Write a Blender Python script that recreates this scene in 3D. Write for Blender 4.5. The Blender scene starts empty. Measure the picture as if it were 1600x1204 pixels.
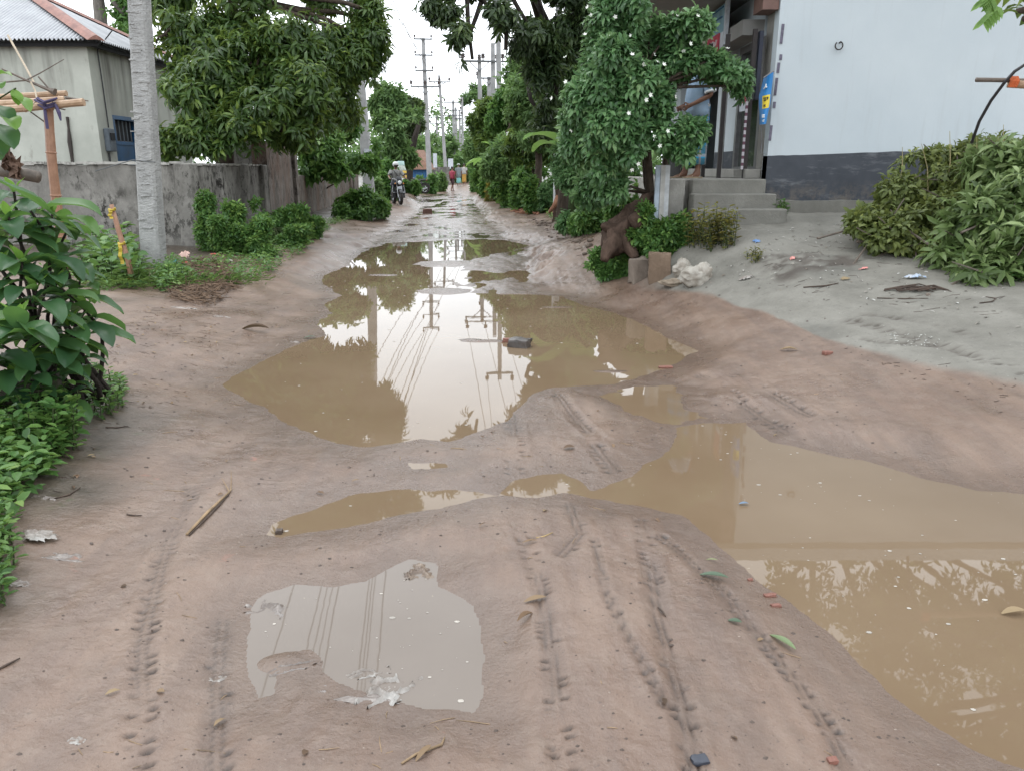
import bpy, bmesh, math, random
import numpy as np
from mathutils import Vector, Matrix
rng = np.random.default_rng(11); random.seed(11)
SC = bpy.context.scene
COL = SC.collection
H = 1.65; F = 1203.0; TH = math.atan(340 / F); SP, CP = math.sin(TH), math.cos(TH)
def ray(px, py):
    u = (px - 800) / F; v = (602 - py) / F
    return np.array([u, CP + v * SP, -SP + v * CP])
def gz(px, py, z=0.0):                       # the point at height z seen at a photo pixel
    d = ray(px, py); t = (z - H) / d[2]
    return np.array([d[0] * t, d[1] * t, z])
def gy(px, py, Y):                           # the point at depth Y seen at a photo pixel
    d = ray(px, py); t = Y / d[1]
    return np.array([d[0] * t, Y, H + t * d[2]])
def pxm(px, py, Y): return Y / ray(px, py)[1] / F      # metres per photo pixel
def sstep(a, b, x):
    t = np.clip((x - a) / (b - a), 0, 1); return t * t * (3 - 2 * t)
def _hash(ix, iy, seed):
    h = (ix.astype(np.int64) * 374761393 + iy.astype(np.int64) * 668265263 + seed * 974711) & 0x7fffffff
    h = ((h ^ (h >> 13)) * 1274126177) & 0x7fffffff
    return ((h ^ (h >> 16)) & 0xffff) / 65535.0
def vnoise(x, y, seed=0):
    ix = np.floor(x); iy = np.floor(y); fx = x - ix; fy = y - iy
    fx = fx * fx * (3 - 2 * fx); fy = fy * fy * (3 - 2 * fy)
    a = _hash(ix, iy, seed); b = _hash(ix + 1, iy, seed); c = _hash(ix, iy + 1, seed); d = _hash(ix + 1, iy + 1, seed)
    return (a * (1 - fx) + b * fx) * (1 - fy) + (c * (1 - fx) + d * fx) * fy * 1.0
def fbm(x, y, seed=0, oct=3):
    s = 0; a = 1; tot = 0
    for k in range(oct):
        s = s + a * vnoise(x * 2 ** k + 17.3 * k, y * 2 ** k - 9.1 * k, seed + k); tot += a; a *= .5
    return s / tot * 2 - 1
def noise3(p, seed=0):
    return (vnoise(p[:, 0], p[:, 1], seed) + vnoise(p[:, 1] + 31.7, p[:, 2], seed + 3) + vnoise(p[:, 2] - 11.3, p[:, 0] + 5.1, seed + 7)) / 3

# ---------- scene graph ----------
def tag(o, label=None, cat=None, group=None, kind=None):
    if label: o['label'] = label
    if cat: o['category'] = cat
    if group: o['group'] = group
    if kind: o['kind'] = kind
    return o
def thing(name, label, cat, loc=(0, 0, 0), rotz=0.0, group=None):
    o = bpy.data.objects.new(name, None); COL.objects.link(o)
    o.empty_display_size = .2
    o.location = [float(c) for c in loc]; o.rotation_euler = (0, 0, rotz)
    return tag(o, label, cat, group)
def chain_loc(o):
    v = np.zeros(3)
    while o is not None:
        v = v + np.array(o.location); o = o.parent
    return v
def link_mesh(name, V, faces, mat, parent=None, smooth=False, attrs=None, local=False, mats=None, midx=None):
    """faces: list of tuples, or (n,k) int array"""
    V = np.asarray(V, float).reshape(-1, 3)
    me = bpy.data.meshes.new(name)
    if parent is not None:
        off = np.zeros(3) if local else chain_loc(parent)
    else:
        off = np.zeros(3) if local else np.array([V[:, 0].mean(), V[:, 1].mean(), V[:, 2].min()])
    V2 = V - off
    if isinstance(faces, np.ndarray):
        faces = [faces]
        arr = True
    else:
        arr = len(faces) > 0 and isinstance(faces[0], np.ndarray) and faces[0].ndim == 2
    if arr:
        nf = sum(len(f) for f in faces); nl = sum(f.size for f in faces)
        me.vertices.add(len(V2)); me.vertices.foreach_set('co', V2.astype(np.float32).ravel())
        me.loops.add(nl); me.polygons.add(nf)
        me.loops.foreach_set('vertex_index', np.concatenate([f.ravel() for f in faces]).astype(np.int32))
        tot = np.concatenate([np.full(len(f), f.shape[1], np.int32) for f in faces])
        st = np.concatenate([[0], np.cumsum(tot)[:-1]]).astype(np.int32)
        me.polygons.foreach_set('loop_start', st)
        try: me.polygons.foreach_set('loop_total', tot)
        except Exception: pass
        me.update(calc_edges=True)
        npoly = nf
    else:
        me.from_pydata([tuple(v) for v in V2], [], [tuple(int(i) for i in f) for f in faces]); me.update()
        npoly = len(faces)
    for a, vals in (attrs or {}).items():
        at = me.attributes.new(a, 'FLOAT', 'POINT'); at.data.foreach_set('value', np.asarray(vals, np.float32))
    if mats:
        for m in mats: me.materials.append(m)
        if midx is not None: me.polygons.foreach_set('material_index', np.asarray(midx, np.int32))
    elif mat: me.materials.append(mat)
    if smooth: me.polygons.foreach_set('use_smooth', np.ones(npoly, bool))
    o = bpy.data.objects.new(name, me); COL.objects.link(o)
    if parent is not None: o.parent = parent
    else: o.location = [float(c) for c in off]
    return o
def copy_thing(root, loc, rotz=None, label=None, group=None, scale=None):
    r = root.copy(); COL.objects.link(r); r.location = [float(c) for c in loc]
    if rotz is not None: r.rotation_euler = (r.rotation_euler[0], r.rotation_euler[1], rotz)
    if scale is not None: r.scale = (scale, scale, scale) if not hasattr(scale, '__len__') else scale
    if label: r['label'] = label
    if group: r['group'] = group
    for ch in list(root.children):
        c = ch.copy(); COL.objects.link(c); c.parent = r
        for g in list(ch.children):
            d = g.copy(); COL.objects.link(d); d.parent = c
    return r

def perp(d):
    d = np.asarray(d, float); d = d / (np.linalg.norm(d) + 1e-9)
    a = np.array([0, 0, 1.0]) if abs(d[2]) < .9 else np.array([1.0, 0, 0])
    s = np.cross(d, a); s /= np.linalg.norm(s); return s, np.cross(s, d)
class MB:
    def __init__(self): self.V = []; self.Fc = []; self.n = 0; self.M = []; self.cur = 0
    def add(self, V, Fc):
        V = np.asarray(V, float).reshape(-1, 3); self.V.append(V)
        self.Fc += [tuple(i + self.n for i in f) for f in Fc]; self.M += [self.cur] * len(Fc); self.n += len(V); return self
    def box(self, c, s, rz=0.0, rx=0.0, ry=0.0, bev=0.0):
        sx, sy, sz = [k / 2 for k in s]
        if bev > 0:
            b = min(bev, sx * .45, sy * .45, sz * .45)
            V = []; 
            for z, ins in ((-sz, b), (-sz + b, 0), (sz - b, 0), (sz, b)):
                x, y = sx - ins, sy - ins; k = b if ins == 0 else b * .6
                V += [(-x + k, -y, z), (x - k, -y, z), (x, -y + k, z), (x, y - k, z), (x - k, y, z), (-x + k, y, z), (-x, y - k, z), (-x, -y + k, z)]
            Fc = [tuple(range(7, -1, -1)), tuple(range(24, 32))]
            for r in range(3):
                for i in range(8): Fc.append((r * 8 + i, r * 8 + (i + 1) % 8, r * 8 + 8 + (i + 1) % 8, r * 8 + 8 + i))
        else:
            V = [(-sx, -sy, -sz), (sx, -sy, -sz), (sx, sy, -sz), (-sx, sy, -sz), (-sx, -sy, sz), (sx, -sy, sz), (sx, sy, sz), (-sx, sy, sz)]
            Fc = [(3, 2, 1, 0), (4, 5, 6, 7), (0, 1, 5, 4), (1, 2, 6, 5), (2, 3, 7, 6), (3, 0, 4, 7)]
        V = np.array(V, float)
        if rx or ry or rz:
            R = np.array((Matrix.Rotation(rz, 3, 'Z') @ Matrix.Rotation(ry, 3, 'Y') @ Matrix.Rotation(rx, 3, 'X')))
            V = V @ R.T
        return self.add(V + np.array(c, float), Fc)
    def bar(self, a, b, w, h=None, up=(0, 0, 1)):
        a = np.array(a, float); b = np.array(b, float); h = w if h is None else h
        d = b - a; d /= np.linalg.norm(d); up = np.array(up, float)
        if abs(np.dot(up, d)) > .95: up = np.array([0, 1.0, 0])
        s = np.cross(d, up); s /= np.linalg.norm(s); u = np.cross(s, d)
        V = [p + s * i * w / 2 + u * j * h / 2 for p in (a, b) for i, j in ((-1, -1), (1, -1), (1, 1), (-1, 1))]
        return self.add(V, [(3, 2, 1, 0), (4, 5, 6, 7), (0, 1, 5, 4), (1, 2, 6, 5), (2, 3, 7, 6), (3, 0, 4, 7)])
    def tube(self, pts, rad, n=8, cap=True, flat=1.0):
        pts = [np.array(p, float) for p in pts]; m = len(pts)
        rad = [rad] * m if not hasattr(rad, '__len__') else list(rad)
        V = []; s0 = None
        for i in range(m):
            d = pts[min(i + 1, m - 1)] - pts[max(i - 1, 0)]; d = d / (np.linalg.norm(d) + 1e-9)
            if s0 is None: s, u = perp(d)
            else:
                s = s0 - d * np.dot(s0, d)
                if np.linalg.norm(s) < 1e-6: s, u = perp(d)
                s = s / np.linalg.norm(s); u = np.cross(s, d)
            s0 = s
            for k in range(n):
                a = 2 * math.pi * k / n
                V.append(pts[i] + rad[i] * (s * math.cos(a) + u * math.sin(a) * flat))
        Fc = []
        for i in range(m - 1):
            for k in range(n):
                Fc.append((i * n + k, i * n + (k + 1) % n, (i + 1) * n + (k + 1) % n, (i + 1) * n + k))
        if cap: Fc += [tuple(range(n - 1, -1, -1)), tuple(range((m - 1) * n, m * n))]
        return self.add(V, Fc)
    def rings(self, rings, cap=True):      # list of (k,3) arrays with equal k
        n = len(rings[0]); V = np.concatenate([np.asarray(r, float) for r in rings]); Fc = []
        for i in range(len(rings) - 1):
            for k in range(n):
                Fc.append((i * n + k, i * n + (k + 1) % n, (i + 1) * n + (k + 1) % n, (i + 1) * n + k))
        if cap: Fc += [tuple(range(n - 1, -1, -1)), tuple(range((len(rings) - 1) * n, len(rings) * n))]
        return self.add(V, Fc)
    def ell(self, c, r, n=12, m=8, jit=0.0, R=None):
        V = [(0, 0, -1)]
        for i in range(1, m):
            a = math.pi * i / m - math.pi / 2
            for k in range(n):
                b = 2 * math.pi * k / n; V.append((math.cos(a) * math.cos(b), math.cos(a) * math.sin(b), math.sin(a)))
        V.append((0, 0, 1)); V = np.array(V)
        if jit: V = V * (1 + jit * (rng.random((len(V), 1)) - .5) * 2)
        V = V * np.array(r, float)
        if R is not None: V = V @ np.array(R).T
        Fc = [(0, 1 + (k + 1) % n, 1 + k) for k in range(n)]
        for i in range(m - 2):
            for k in range(n):
                a = 1 + i * n; Fc.append((a + k, a + (k + 1) % n, a + n + (k + 1) % n, a + n + k))
        L = len(V) - 1; a = 1 + (m - 2) * n
        Fc += [(a + k, a + (k + 1) % n, L) for k in range(n)]
        return self.add(V + np.array(c, float), Fc)
    def quadgrid(self, P):                  # (a,b,3) grid
        P = np.asarray(P, float); a, b = P.shape[:2]
        Fc = [(i * b + j, i * b + j + 1, (i + 1) * b + j + 1, (i + 1) * b + j) for i in range(a - 1) for j in range(b - 1)]
        return self.add(P.reshape(-1, 3), Fc)
    def prism(self, outline, depth, fn):    # outline [(a,b)], extruded 0..depth through fn(a,b,d)->xyz
        n = len(outline); V = [fn(a, b, 0) for a, b in outline] + [fn(a, b, depth) for a, b in outline]
        Fc = [tuple(range(n - 1, -1, -1)), tuple(range(n, 2 * n))] + [(k, (k + 1) % n, n + (k + 1) % n, n + k) for k in range(n)]
        return self.add(V, Fc)
    def build(self, name, mat, parent=None, smooth=False, local=False, mats=None, attrs=None):
        V = np.concatenate(self.V)
        return link_mesh(name, V, self.Fc, mat, parent, smooth, attrs, local, mats, self.M if mats else None)

# ---------- materials ----------
class NT:
    def __init__(self, name):
        self.m = bpy.data.materials.new(name); self.m.use_nodes = True
        self.t = self.m.node_tree; self.t.nodes.clear()
        self.out = self.t.nodes.new('ShaderNodeOutputMaterial')
        self._tc = None
    def n(self, typ, **kw):
        x = self.t.nodes.new(typ)
        for k, v in kw.items(): setattr(x, k, v)
        return x
    def l(self, a, b): self.t.links.new(a, b)
    def tc(self, which='Object'):
        if self._tc is None: self._tc = self.n('ShaderNodeTexCoord')
        return self._tc.outputs[which]
    def pos(self):
        return self.n('ShaderNodeNewGeometry').outputs['Position']
    def mapping(self, vec, scale=(1, 1, 1), rot=(0, 0, 0), loc=(0, 0, 0)):
        m = self.n('ShaderNodeMapping'); self.l(vec, m.inputs[0]); m.inputs['Scale'].default_value = scale
        m.inputs['Rotation'].default_value = rot; m.inputs['Location'].default_value = loc; return m.outputs[0]
    def noise(self, vec, scale, detail=4, rough=.55, dist=0):
        x = self.n('ShaderNodeTexNoise'); self.l(vec, x.inputs['Vector']); x.inputs['Scale'].default_value = scale
        x.inputs['Detail'].default_value = detail; x.inputs['Roughness'].default_value = rough; x.inputs['Distortion'].default_value = dist
        return x.outputs[0]
    def ramp(self, fac, stops, interp='LINEAR'):
        r = self.n('ShaderNodeValToRGB'); self.l(fac, r.inputs[0]); e = r.color_ramp.elements; r.color_ramp.interpolation = interp
        while len(e) < len(stops): e.new(.5)
        for i, (p, c) in enumerate(stops):
            e[i].position = p; e[i].color = (c, c, c, 1) if not hasattr(c, '__len__') else (*c, 1)
        return r.outputs[0]
    def mix(self, fac, a, b, blend='MIX'):
        x = self.n('ShaderNodeMix', data_type='RGBA', blend_type=blend)
        for sock, v in ((x.inputs[0], fac), (x.inputs[6], a), (x.inputs[7], b)):
            if hasattr(v, 'links') or hasattr(v, 'is_output'): self.l(v, sock)
            elif hasattr(v, '__len__'): sock.default_value = (*v, 1)
            elif sock.type == 'RGBA': sock.default_value = (v, v, v, 1)
            else: sock.default_value = v
        return x.outputs[2]
    def math(self, op, a, b=0.0):
        x = self.n('ShaderNodeMath', operation=op)
        for s, v in ((x.inputs[0], a), (x.inputs[1], b)):
            if hasattr(v, 'is_output'): self.l(v, s)
            else: s.default_value = v
        return x.outputs[0]
    def attr(self, name):
        a = self.n('ShaderNodeAttribute'); a.attribute_name = name; return a.outputs['Fac']
    def bump(self, h, strength=.3, dist=.01):
        b = self.n('ShaderNodeBump'); self.l(h, b.inputs['Height']); b.inputs['Strength'].default_value = strength
        b.inputs['Distance'].default_value = dist; return b.outputs[0]
    def princ(self, col, rough=.6, normal=None, metal=0.0, spec=None, **kw):
        p = self.n('ShaderNodeBsdfPrincipled')
        for k, v in (('Base Color', col), ('Roughness', rough), ('Metallic', metal), ('Specular IOR Level', spec)):
            if v is None: continue
            if hasattr(v, 'is_output'): self.l(v, p.inputs[k])
            elif hasattr(v, '__len__'): p.inputs[k].default_value = (*v, 1)
            else: p.inputs[k].default_value = v
        for k, v in kw.items(): p.inputs[k.replace('_', ' ')].default_value = v
        if normal is not None: self.l(normal, p.inputs['Normal'])
        self.p = p; return p.outputs[0]
    def done(self, sh): self.l(sh, self.out.inputs['Surface']); return self.m

_mc = {}
def plain(name, col, rough=.6, metal=0.0, var=.22, scale=9, bump=0.0, spec=None, dirt=None, dscale=3):
    if name in _mc: return _mc[name]
    t = NT(name); c = t.tc()
    nz = t.noise(c, scale, 5, .6)
    lo = tuple(max(0, k * (1 - var)) for k in col); hi = tuple(min(1, k * (1 + var)) for k in col)
    cc = t.ramp(nz, [(.3, lo), (.7, hi)])
    if dirt:
        d = t.ramp(t.noise(c, dscale, 6, .65), [(.48, 0), (.66, 1)]); cc = t.mix(d, cc, dirt)
    nm = t.bump(t.noise(c, scale * 3, 5), bump, .02) if bump else None
    _mc[name] = t.done(t.princ(cc, rough, nm, metal, spec)); return _mc[name]
def leafmat(name, dark, mid, light, rough=.42, trans=.28):
    t = NT(name); a = t.attr('tint')
    c = t.ramp(a, [(0.0, dark), (.45, mid), (.82, tuple(.6 * m + .4 * l for m, l in zip(mid, light))), (1.0, light)])
    p = t.princ(c, rough, spec=.35)
    tr = t.n('ShaderNodeBsdfTranslucent'); t.l(t.mix(.5, c, tuple(min(1, k * 1.7) for k in light)), tr.inputs[0])
    m = t.n('ShaderNodeMixShader'); m.inputs[0].default_value = trans; t.l(p, m.inputs[1]); t.l(tr.outputs[0], m.inputs[2])
    return t.done(m.outputs[0])

# ---------- foliage ----------
LEAF = {
    'leaf4': (np.array([[0, 0, 0], [.42, .5, .06], [1, 0, -.10], [.42, -.5, .06]]), [np.array([[0, 1, 2], [0, 2, 3]])]),
    'leaf6': (np.array([[0, 0, 0], [.28, .46, .07], [.66, .40, .05], [1, 0, -.14], [.66, -.40, .05], [.28, -.46, .07]]), [np.array([[0, 1, 2, 3], [0, 3, 4, 5]])]),
    'lance': (np.array([[0, 0, 0], [.4, 0, .05], [.75, 0, -.03], [1, 0, -.2], [.35, .5, .11], [.72, .42, .04], [.35, -.5, .11], [.72, -.42, .04]]),
              [np.array([[0, 4, 1], [1, 6, 0], [2, 5, 3], [3, 7, 2]]), np.array([[1, 4, 5, 2], [2, 7, 6, 1]])]),
}
def unit(v): return v / (np.linalg.norm(v, axis=-1, keepdims=True) + 1e-9)
def leaves(name, P, D, N, L, W, tint, mat, parent=None, kind='leaf6', local=False):
    tv, tf = LEAF[kind]; n = len(P); k = len(tv)
    D = unit(D); S = unit(np.cross(D, N)); U = np.cross(S, D)
    L = np.broadcast_to(L, (n,)); W = np.broadcast_to(W, (n,))
    V = (P[:, None, :] + tv[None, :, 0:1] * L[:, None, None] * D[:, None, :] + tv[None, :, 1:2] * W[:, None, None] * S[:, None, :]
         + tv[None, :, 2:3] * L[:, None, None] * U[:, None, :])
    base = (np.arange(n) * k)[:, None, None]
    faces = [(f[None] + base).reshape(-1, f.shape[1]) for f in tf]
    return link_mesh(name, V.reshape(-1, 3), faces, mat, parent, True, {'tint': np.repeat(tint, k)}, local)
def expand(clumps, k=7):
    """break each mass of foliage into smaller uneven lobes"""
    out = []
    for c in np.asarray(clumps, float):
        for _ in range(k):
            d = unit(rng.normal(size=3)); f = rng.uniform(.28, .58); q = c[:3] + d * c[3:] * rng.uniform(.25, .80)
            out.append((*q, *(c[3:] * f * rng.uniform(.8, 1.25, 3))))
    return np.array(out)
def clump_points(clumps, n, shell=.55, freq=1.3, thr=.44, seed=0, zmin=None):
    """clumps: (cx,cy,cz,rx,ry,rz); points near the shells, thinned by noise so that gaps show"""
    cl = np.array(clumps, float); w = (cl[:, 3] * cl[:, 4] + cl[:, 4] * cl[:, 5] + cl[:, 3] * cl[:, 5]); w /= w.sum()
    P = []; O = []; got = 0
    for _ in range(12):
        i = rng.choice(len(cl), n * 2, p=w); d = unit(rng.normal(size=(n * 2, 3)))
        r = shell + (1.08 - shell) * rng.random((n * 2, 1)) ** .7
        r = np.where(rng.random(r.shape) < .10, r * rng.uniform(1.05, 1.4, r.shape), r)
        p = cl[i, :3] + d * cl[i, 3:] * r; o = unit(d / cl[i, 3:])
        keep = noise3(p * freq, seed) > thr
        if zmin is not None: keep &= p[:, 2] > zmin
        P.append(p[keep]); O.append(o[keep]); got += keep.sum()
        if got >= n: break
    return np.concatenate(P)[:n], np.concatenate(O)[:n]
def rosettes(P, O, nl, L, W, up=.35, droop=.5, spread=(35, 95), jit=.25, tint=(0.1, .75), bright=.12):
    n = len(P); A = unit(O + np.array([0, 0, up]) + rng.normal(size=(n, 3)) * .35)
    s = unit(np.cross(A, rng.normal(size=(n, 3)))); u = np.cross(A, s)
    k = np.arange(nl); az = (k * 2.39996)[None, :] + rng.random((n, 1)) * 6.28
    tl = np.radians(rng.uniform(*spread, (n, nl)))
    D = A[:, None] * np.cos(tl)[..., None] + (s[:, None] * np.cos(az)[..., None] + u[:, None] * np.sin(az)[..., None]) * np.sin(tl)[..., None]
    D[..., 2] -= droop * rng.uniform(.5, 1.2, (n, nl))
    D = unit(D)
    N = unit(A[:, None] + np.array([0, 0, .8]) + rng.normal(size=(n, nl, 3)) * jit)
    PP = P[:, None] + D * .03 + A[:, None] * (rng.random((n, nl, 1)) - .5) * L * .5
    base = rng.uniform(*tint, (n, 1)); hot = (rng.random((n, 1)) < bright) * rng.uniform(.2, .45, (n, 1))
    tt = np.clip(base + hot + rng.normal(size=(n, nl)) * .10, 0, 1)
    Ls = L * rng.uniform(.65, 1.15, (n, nl))
    return PP.reshape(-1, 3), D.reshape(-1, 3), N.reshape(-1, 3), Ls.ravel(), Ls.ravel() * W, tt.ravel()
def limb(mb, a, b, r0, r1, bend=.15, seg=5, n=6):
    a = np.array(a, float); b = np.array(b, float); L = np.linalg.norm(b - a)
    off = rng.normal(size=3) * bend * L; off[2] = abs(off[2]) * .4
    pts = [a + (b - a) * t + off * 4 * t * (1 - t) * .5 + rng.normal(size=3) * .012 * L * (0 < t < 1) for t in np.linspace(0, 1, seg)]
    mb.tube(pts, list(np.linspace(r0, r1, seg)), n)
    return pts
def plant(name, label, cat, base, clumps, ncl, nl, L, W, leafm, barkm, kind='leaf6', trunk=None, r0=.1, group=None, up=.35, droop=.5,
          spread=(35, 95), shell=.35, freq=1.3, thr=.42, tint=(.1, .75), bright=.12, ntw=60, crown='crown', wood='trunk', seed=0, zmin=None, twig_r=.012, skip=0, lobes=7):
    """one tree or shrub: trunk or stems, branches and leaves"""
    base = np.array(base, float); root = thing(name, label, cat, base, group=group)
    sub_ = expand(clumps, lobes) if lobes else np.array(clumps, float)
    P, O = clump_points(sub_, ncl, shell, freq, thr, seed, zmin)
    if zmin is None: P[:, 2] = np.maximum(P[:, 2], base[2] + .04)
    a = rosettes(P, O, nl, L, W, up, droop, spread, tint=tint, bright=bright)
    leaves(crown, *a[:5], a[5], leafm, root, kind)
    w = MB(); tp = trunk if trunk else [base, base + np.array([0, 0, .3])]
    tp = [np.array(p, float) for p in tp]; m = len(tp)
    w.tube([tp[0] - (0, 0, .12)] + tp, [r0 * 1.25] + [r0 * (1 - .55 * i / max(1, m - 1)) for i in range(m)], 10)
    cl = np.array(clumps, float); rr = r0 * .42
    b = MB()
    for c in cl[skip:]:
        j = int(np.argmin([np.linalg.norm(c[:3] - p) + (0 if i > 0 else .5) for i, p in enumerate(tp)]))
        limb(b, tp[j], c[:3], max(rr * .8, twig_r * 1.5), max(rr * .4, twig_r), .18)
    if ntw:
        for i in rng.choice(len(P), min(ntw, len(P)), replace=False):
            j = np.argmin(np.linalg.norm(cl[:, :3] - P[i], axis=1)); limb(b, cl[j, :3], P[i], max(rr * .35, twig_r), twig_r * .5, .15, 4, 5)
    w.build(wood, barkm, root, True)
    b.build('branches', barkm, root, True)
    return root
def pcl(px, py, Y, rx, ry=None, rd=None):    # a clump of foliage at depth Y, radii given in photo pixels of that depth
    ry = rx if ry is None else ry; s = pxm(px, py, Y); c = gy(px, py, Y)
    return (*c, rx * s, (rd if rd else (rx + ry) / 2 * s), ry * s)
# ---------- camera, sky, sun ----------
cam = bpy.data.cameras.new('camera'); camo = bpy.data.objects.new('camera', cam); COL.objects.link(camo)
camo.location = (0, 0, H); camo.rotation_euler = (math.pi / 2 - TH, 0, 0)
cam.sensor_width = 36; cam.lens = 36 * F / 1600; cam.clip_end = 3000; cam.clip_start = .05
SC.camera = camo
SC.render.resolution_x = 1024; SC.render.resolution_y = 770
w = bpy.data.worlds.new('World'); SC.world = w; w.use_nodes = True; wt = w.node_tree; wt.nodes.clear()
wo = wt.nodes.new('ShaderNodeOutputWorld'); bg = wt.nodes.new('ShaderNodeBackground'); sky = wt.nodes.new('ShaderNodeTexSky')
sky.sky_type = 'NISHITA'; sky.sun_disc = False; SUN_EL, SUN_AZ = math.radians(62), math.radians(-35)
sky.sun_elevation = SUN_EL; sky.sun_rotation = SUN_AZ; sky.air_density = 1.0; sky.dust_density = 4.0; sky.ozone_density = 1.0
hs = wt.nodes.new('ShaderNodeHueSaturation'); hs.inputs['Saturation'].default_value = .12
wt.links.new(sky.outputs[0], hs.inputs['Color'])
mx = wt.nodes.new('ShaderNodeMix'); mx.data_type = 'RGBA'; mx.inputs[0].default_value = .78
# cloud deck: near-white with faint soft variation
wtc = wt.nodes.new('ShaderNodeTexCoord'); cn = wt.nodes.new('ShaderNodeTexNoise'); cn.inputs['Scale'].default_value = 2.2; cn.inputs['Detail'].default_value = 4
wt.links.new(wtc.outputs['Generated'], cn.inputs['Vector'])
cr = wt.nodes.new('ShaderNodeValToRGB'); cr.color_ramp.elements[0].position = .3; cr.color_ramp.elements[1].position = .75
SKYV = 27.0
cr.color_ramp.elements[0].color = (.76, .805, .85, 1); cr.color_ramp.elements[1].color = (.93, .965, 1, 1)
sc_ = wt.nodes.new('ShaderNodeVectorMath'); sc_.operation = 'SCALE'; sc_.inputs[3].default_value = SKYV
wt.links.new(cn.outputs[0], cr.inputs[0]); wt.links.new(cr.outputs[0], sc_.inputs[0])
wt.links.new(hs.outputs[0], mx.inputs[6]); wt.links.new(sc_.outputs[0], mx.inputs[7]); wt.links.new(mx.outputs[2], bg.inputs['Color'])
bg.inputs['Strength'].default_value = .12
wt.links.new(bg.outputs[0], wo.inputs['Surface'])
sl = bpy.data.lights.new('sun', 'SUN'); sl.energy = .6; sl.angle = math.radians(24); sl.color = (1, .965, .91)
so = bpy.data.objects.new('sun', sl); COL.objects.link(so); so.location = (0, 0, 30)
sd = Vector((math.sin(SUN_AZ) * math.cos(SUN_EL), math.cos(SUN_AZ) * math.cos(SUN_EL), math.sin(SUN_EL)))
so.rotation_euler = sd.to_track_quat('Z', 'Y').to_euler()
SC.view_settings.view_transform = 'Standard'; SC.view_settings.look = 'None'; SC.view_settings.exposure = 0; SC.view_settings.gamma = 1
SC.render.engine = 'CYCLES'
cy = SC.cycles; cy.max_bounces = 8; cy.diffuse_bounces = 3; cy.glossy_bounces = 3; cy.transmission_bounces = 4; cy.transparent_max_bounces = 8
cy.use_denoising = True; cy.sample_clamp_indirect = 8

# ---------- terrain ----------
def wp(l, z=0.0): return np.array([gz(x, y, z)[:2] for x, y in l])
CTRL = [(0,1204,.05),(400,1204,.03),(800,1204,.045),(1300,1204,.03),(0,1000,.10),(200,900,.055),(780,900,.055),(0,760,.22),(150,700,.13),(250,600,.09),(330,700,.06),
    (300,500,.13),(200,470,.22),(120,445,.28),(60,520,.30),(0,640,.32),(-200,700,.35),(400,430,.16),(450,400,.22),(500,375,.20),(560,345,.17),(620,330,.12),(690,330,.01),(740,345,.02),
    (690,306,.03),(655,296,.12),(735,300,.1),(880,345,.28),(850,380,.12),(900,430,.13),(950,440,.17),(1000,440,.22),(1000,470,.12),(1050,445,.27),(1080,520,.09),(1200,540,.17),
    (1180,620,.07),(1300,640,.09),(1400,570,.22),(1600,640,.17),(1600,740,.05),(1420,700,.06),(1100,475,.20),(1300,470,.40),(1450,470,.44),(1600,470,.48),(1600,550,.30),(1300,520,.25),(1450,430,.58),(1200,440,.45),(1090,440,.36),
    (1100,420,.48),(1150,375,.76),(1150,345,.96),(1300,330,1.04),(1300,380,.79),(1300,425,.56),(1450,395,.74),(1600,420,.66),(1020,380,.58),(1000,420,.31),(935,360,.40),
    (620,800,.045),(900,690,.03),(700,745,.03),(550,730,.035),(950,700,.035),(1000,900,.055),(1200,1050,.05),(860,800,.03)]
cp = np.array([[*gz(x, y, z)[:2], z] for x, y, z in CTRL] + [(-9, 12.5, .3), (-9, 16, .45), (-7, 22, .45), (-6.2, 17, .38), (-5.4, 19, .25), (-6.3, 28, .35), (-5.2, 34, .2), (-5.6, 45, .3), (-6, 60, .3), (-2, 44, .1), (0, 45, .25),
    (2.5, 20, .7), (3, 28, .6), (2.0, 16, .55), (-1, 70, .25), (-3.3, 70, .02), (-12, 45, .5), (-14, 14, .4), (2.3, 11.5, 1.0), (2.9, 10.15, .97), (2.5, 10.1, .93), (3.6, 10.2, .98), (2.9, 9.75, .87), (4.6, 10.5, 1.0), (3.6, 9.7, .88), (3.5, 14, 1.05), (8, 14, 1.0), (12, 9, .9), (12, 4, .4), (7, 3, .12), (7, 5.5, .32),
    (-4, 3, .35), (-6, 6, .4), (-8, 9, .4), (-3, 0, .3), (0, -1, .05), (2.5, -1, .05), (5, 0, .1), (-12, 2, .4), (20, 20, 1), (-25, 25, .5), (10, 45, .6), (-12, 90, .4), (12, 90, .4), (0, 110, .3), (-30, 60, .5), (30, 60, .8), (0, -12, .1), (15, -8, .3), (-15, -8, .4)])
def tps_fit(c):
    n = len(c); d = np.hypot(c[:, None, 0] - c[None, :, 0], c[:, None, 1] - c[None, :, 1])
    K = d * d * np.log(d + 1e-9) + np.eye(n) * .25; Pm = np.c_[np.ones(n), c[:, :2]]
    A = np.zeros((n + 3, n + 3)); A[:n, :n] = K; A[:n, n:] = Pm; A[n:, :n] = Pm.T
    return np.linalg.solve(A, np.r_[c[:, 2], 0, 0, 0])
_cs = cp.copy(); TW = tps_fit(_cs)
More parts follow.
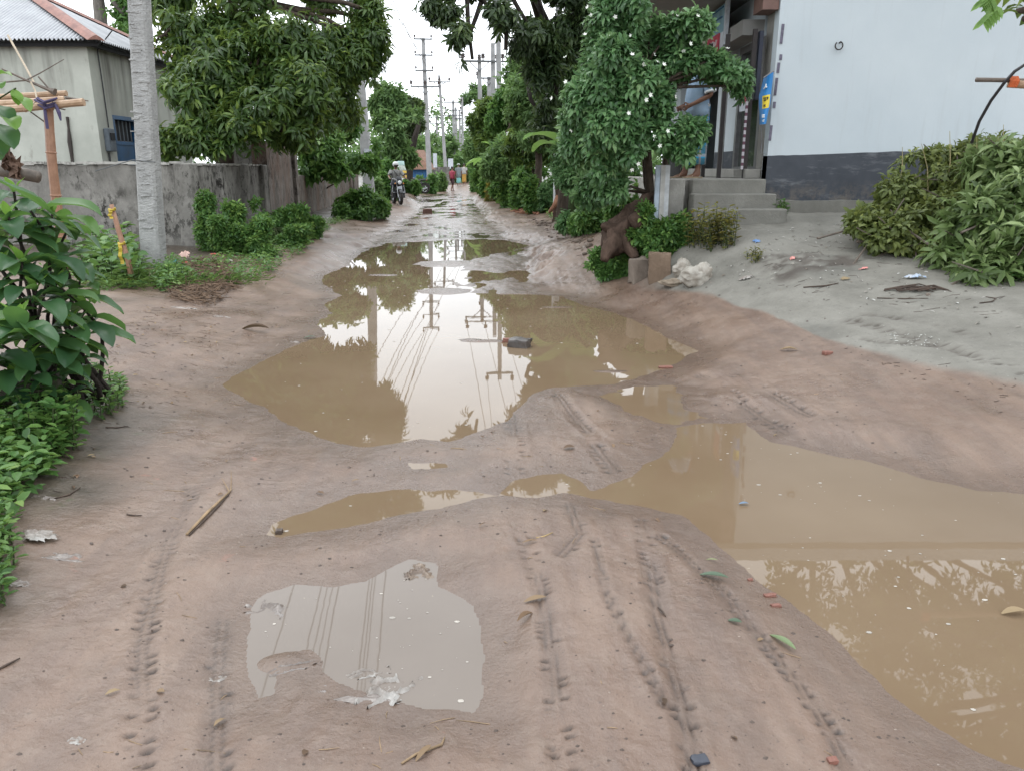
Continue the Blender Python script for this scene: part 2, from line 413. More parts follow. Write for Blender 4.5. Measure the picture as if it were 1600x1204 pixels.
def tps(x, y):
    out = np.empty(x.shape); xf, yf, of = x.ravel(), y.ravel(), out.ravel()
    xc = np.clip(xf, -28, 28); yc = np.clip(yf, -11, 108)
    for i in range(0, len(xf), 60000):
        X = xc[i:i + 60000, None]; Y = yc[i:i + 60000, None]
        d2 = (X - _cs[None, :, 0]) ** 2 + (Y - _cs[None, :, 1]) ** 2
        of[i:i + 60000] = (.5 * d2 * np.log(d2 + 1e-9)) @ TW[:len(_cs)] + TW[-3] + X[:, 0] * TW[-2] + Y[:, 0] * TW[-1]
    return np.clip(of.reshape(x.shape), .012, 1.3)
MAIN = wp([(350,600),(365,588),(395,575),(440,548),(480,533),(520,525),(500,512),(495,500),(520,490),(500,478),(530,462),(512,445),(497,438),(520,425),(545,415),(565,395),(600,380),(660,377),(720,374),(790,375),(828,384),(800,394),(745,400),(735,408),(722,420),(706,440),(720,455),(780,460),(830,460),(880,463),(910,476),(960,490),(1000,505),(1040,525),(1085,548),(1070,562),(1040,575),(1010,585),(960,600),(900,602),(850,605),(835,615),(815,635),(790,655),(750,672),(700,688),(660,684),(620,690),(560,697),(520,690),(480,675),(440,665),(410,640),(370,620)])
STRIP = wp([(418,835),(430,820),(470,805),(520,785),(560,770),(620,763),(690,764),(750,766),(775,770),(800,752),(840,742),(880,736),(905,748),(925,765),(975,748),(1020,722),(1050,690),(1055,668),(1100,660),(1165,660),(1200,690),(1300,712),(1380,725),(1440,745),(1530,765),(1600,770),(1800,800),(2300,900),(2600,1300),(1700,1232),(1600,1198),(1500,1162),(1420,1115),(1360,1060),(1310,1010),(1260,960),(1200,915),(1150,870),(1110,840),(1060,805),(990,790),(930,780),(880,772),(840,778),(790,776),(740,782),(690,795),(640,805),(560,822),(480,832),(440,840)])
NEAR = wp([(395,980),(388,950),(410,925),(460,908),(520,915),(570,908),(600,890),(640,872),(680,880),(690,915),(742,945),(750,1000),(746,1080),(738,1112),(690,1108),(650,1112),(580,1090),(520,1070),(495,1050),(500,1036),(480,1018),(440,1018),(425,1030),(432,1055),(428,1085),(402,1092),(393,1050)])
SMALL = wp([(635,722),(700,722),(705,731),(640,734)])
SHAL = wp([(935,618),(990,606),(1055,598),(1062,640),(1100,652),(1060,662),(1010,655),(960,645)])
SIDE = wp([(828,404),(770,408),(752,416),(800,419)]); SIDE2 = wp([(752,423),(800,420),(812,429),(760,432)]); SIDE3 = wp([(480,380),(560,374),(560,380),(500,384)])
SOIL = np.array([(2.75, 8.75), (3.0, 9.1), (3.6, 8.9), (3.75, 8.55), (3.3, 8.3), (2.9, 8.4)])
FARW = wp([(560,392),(600,366),(632,345),(650,325),(645,314),(655,306),(700,302),(738,306),(752,325),(775,350),(800,372),(830,386),(840,420),(850,455),(780,462),(700,455),(690,440),(730,405),(720,376),(650,378)])
def sd_poly(x, y, poly, m=1.2):
    out = np.full(x.shape, float(m)); lo = poly.min(0) - m; hi = poly.max(0) + m
    sel = (x > lo[0]) & (x < hi[0]) & (y > lo[1]) & (y < hi[1])
    if not sel.any(): return out
    px, py = x[sel], y[sel]; d = np.full(px.shape, 9e9); ins = np.zeros(px.shape, bool); n = len(poly)
    for i in range(n):
        a, b = poly[i], poly[(i + 1) % n]; e = b - a
        t = np.clip(((px - a[0]) * e[0] + (py - a[1]) * e[1]) / (e @ e), 0, 1)
        d = np.minimum(d, (px - a[0] - t * e[0]) ** 2 + (py - a[1] - t * e[1]) ** 2)
        c = ((a[1] > py) != (b[1] > py))
        ins ^= c & (px < (b[0] - a[0]) * (py - a[1]) / (b[1] - a[1] + 1e-12) + a[0])
    d = np.sqrt(d); out[sel] = np.where(ins, -d, np.minimum(d, m)); return out
TRACKS = [  # photo pixels along the wheel, half width m, lug pitch m, depth m, coverage
    ([(1003,805),(1018,880),(1030,960),(1050,1040),(1068,1110),(1090,1204)], .034, .042, .016, .62),
    ([(1035,830),(1085,875),(1130,915),(1190,990),(1240,1050),(1300,1130),(1330,1204)], .030, .042, .015, .55),
    ([(822,838),(838,890),(850,940),(858,990),(868,1060),(884,1204)], .034, .034, .013, .55),
    ([(872,608),(900,645),(920,665)], .045, .06, .015, .6), ([(930,690),(962,728)], .05, .06, .014, .55), ([(800,640),(806,690),(802,745)], .05, .06, .012, .5),
    ([(1095,585),(1150,620),(1230,668)], .05, .07, .018, .6), ([(1150,592),(1220,628),(1260,650)], .05, .07, .016, .5),
    ([(1320,545),(1430,575),(1540,612),(1640,640)], .06, .07, .022, .6), ([(1345,542),(1450,560),(1560,592),(1660,612)], .05, .07, .02, .5), ([(1350,570),(1480,590),(1500,600)], .05, .07, .025, .6),
    ([(300,765),(292,800),(262,850),(240,920),(226,1000),(222,1100),(215,1204)], .036, .05, .010, .42), ([(345,960),(338,1060),(335,1204)], .04, .06, .008, .35),
    ([(890,780),(905,830),(880,860)], .04, .05, .010, .45), ([(930,840),(945,920),(985,1000),(1040,1100)], .02, .05, .008, .4), ([(345,472),(325,490)], .1, .12, .03, .8)]
def track_field(x, y):
    z = np.zeros(x.shape); pit = np.zeros(x.shape)
    for pl, hw, pitch, dep, cov in TRACKS:
        P = wp(pl, .05); lo = P.min(0) - .15; hi = P.max(0) + .15
        sel = (x > lo[0]) & (x < hi[0]) & (y > lo[1]) & (y < hi[1])
        if not sel.any(): continue
        px, py = x[sel], y[sel]; best = np.full(px.shape, 9.); S = np.zeros(px.shape); T = np.zeros(px.shape); acc = 0
        for i in range(len(P) - 1):
            a, b = P[i], P[i + 1]; e = b - a; L = np.linalg.norm(e); e = e / L
            s = (px - a[0]) * e[0] + (py - a[1]) * e[1]; t = (px - a[0]) * -e[1] + (py - a[1]) * e[0]
            sc = np.clip(s, 0, L); d = np.hypot(s - sc, t); k = d < best
            best = np.where(k, d, best); S = np.where(k, acc + sc, S); T = np.where(k, t, T); acc += L
        T = T + .012 * fbm(px * 4, py * 4, 51); 
        body = 1 - sstep(hw * .8, hw * 1.5, best)
        mask = sstep(.5 - cov * .4, .62 - cov * .2, vnoise(px * 5.1, py * 5.1, 31 + len(pl)) * .6 + vnoise(px * 17, py * 17, 77) * .4)
        a = np.abs(T) / hw
        side = np.sign(T); ph = (S + .3 * np.abs(T) + .25 * pitch * (side > 0)) / pitch; ki = np.floor(ph); rl = _hash(ki, side + 3, 5 + len(pl)); jit = _hash(ki, side + 9, 7) - .5
        fr = ph - ki - .5 - .2 * jit; la = a - .95 - .25 * jit
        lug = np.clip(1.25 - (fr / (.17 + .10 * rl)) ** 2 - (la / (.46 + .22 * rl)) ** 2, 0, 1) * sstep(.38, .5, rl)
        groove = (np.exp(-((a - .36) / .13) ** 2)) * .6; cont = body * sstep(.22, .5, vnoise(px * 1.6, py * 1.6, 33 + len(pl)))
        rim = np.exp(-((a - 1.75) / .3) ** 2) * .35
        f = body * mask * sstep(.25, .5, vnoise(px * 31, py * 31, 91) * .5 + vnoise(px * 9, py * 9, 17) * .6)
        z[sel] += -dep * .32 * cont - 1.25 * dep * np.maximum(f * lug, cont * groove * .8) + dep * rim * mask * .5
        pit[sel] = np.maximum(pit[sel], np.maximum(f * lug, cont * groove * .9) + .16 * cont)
    return z, pit
def edge_noise(x, y): return .085 * fbm(x * 1.7, y * 1.7, 3, 3) + .045 * fbm(x * 7, y * 7, 9, 3)
def rect(a, b): return a
def terrain(x, y, full=True):
    z = tps(x, y)
    near = y < 40
    mic = .035 * fbm(x * .9, y * .6, 21, 3) * sstep(.0, .5, z + .2) + .016 * fbm(x * 3.5, y * 2.6, 23, 3)
    fine = .005 * fbm(x * 16, y * 14, 25, 3) + .0025 * fbm(x * 50, y * 50, 29, 2) * (y < 9)
    rut = .010 * fbm((x + .06 * y) * 7, y * .5, 41, 3) * (np.abs(x) < 4)
    sandy = sand_mask(x, y)
    z = z + mic * (.6 + 1.0 * sandy) + fine * (1 + .8 * sandy) + rut * (1 - sandy)
    z = np.maximum(z, .010 + .006 * fbm(x * 9, y * 9, 5, 2))
    en = edge_noise(x, y) * np.clip(.45 + y * .05, .4, 1.3)
    tz, pit = track_field(x, y); z = z + tz * 1.15
    wet = np.zeros(x.shape); z = np.maximum(z, .004)
    for poly, w, dep in ((MAIN, .6, .07), (STRIP, .5, .06), (NEAR, .35, .03), (SMALL, .3, .012), (SHAL, .35, .012), (SIDE, .3, .03), (SIDE2, .3, .03), (SIDE3, .3, .03)):
        k = .8 if poly is NEAR else 1.0
        sd = sd_poly(x, y, poly) + en * (k if poly is not SHAL else 2.2)
        o = sstep(-.03, w, sd); sl_ = .009 if poly is NEAR else .04; shore = sl_ * np.clip(sd, 0, 1) + (.009 if poly is NEAR else .005) * fbm(x * 12, y * 12, 61, 2) * sstep(0, .12, sd)
        z = np.where(sd > 0, np.minimum(z, shore * (1 - o) + z * o), np.minimum(z, -.04 * np.clip(-sd, 0, .06) - dep * sstep(0, .35, -sd)))
        wet = np.maximum(wet, 1 - sstep(0, w * .8, sd))
    sf = sd_poly(x, y, FARW, 2.0) + en * 3
    fw = 1 - sstep(-.25, .35, sf)
    fz = .0035 + .020 * fbm(x * 1.5, y * .9, 71, 3) + .014 * fbm(x * 4.5, y * 2.6, 73, 3)
    sdm = sd_poly(x, y, MAIN)
    z = np.where(sdm > 0, z * (1 - fw) + fz * fw, z); wet = np.maximum(wet, fw)
    # low mud bars that break the surface of the long puddle
    for (bx, by, lx, ly, hh) in BARS:
        q = ((x - bx) / lx) ** 2 + ((y - by) / ly) ** 2 + .5 * fbm(x * 5, y * 5, 83, 2)
        z = np.where(q < 2.0, np.maximum(z, hh * (1 - q)), z)
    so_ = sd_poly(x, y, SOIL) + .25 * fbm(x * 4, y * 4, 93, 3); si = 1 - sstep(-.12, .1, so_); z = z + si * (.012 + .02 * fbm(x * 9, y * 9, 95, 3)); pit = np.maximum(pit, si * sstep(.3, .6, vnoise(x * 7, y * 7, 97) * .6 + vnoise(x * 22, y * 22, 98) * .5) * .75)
    return (z, wet, pit, sandy) if full else z
def sand_mask(x, y):
    L = np.array([gz(a, b, c)[:2] for a, b, c in ((960,447,.2),(1030,450,.24),(1120,467,.25),(1200,494,.24),(1330,545,.22),(1450,580,.21),(1600,608,.20),(1900,660,.2))])
    o = np.argsort(L[:, 0]); yb = np.interp(x, L[o, 0], L[o, 1])
    d = (y - yb) + .10 * fbm(x * 2.2, y * 2.2, 91, 3)
    return sstep(-.10, .14, d) * sstep(1.55, 2.1, x + .05 * (y - 9)) * (1 - sstep(14, 18, y))
BARS = [(*gz(762, 533)[:2], .26, .07, .012), (*gz(735, 531)[:2], .13, .04, .010), (*gz(600, 430)[:2], .25, .12, .006), (*gz(700, 412)[:2], .6, .5, .012), (*gz(690, 455)[:2], .4, .3, .008),
        (*gz(445, 1035)[:2], .09, .06, .012), (*gz(530, 640)[:2], .0001, .0001, .0), (*gz(955, 580)[:2], .16, .05, .008), (*gz(870, 480)[:2], .2, .05, .006)]
def axis(dense_lo, dense_hi, step, g, far):
    a = list(np.arange(dense_lo, dense_hi, step)); s = step; hi = []; v = dense_hi
    while v < far: hi.append(v); s *= g; v += s
    s = step; lo = []; v = dense_lo - step
    while v > -far: lo.append(v); s *= g; v -= s
    return np.array(lo[::-1] + a + hi)
gx = axis(-1.55, 2.05, .0112, 1.03, 420)
gyv = [-420, -200, -80, -30, -12, -6, -3, -1.5, -.5, .2, .6, .85]; v = 1.0; st = .0105
while v < 420:
    gyv.append(v)
    st = .0105 if v < 3.7 else (max(.0105, .0029 * v) if v < 27 else st * 1.05); v += st
gyv = np.array(gyv)
GX, GY = np.meshgrid(gx, gyv)
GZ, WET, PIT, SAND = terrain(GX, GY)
def ground_z(x, y): return float(terrain(np.array([float(x)]), np.array([float(y)]), False)[0])
def gt(px, py):                              # the terrain point seen at a photo pixel
    d = ray(px, py); tt = np.concatenate([np.arange(1.5, 14, .02), np.arange(14, 90, .1)])
    zz = H + tt * d[2]; g = ground_zs(d[0] * tt, d[1] * tt); k = np.argmax(zz < g)
    if not (zz < g).any(): return gz(px, py, .2)
    return np.array([d[0] * tt[k], d[1] * tt[k], g[k]])
def ground_zs(x, y): return terrain(np.asarray(x, float), np.asarray(y, float), False)
nr, nc = GX.shape
idx = np.arange(nr * nc).reshape(nr, nc)
gf = np.stack([idx[:-1, :-1], idx[:-1, 1:], idx[1:, 1:], idx[1:, :-1]], -1).reshape(-1, 4)
# earth where plants grow (verges, behind walls) is darker humus
VERGE = np.clip(sstep(-.5, .4, -GX - 4.9 - .03 * (GY - 14) + .5 * fbm(GX * 1.1, GY * 1.1, 15)) * (GY > 11.5) + (1 - sstep(-.3, .3, GX + 1.75 + .11 * GY + .35 * fbm(GX * 2, GY * 2, 16))) * (1 - sstep(4.3, 5.6, GY))
                + sstep(-.3, .4, GX - 1.5 + .02 * (GY - 14)) * (GY > 12.5) * (1 - SAND), 0, 1)
t = NT('mud_ground'); P_ = t.pos()
n1 = t.noise(P_, 1.1, 6, .6); n2 = t.noise(P_, 9, 8, .72); n3 = t.noise(P_, 60, 4, .6); n4 = t.noise(t.mapping(P_, (5, .6, 1)), 1.6, 5, .6)
mud = t.ramp(n1, [(.32, (.124, .079, .057)), (.5, (.166, .111, .082)), (.68, (.205, .145, .110))])
mud = t.mix(t.ramp(n4, [(.42, 0), (.62, .55)]), mud, (.118, .082, .066))
mud = t.mix(t.ramp(n2, [(.48, 0), (.68, .6)]), mud, (.192, .144, .113))
mud = t.mix(t.ramp(n3, [(.61, 0), (.72, .6)]), mud, (.066, .046, .036))
mud = t.mix(t.ramp(t.noise(P_, 130, 3, .6), [(.61, 0), (.72, .3)]), mud, (.25, .20, .165))
mud = t.mix(t.ramp(t.noise(t.mapping(P_, (1, .7, 1)), 2.3, 7, .68), [(.52, 0), (.66, .55)]), mud, (.100, .070, .055))
# crushed brick pressed into the mud
br = t.math('MULTIPLY', t.ramp(t.noise(P_, 7, 4, .7), [(.66, 0), (.71, 1)]), t.ramp(t.noise(P_, .9, 2), [(.52, 0), (.62, 1)]))
mud = t.mix(t.math('MULTIPLY', br, .6), mud, (.30, .115, .082))
sandc = t.ramp(t.noise(P_, 2.2, 6, .62), [(.3, (.125, .119, .101)), (.5, (.172, .164, .142)), (.72, (.218, .209, .183))])
sandc = t.mix(t.ramp(t.noise(P_, 34, 5, .7), [(.58, 0), (.72, .7)]), sandc, (.07, .066, .058))
sandc = t.mix(t.ramp(t.noise(P_, 48, 3, .6), [(.68, 0), (.73, .8)]), sandc, (.36, .355, .33))
sandc = t.mix(t.ramp(t.noise(P_, .8, 5, .6), [(.55, 0), (.68, .65)]), sandc, (.080, .078, .068))
col = t.mix(t.attr('sand'), mud, sandc)
wetf = t.attr('wet')
col = t.mix(t.math('MULTIPLY', wetf, .5), col, (.092, .064, .049))
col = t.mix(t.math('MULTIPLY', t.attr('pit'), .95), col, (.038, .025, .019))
vg = t.ramp(t.noise(P_, 6, 6, .7), [(.35, (.045, .036, .026)), (.6, (.085, .066, .050)), (.72, (.05, .06, .028))])
col = t.mix(t.attr('verge'), col, vg)
rg = t.ramp(t.noise(P_, 2.2, 6, .62), [(.36, .25), (.62, .54)])
rr_ = t.mix(t.math('MULTIPLY', wetf, .75), rg, .20)
rr_ = t.mix(t.math('MULTIPLY', t.attr('sand'), .9), rr_, .85)
hh = t.math('ADD', t.math('MULTIPLY', n2, .6), t.math('MULTIPLY', n3, .5))
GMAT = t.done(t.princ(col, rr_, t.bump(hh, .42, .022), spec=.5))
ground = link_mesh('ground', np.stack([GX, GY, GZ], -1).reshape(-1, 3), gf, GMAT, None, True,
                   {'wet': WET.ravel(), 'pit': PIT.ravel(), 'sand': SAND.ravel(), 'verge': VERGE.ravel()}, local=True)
tag(ground, kind='structure')

def watermat(name, lo, hi, rough=.015):
    t = NT(name); P_ = t.pos()
    c = t.ramp(t.noise(P_, .9, 4, .5), [(.3, lo), (.7, hi)])
    # dust film and bubbles floating in patches
    c = t.mix(t.math('MULTIPLY', t.ramp(t.noise(P_, 45, 2, .5), [(.72, 0), (.76, 1)]), t.ramp(t.noise(P_, 2.5, 2), [(.5, 0), (.62, .8)])), c, (.32, .27, .21))
    nm = t.bump(t.noise(P_, 5, 2, .5), .02, .01)
    return t.done(t.princ(c, rough, nm, spec=.5, IOR=1.34))
W1 = watermat('muddy_water', (.152, .106, .066), (.184, .134, .088)); W2 = watermat('pale_muddy_water', (.150, .124, .104), (.18, .152, .13), .02); W3 = watermat('far_muddy_water', (.11, .085, .06), (.15, .12, .09), .05)
def sheet(pts, m):
    o = link_mesh('puddle_water', [(x, y, 0) for x, y in pts], [tuple(range(len(pts)))], m); tag(o, kind='structure'); return o
sheet([(-1.3, 1.8), (.12, 1.8), (.12, 3.13), (-1.3, 3.13)], W2)
sheet([(-1.7, 3.13), (.12, 3.13), (.12, 1.0), (7, 1.0), (7, 5.22), (.62, 5.22), (.5, 4.22), (-1.7, 4.22)], W1)
sheet([(-3.2, 4.22), (.5, 4.22), (.62, 5.22), (4, 5.22), (4, 18.6), (-6, 18.6), (-6, 8)], W1)
sheet([(-9, 18.6), (3, 18.6), (3, 75), (-9, 75)], W3)
# ---------- materials for built things ----------
def wallmat(name, base, dark, amt=.5, spots=True, streak=True, rust=None):
    t = NT(name); P_ = t.pos()
    c = t.ramp(t.noise(P_, 3, 6, .6), [(.3, tuple(k * .78 for k in base)), (.7, tuple(min(1, k * 1.15) for k in base))])
    if streak:
        s = t.ramp(t.noise(t.mapping(P_, (1.5, 1.5, .75)), 1.5, 8, .72, .6), [(.42, 0), (.66, amt)]); c = t.mix(s, c, dark)
    if spots:
        s = t.ramp(t.noise(t.mapping(P_, (1.3, 1.3, .7)), 7, 8, .78), [(.50, 0), (.56, .95)]); s2 = t.ramp(t.noise(P_, 1.1, 3), [(.4, .1), (.6, 1)])
        c = t.mix(t.math('MULTIPLY', s, s2), c, tuple(k * .35 for k in dark))
    if rust:
        s = t.ramp(t.noise(t.mapping(P_, (1.4, 1.4, .5)), 1.5, 7, .7), [(.46, 0), (.64, .7)]); c = t.mix(s, c, rust)
    return t.done(t.princ(c, .9, t.bump(t.noise(P_, 22, 6, .7), .45, .03), spec=.2))
M_wall = wallmat('old_cement_render', (.25, .24, .22), (.075, .07, .062), .65)
M_cope = wallmat('whitewashed_coping', (.42, .41, .38), (.16, .15, .13), .5, True, False)
M_pier = wallmat('rust_stained_render', (.21, .185, .165), (.06, .052, .046), .75, True, True, (.15, .095, .07))
M_conc = wallmat('pole_concrete', (.36, .355, .345), (.21, .205, .20), .35, False)
M_conc2 = wallmat('pole_concrete_far', (.33, .33, .33), (.2, .2, .2), .35, False)
M_steel = plain('galvanised_steel', (.10, .105, .11), .5, .3); M_ins = plain('brown_porcelain', (.05, .035, .03), .25)
M_black = plain('black_rubber', (.018, .018, .02), .6); M_wire = plain('black_cable', (.02, .02, .022), .5)
# ---------- boundary walls ----------
def wobble_wall(mb, a, b, z0, z1, th, n=None, jag=.015):
    a = np.array(a, float); b = np.array(b, float); L = np.linalg.norm(b - a); n = n or max(2, int(L / .18))
    d = (b - a) / L; s = np.array([-d[1], d[0]])
    R = []
    for i in range(n + 1):
        p = a + d * L * i / n; t = th / 2; zz = z1(i / n) if callable(z1) else z1; zz += (rng.random() - .5) * 2 * jag
        R.append(np.array([[*(p - s * t), z0], [*(p + s * t), z0], [*(p + s * t), zz], [*(p - s * t), zz]]))
    mb.rings(R)
CA = np.array([-5.65, 13.7]); wd = np.array([-.05, 1.0]); wd /= np.linalg.norm(wd)
def along(y): return CA + wd * (y - 13.7) / wd[1]
bw = thing('boundary_wall', 'long mould-spotted grey cement boundary wall running in front of the tin roofed house', 'wall', (*CA, .2))
m = MB(); wobble_wall(m, (-16, 13.8), (CA[0] + .0, 13.8), -.1, 1.70, .2); m.build('wall_panel', M_wall, bw)
m = MB(); wobble_wall(m, CA + wd * .22, along(18.5), -.1, 1.68, .2); m.build('wall_panel', M_wall, bw)
for yy in (15.3, 16.9, 18.4):
    p = along(yy); m = MB(); m.box((p[0] + .06, p[1], .85), (.3, .32, 1.72), bev=.02); o = m.build('pilaster', M_wall, bw)
m = MB(); m.box((CA[0] + .01, 13.82, .84), (.30, .34, 1.76), bev=.02); m.build('corner_pillar', M_wall, bw)
m = MB()
for i in range(58):
    x = -15.9 + i * .178; m.box((x, 13.79 + (rng.random() - .5) * .02, 1.722 + (rng.random() - .5) * .02), (.18, .25, .035 + .015 * rng.random()), rz=(rng.random() - .5) * .05, ry=(rng.random() - .5) * .06)
m.build('coping', M_cope, bw)
m = MB()
for i in range(22):
    p = along(14.05 + i * .205); m.box((p[0], p[1], 1.70 + (rng.random() - .5) * .02), (.25, .21, .035), rz=.05 + (rng.random() - .5) * .05, rx=(rng.random() - .5) * .06)
m.build('coping', M_cope, bw)
gp = thing('gate_pier', 'tall rust-stained cement pier at the end of the long boundary wall', 'pier', (*along(20.0), .3))
m = MB(); p0, p1 = along(18.75), along(21.4); wobble_wall(m, p0, p1, -.1, lambda u: 2.22 + .02 * math.sin(9 * u), .34, 14, .02); m.build('pier_body', M_pier, gp)
m = MB(); m.bar((*(p1 + [.19, .02]), -.1), (*(p1 + [.19, .02]), 2.3), .16, .22); m.build('gate_post', M_pier, gp)
bw2 = thing('boundary_wall', 'lower brown-grey boundary wall past the rust-stained pier, half hidden by a hanging shrub', 'wall', (*along(26), .3))
m = MB(); wobble_wall(m, along(21.7), along(31.5), -.1, 1.42, .2); m.build('wall_panel', M_pier, bw2)
m = MB(); wobble_wall(m, along(31.6), along(33.6), -.1, 1.62, .34); m.build('end_pillar', M_pier, bw2)
m = MB(); p = along(32.6); m.bar((p[0] + .2, p[1] - .6, 0), (p[0] + .2, p[1] - .6, 1.7), .14); m.build('pilaster', M_pier, bw2)

# ---------- tin roofed house ----------
t = NT('limewashed_render'); P_ = t.pos(); sx = t.n('ShaderNodeSeparateXYZ'); t.l(P_, sx.inputs[0])
c = t.ramp(t.noise(P_, 1.6, 6, .6), [(.3, (.38, .39, .345)), (.7, (.50, .51, .455))])
st = t.ramp(t.noise(t.mapping(P_, (1.5, 1.5, .16)), 1.5, 4, .55), [(.46, 0), (.66, 1)])
zr = t.ramp(t.math('DIVIDE', sx.outputs[2], 4.2), [(.58, .06), (.72, .5), (.88, 1)])
c = t.mix(t.math('MULTIPLY', st, zr), c, (.115, .108, .094))
c = t.mix(t.ramp(t.noise(t.mapping(P_, (1, 1, .5)), 5, 6, .7), [(.6, 0), (.7, .5)]), c, (.22, .20, .17))
M_lime = t.done(t.princ(c, .88, t.bump(t.noise(P_, 18, 5), .2, .02), spec=.2))
t = NT('corrugated_tin'); P_ = t.pos()
c = t.ramp(t.noise(P_, 2.4, 6, .6), [(.3, (.27, .28, .30)), (.7, (.38, .39, .41))]); c = t.mix(t.ramp(t.noise(P_, 12, 6, .75), [(.62, 0), (.72, .55)]), c, (.25, .20, .17))
M_tin = t.done(t.princ(c, .45, None, .25, .4))
M_red = plain('red_oxide_ridge', (.24, .11, .085), .6, 0, .3, 14, dirt=(.16, .07, .055)); M_blue = plain('blue_door_paint', (.012, .085, .20), .45, 0, .3, 6, dirt=(.02, .05, .09))
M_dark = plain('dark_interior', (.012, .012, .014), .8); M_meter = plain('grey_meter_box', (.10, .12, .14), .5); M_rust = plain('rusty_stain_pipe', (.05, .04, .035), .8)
hx, hy0, hy1, hz = -8.45, 16.55, 21.0, 4.0
hs_ = thing('house', 'whitewashed village house with hipped corrugated tin roof and blue door behind the wall', 'house', (-11, 18.5, .4))
dy0, dy1, dz = 17.2, 18.35, 2.72
m = MB(); m.box((-12.2, hy0 + .1, 2.0), (2 * (12.2 + hx) , .2, 4.0)); m.build('front_wall', M_lime, hs_)
m = MB(); T = .2
def sw(y0, y1, z0, z1): m.box((hx - T / 2, (y0 + y1) / 2, (z0 + z1) / 2), (T, y1 - y0, z1 - z0))
sw(hy0 + .2, dy0, 0, 4.0); sw(dy1, hy1, 0, 4.0); sw(dy0, dy1, dz, 4.0); m.build('side_wall', M_lime, hs_)
m = MB(); m.box((-12.2, hy1 + .1, 2), (2 * (12.2 + hx), .2, 4.0)); m.build('rear_wall', M_lime, hs_)
dr = MB(); dr.box((hx - .1, (dy0 + dy1) / 2, 1.2), (.05, dy1 - dy0 - .08, 2.0), bev=.01)
for z in (.9, 1.55, 2.15): dr.box((hx - .07, (dy0 + dy1) / 2, z), (.03, dy1 - dy0 - .1, .05))
do = dr.build('door', M_blue, hs_)
m = MB()
for y in (dy0 + .04, dy1 - .04): m.box((hx - .07, y, dz / 2), (.14, .08, dz))
m.box((hx - .07, (dy0 + dy1) / 2, dz - .04), (.14, dy1 - dy0 - .16, .08)); m.build('door_frame', M_blue, hs_)
m = MB(); m.box((hx - .14, (dy0 + dy1) / 2, 2.43), (.02, dy1 - dy0 - .16, .44)); tr_ = m.build('transom_window', M_dark, hs_)
m = MB()
for k in range(5): m.tube([(hx - .09, dy0 + .25 + k * .17, 2.2), (hx - .09, dy0 + .25 + k * .17, 2.66)], .014, 6)
m.build('window_bars', M_meter, tr_)
m = MB(); m.box((hx + .06, 16.86, 2.2), (.11, .28, .46), bev=.015); mb_ = m.build('meter_box', M_meter, hs_)
m = MB(); m.box((hx + .125, 16.86, 2.27), (.02, .17, .14)); m.build('meter_dial', M_dark, mb_)
m = MB(); m.tube([(hx + .02, 16.82, 1.95), (hx + .03, 16.8, 1.6), (hx + .02, 16.85, 1.3)], .02, 6)
m.tube([(hx + .02, 16.95, 2.45), (hx + .025, 16.93, 3.2), (hx + .03, 16.9, 3.95), (hx + .40, 16.85, 4.3)], .012, 6); m.build('meter_cable', M_wire, hs_)
pc = gy(105, 183, hy0 - .02); m = MB(); m.tube([pc, gy(107, 200, hy0 - .03), gy(109, 222, hy0 - .02), gy(113, 250, hy0 - .02), gy(113, 262, hy0 - .02)], [.03, .022, .045, .03, .03], 7); m.build('drain_pipe', M_rust, hs_)
# roof: corrugated hips
ex0, ex1, ey0, ey1 = -16.2, hx + .38, hy0 - .38, hy1 + .38; rise = .51; hw = (ey1 - ey0) / 2; rz_ = hz + .04 + hw * rise
def hip(mb, axis_, e0, e1, edge, sgn, npt):
    # axis_: 'x' front/back slope with ribs running up; 'y' side slope
    R = []
    us = np.linspace(e0, e1, npt)
    for j in range(13):
        f = j / 12; row = []
        for u in us:
            rib = .022 * math.sin((u - e0) * 2 * math.pi / .085)
            s = f * hw
            if axis_ == 'x':
                uu = min(u, ex1 - s); row.append((uu, edge + sgn * s, hz + .04 + s * rise + rib * (u <= ex1 - s)))
            else:
                uu = min(max(u, e0 + s), e1 - s); row.append((edge + sgn * s, uu, hz + .04 + s * rise + rib * (e0 + s <= u <= e1 - s)))
        R.append(row)
    mb.quadgrid(np.array(R))
m = MB(); hip(m, 'x', ex0, ex1, ey0, 1, 560); m.build('roof_front', M_tin, hs_, True)
m = MB(); hip(m, 'x', ex0, ex1, ey1, -1, 260); m.build('roof_back', M_tin, hs_, True)
m = MB(); hip(m, 'y', ey0, ey1, ex1, -1, 330); m.build('roof_side', M_tin, hs_, True)
m = MB()
for sg, e in ((1, ey0), (-1, ey1)):
    a = np.array([ex1 + .05, e - sg * .05, hz + .05]); b = np.array([ex1 - hw, e + sg * hw, rz_ + .03])
    d = unit(b - a); s = unit(np.cross(d, [0, 0, 1]))
    rr = []
    for k in range(9):
        p = a + (b - a) * k / 8
        rr.append(np.array([p - s * .17 - [0, 0, .045], p - s * .07 + [0, 0, .03], p + [0, 0, .06], p + s * .07 + [0, 0, .03], p + s * .17 - [0, 0, .045], p - [0, 0, .02]]))
    m.rings(rr)
m.bar((ex1 - hw, (ey0 + ey1) / 2, rz_ + .05), (ex0, (ey0 + ey1) / 2, rz_ + .05), .3, .06); m.build('ridge_cap', M_red, hs_)
m = MB(); m.box(((ex0 + ex1) / 2, ey0 + .2, hz - .02), (ex1 - ex0 - .1, .06, .08)); m.box((ex1 - .2, (ey0 + ey1) / 2, hz - .02), (.06, ey1 - ey0 - .5, .08)); m.build('rafter', M_dark, hs_)
sh = thing('broken_wall', 'crumbling grey masonry wall standing behind the boundary wall under the mango tree', 'wall', (-7.7, 21.6, .4))
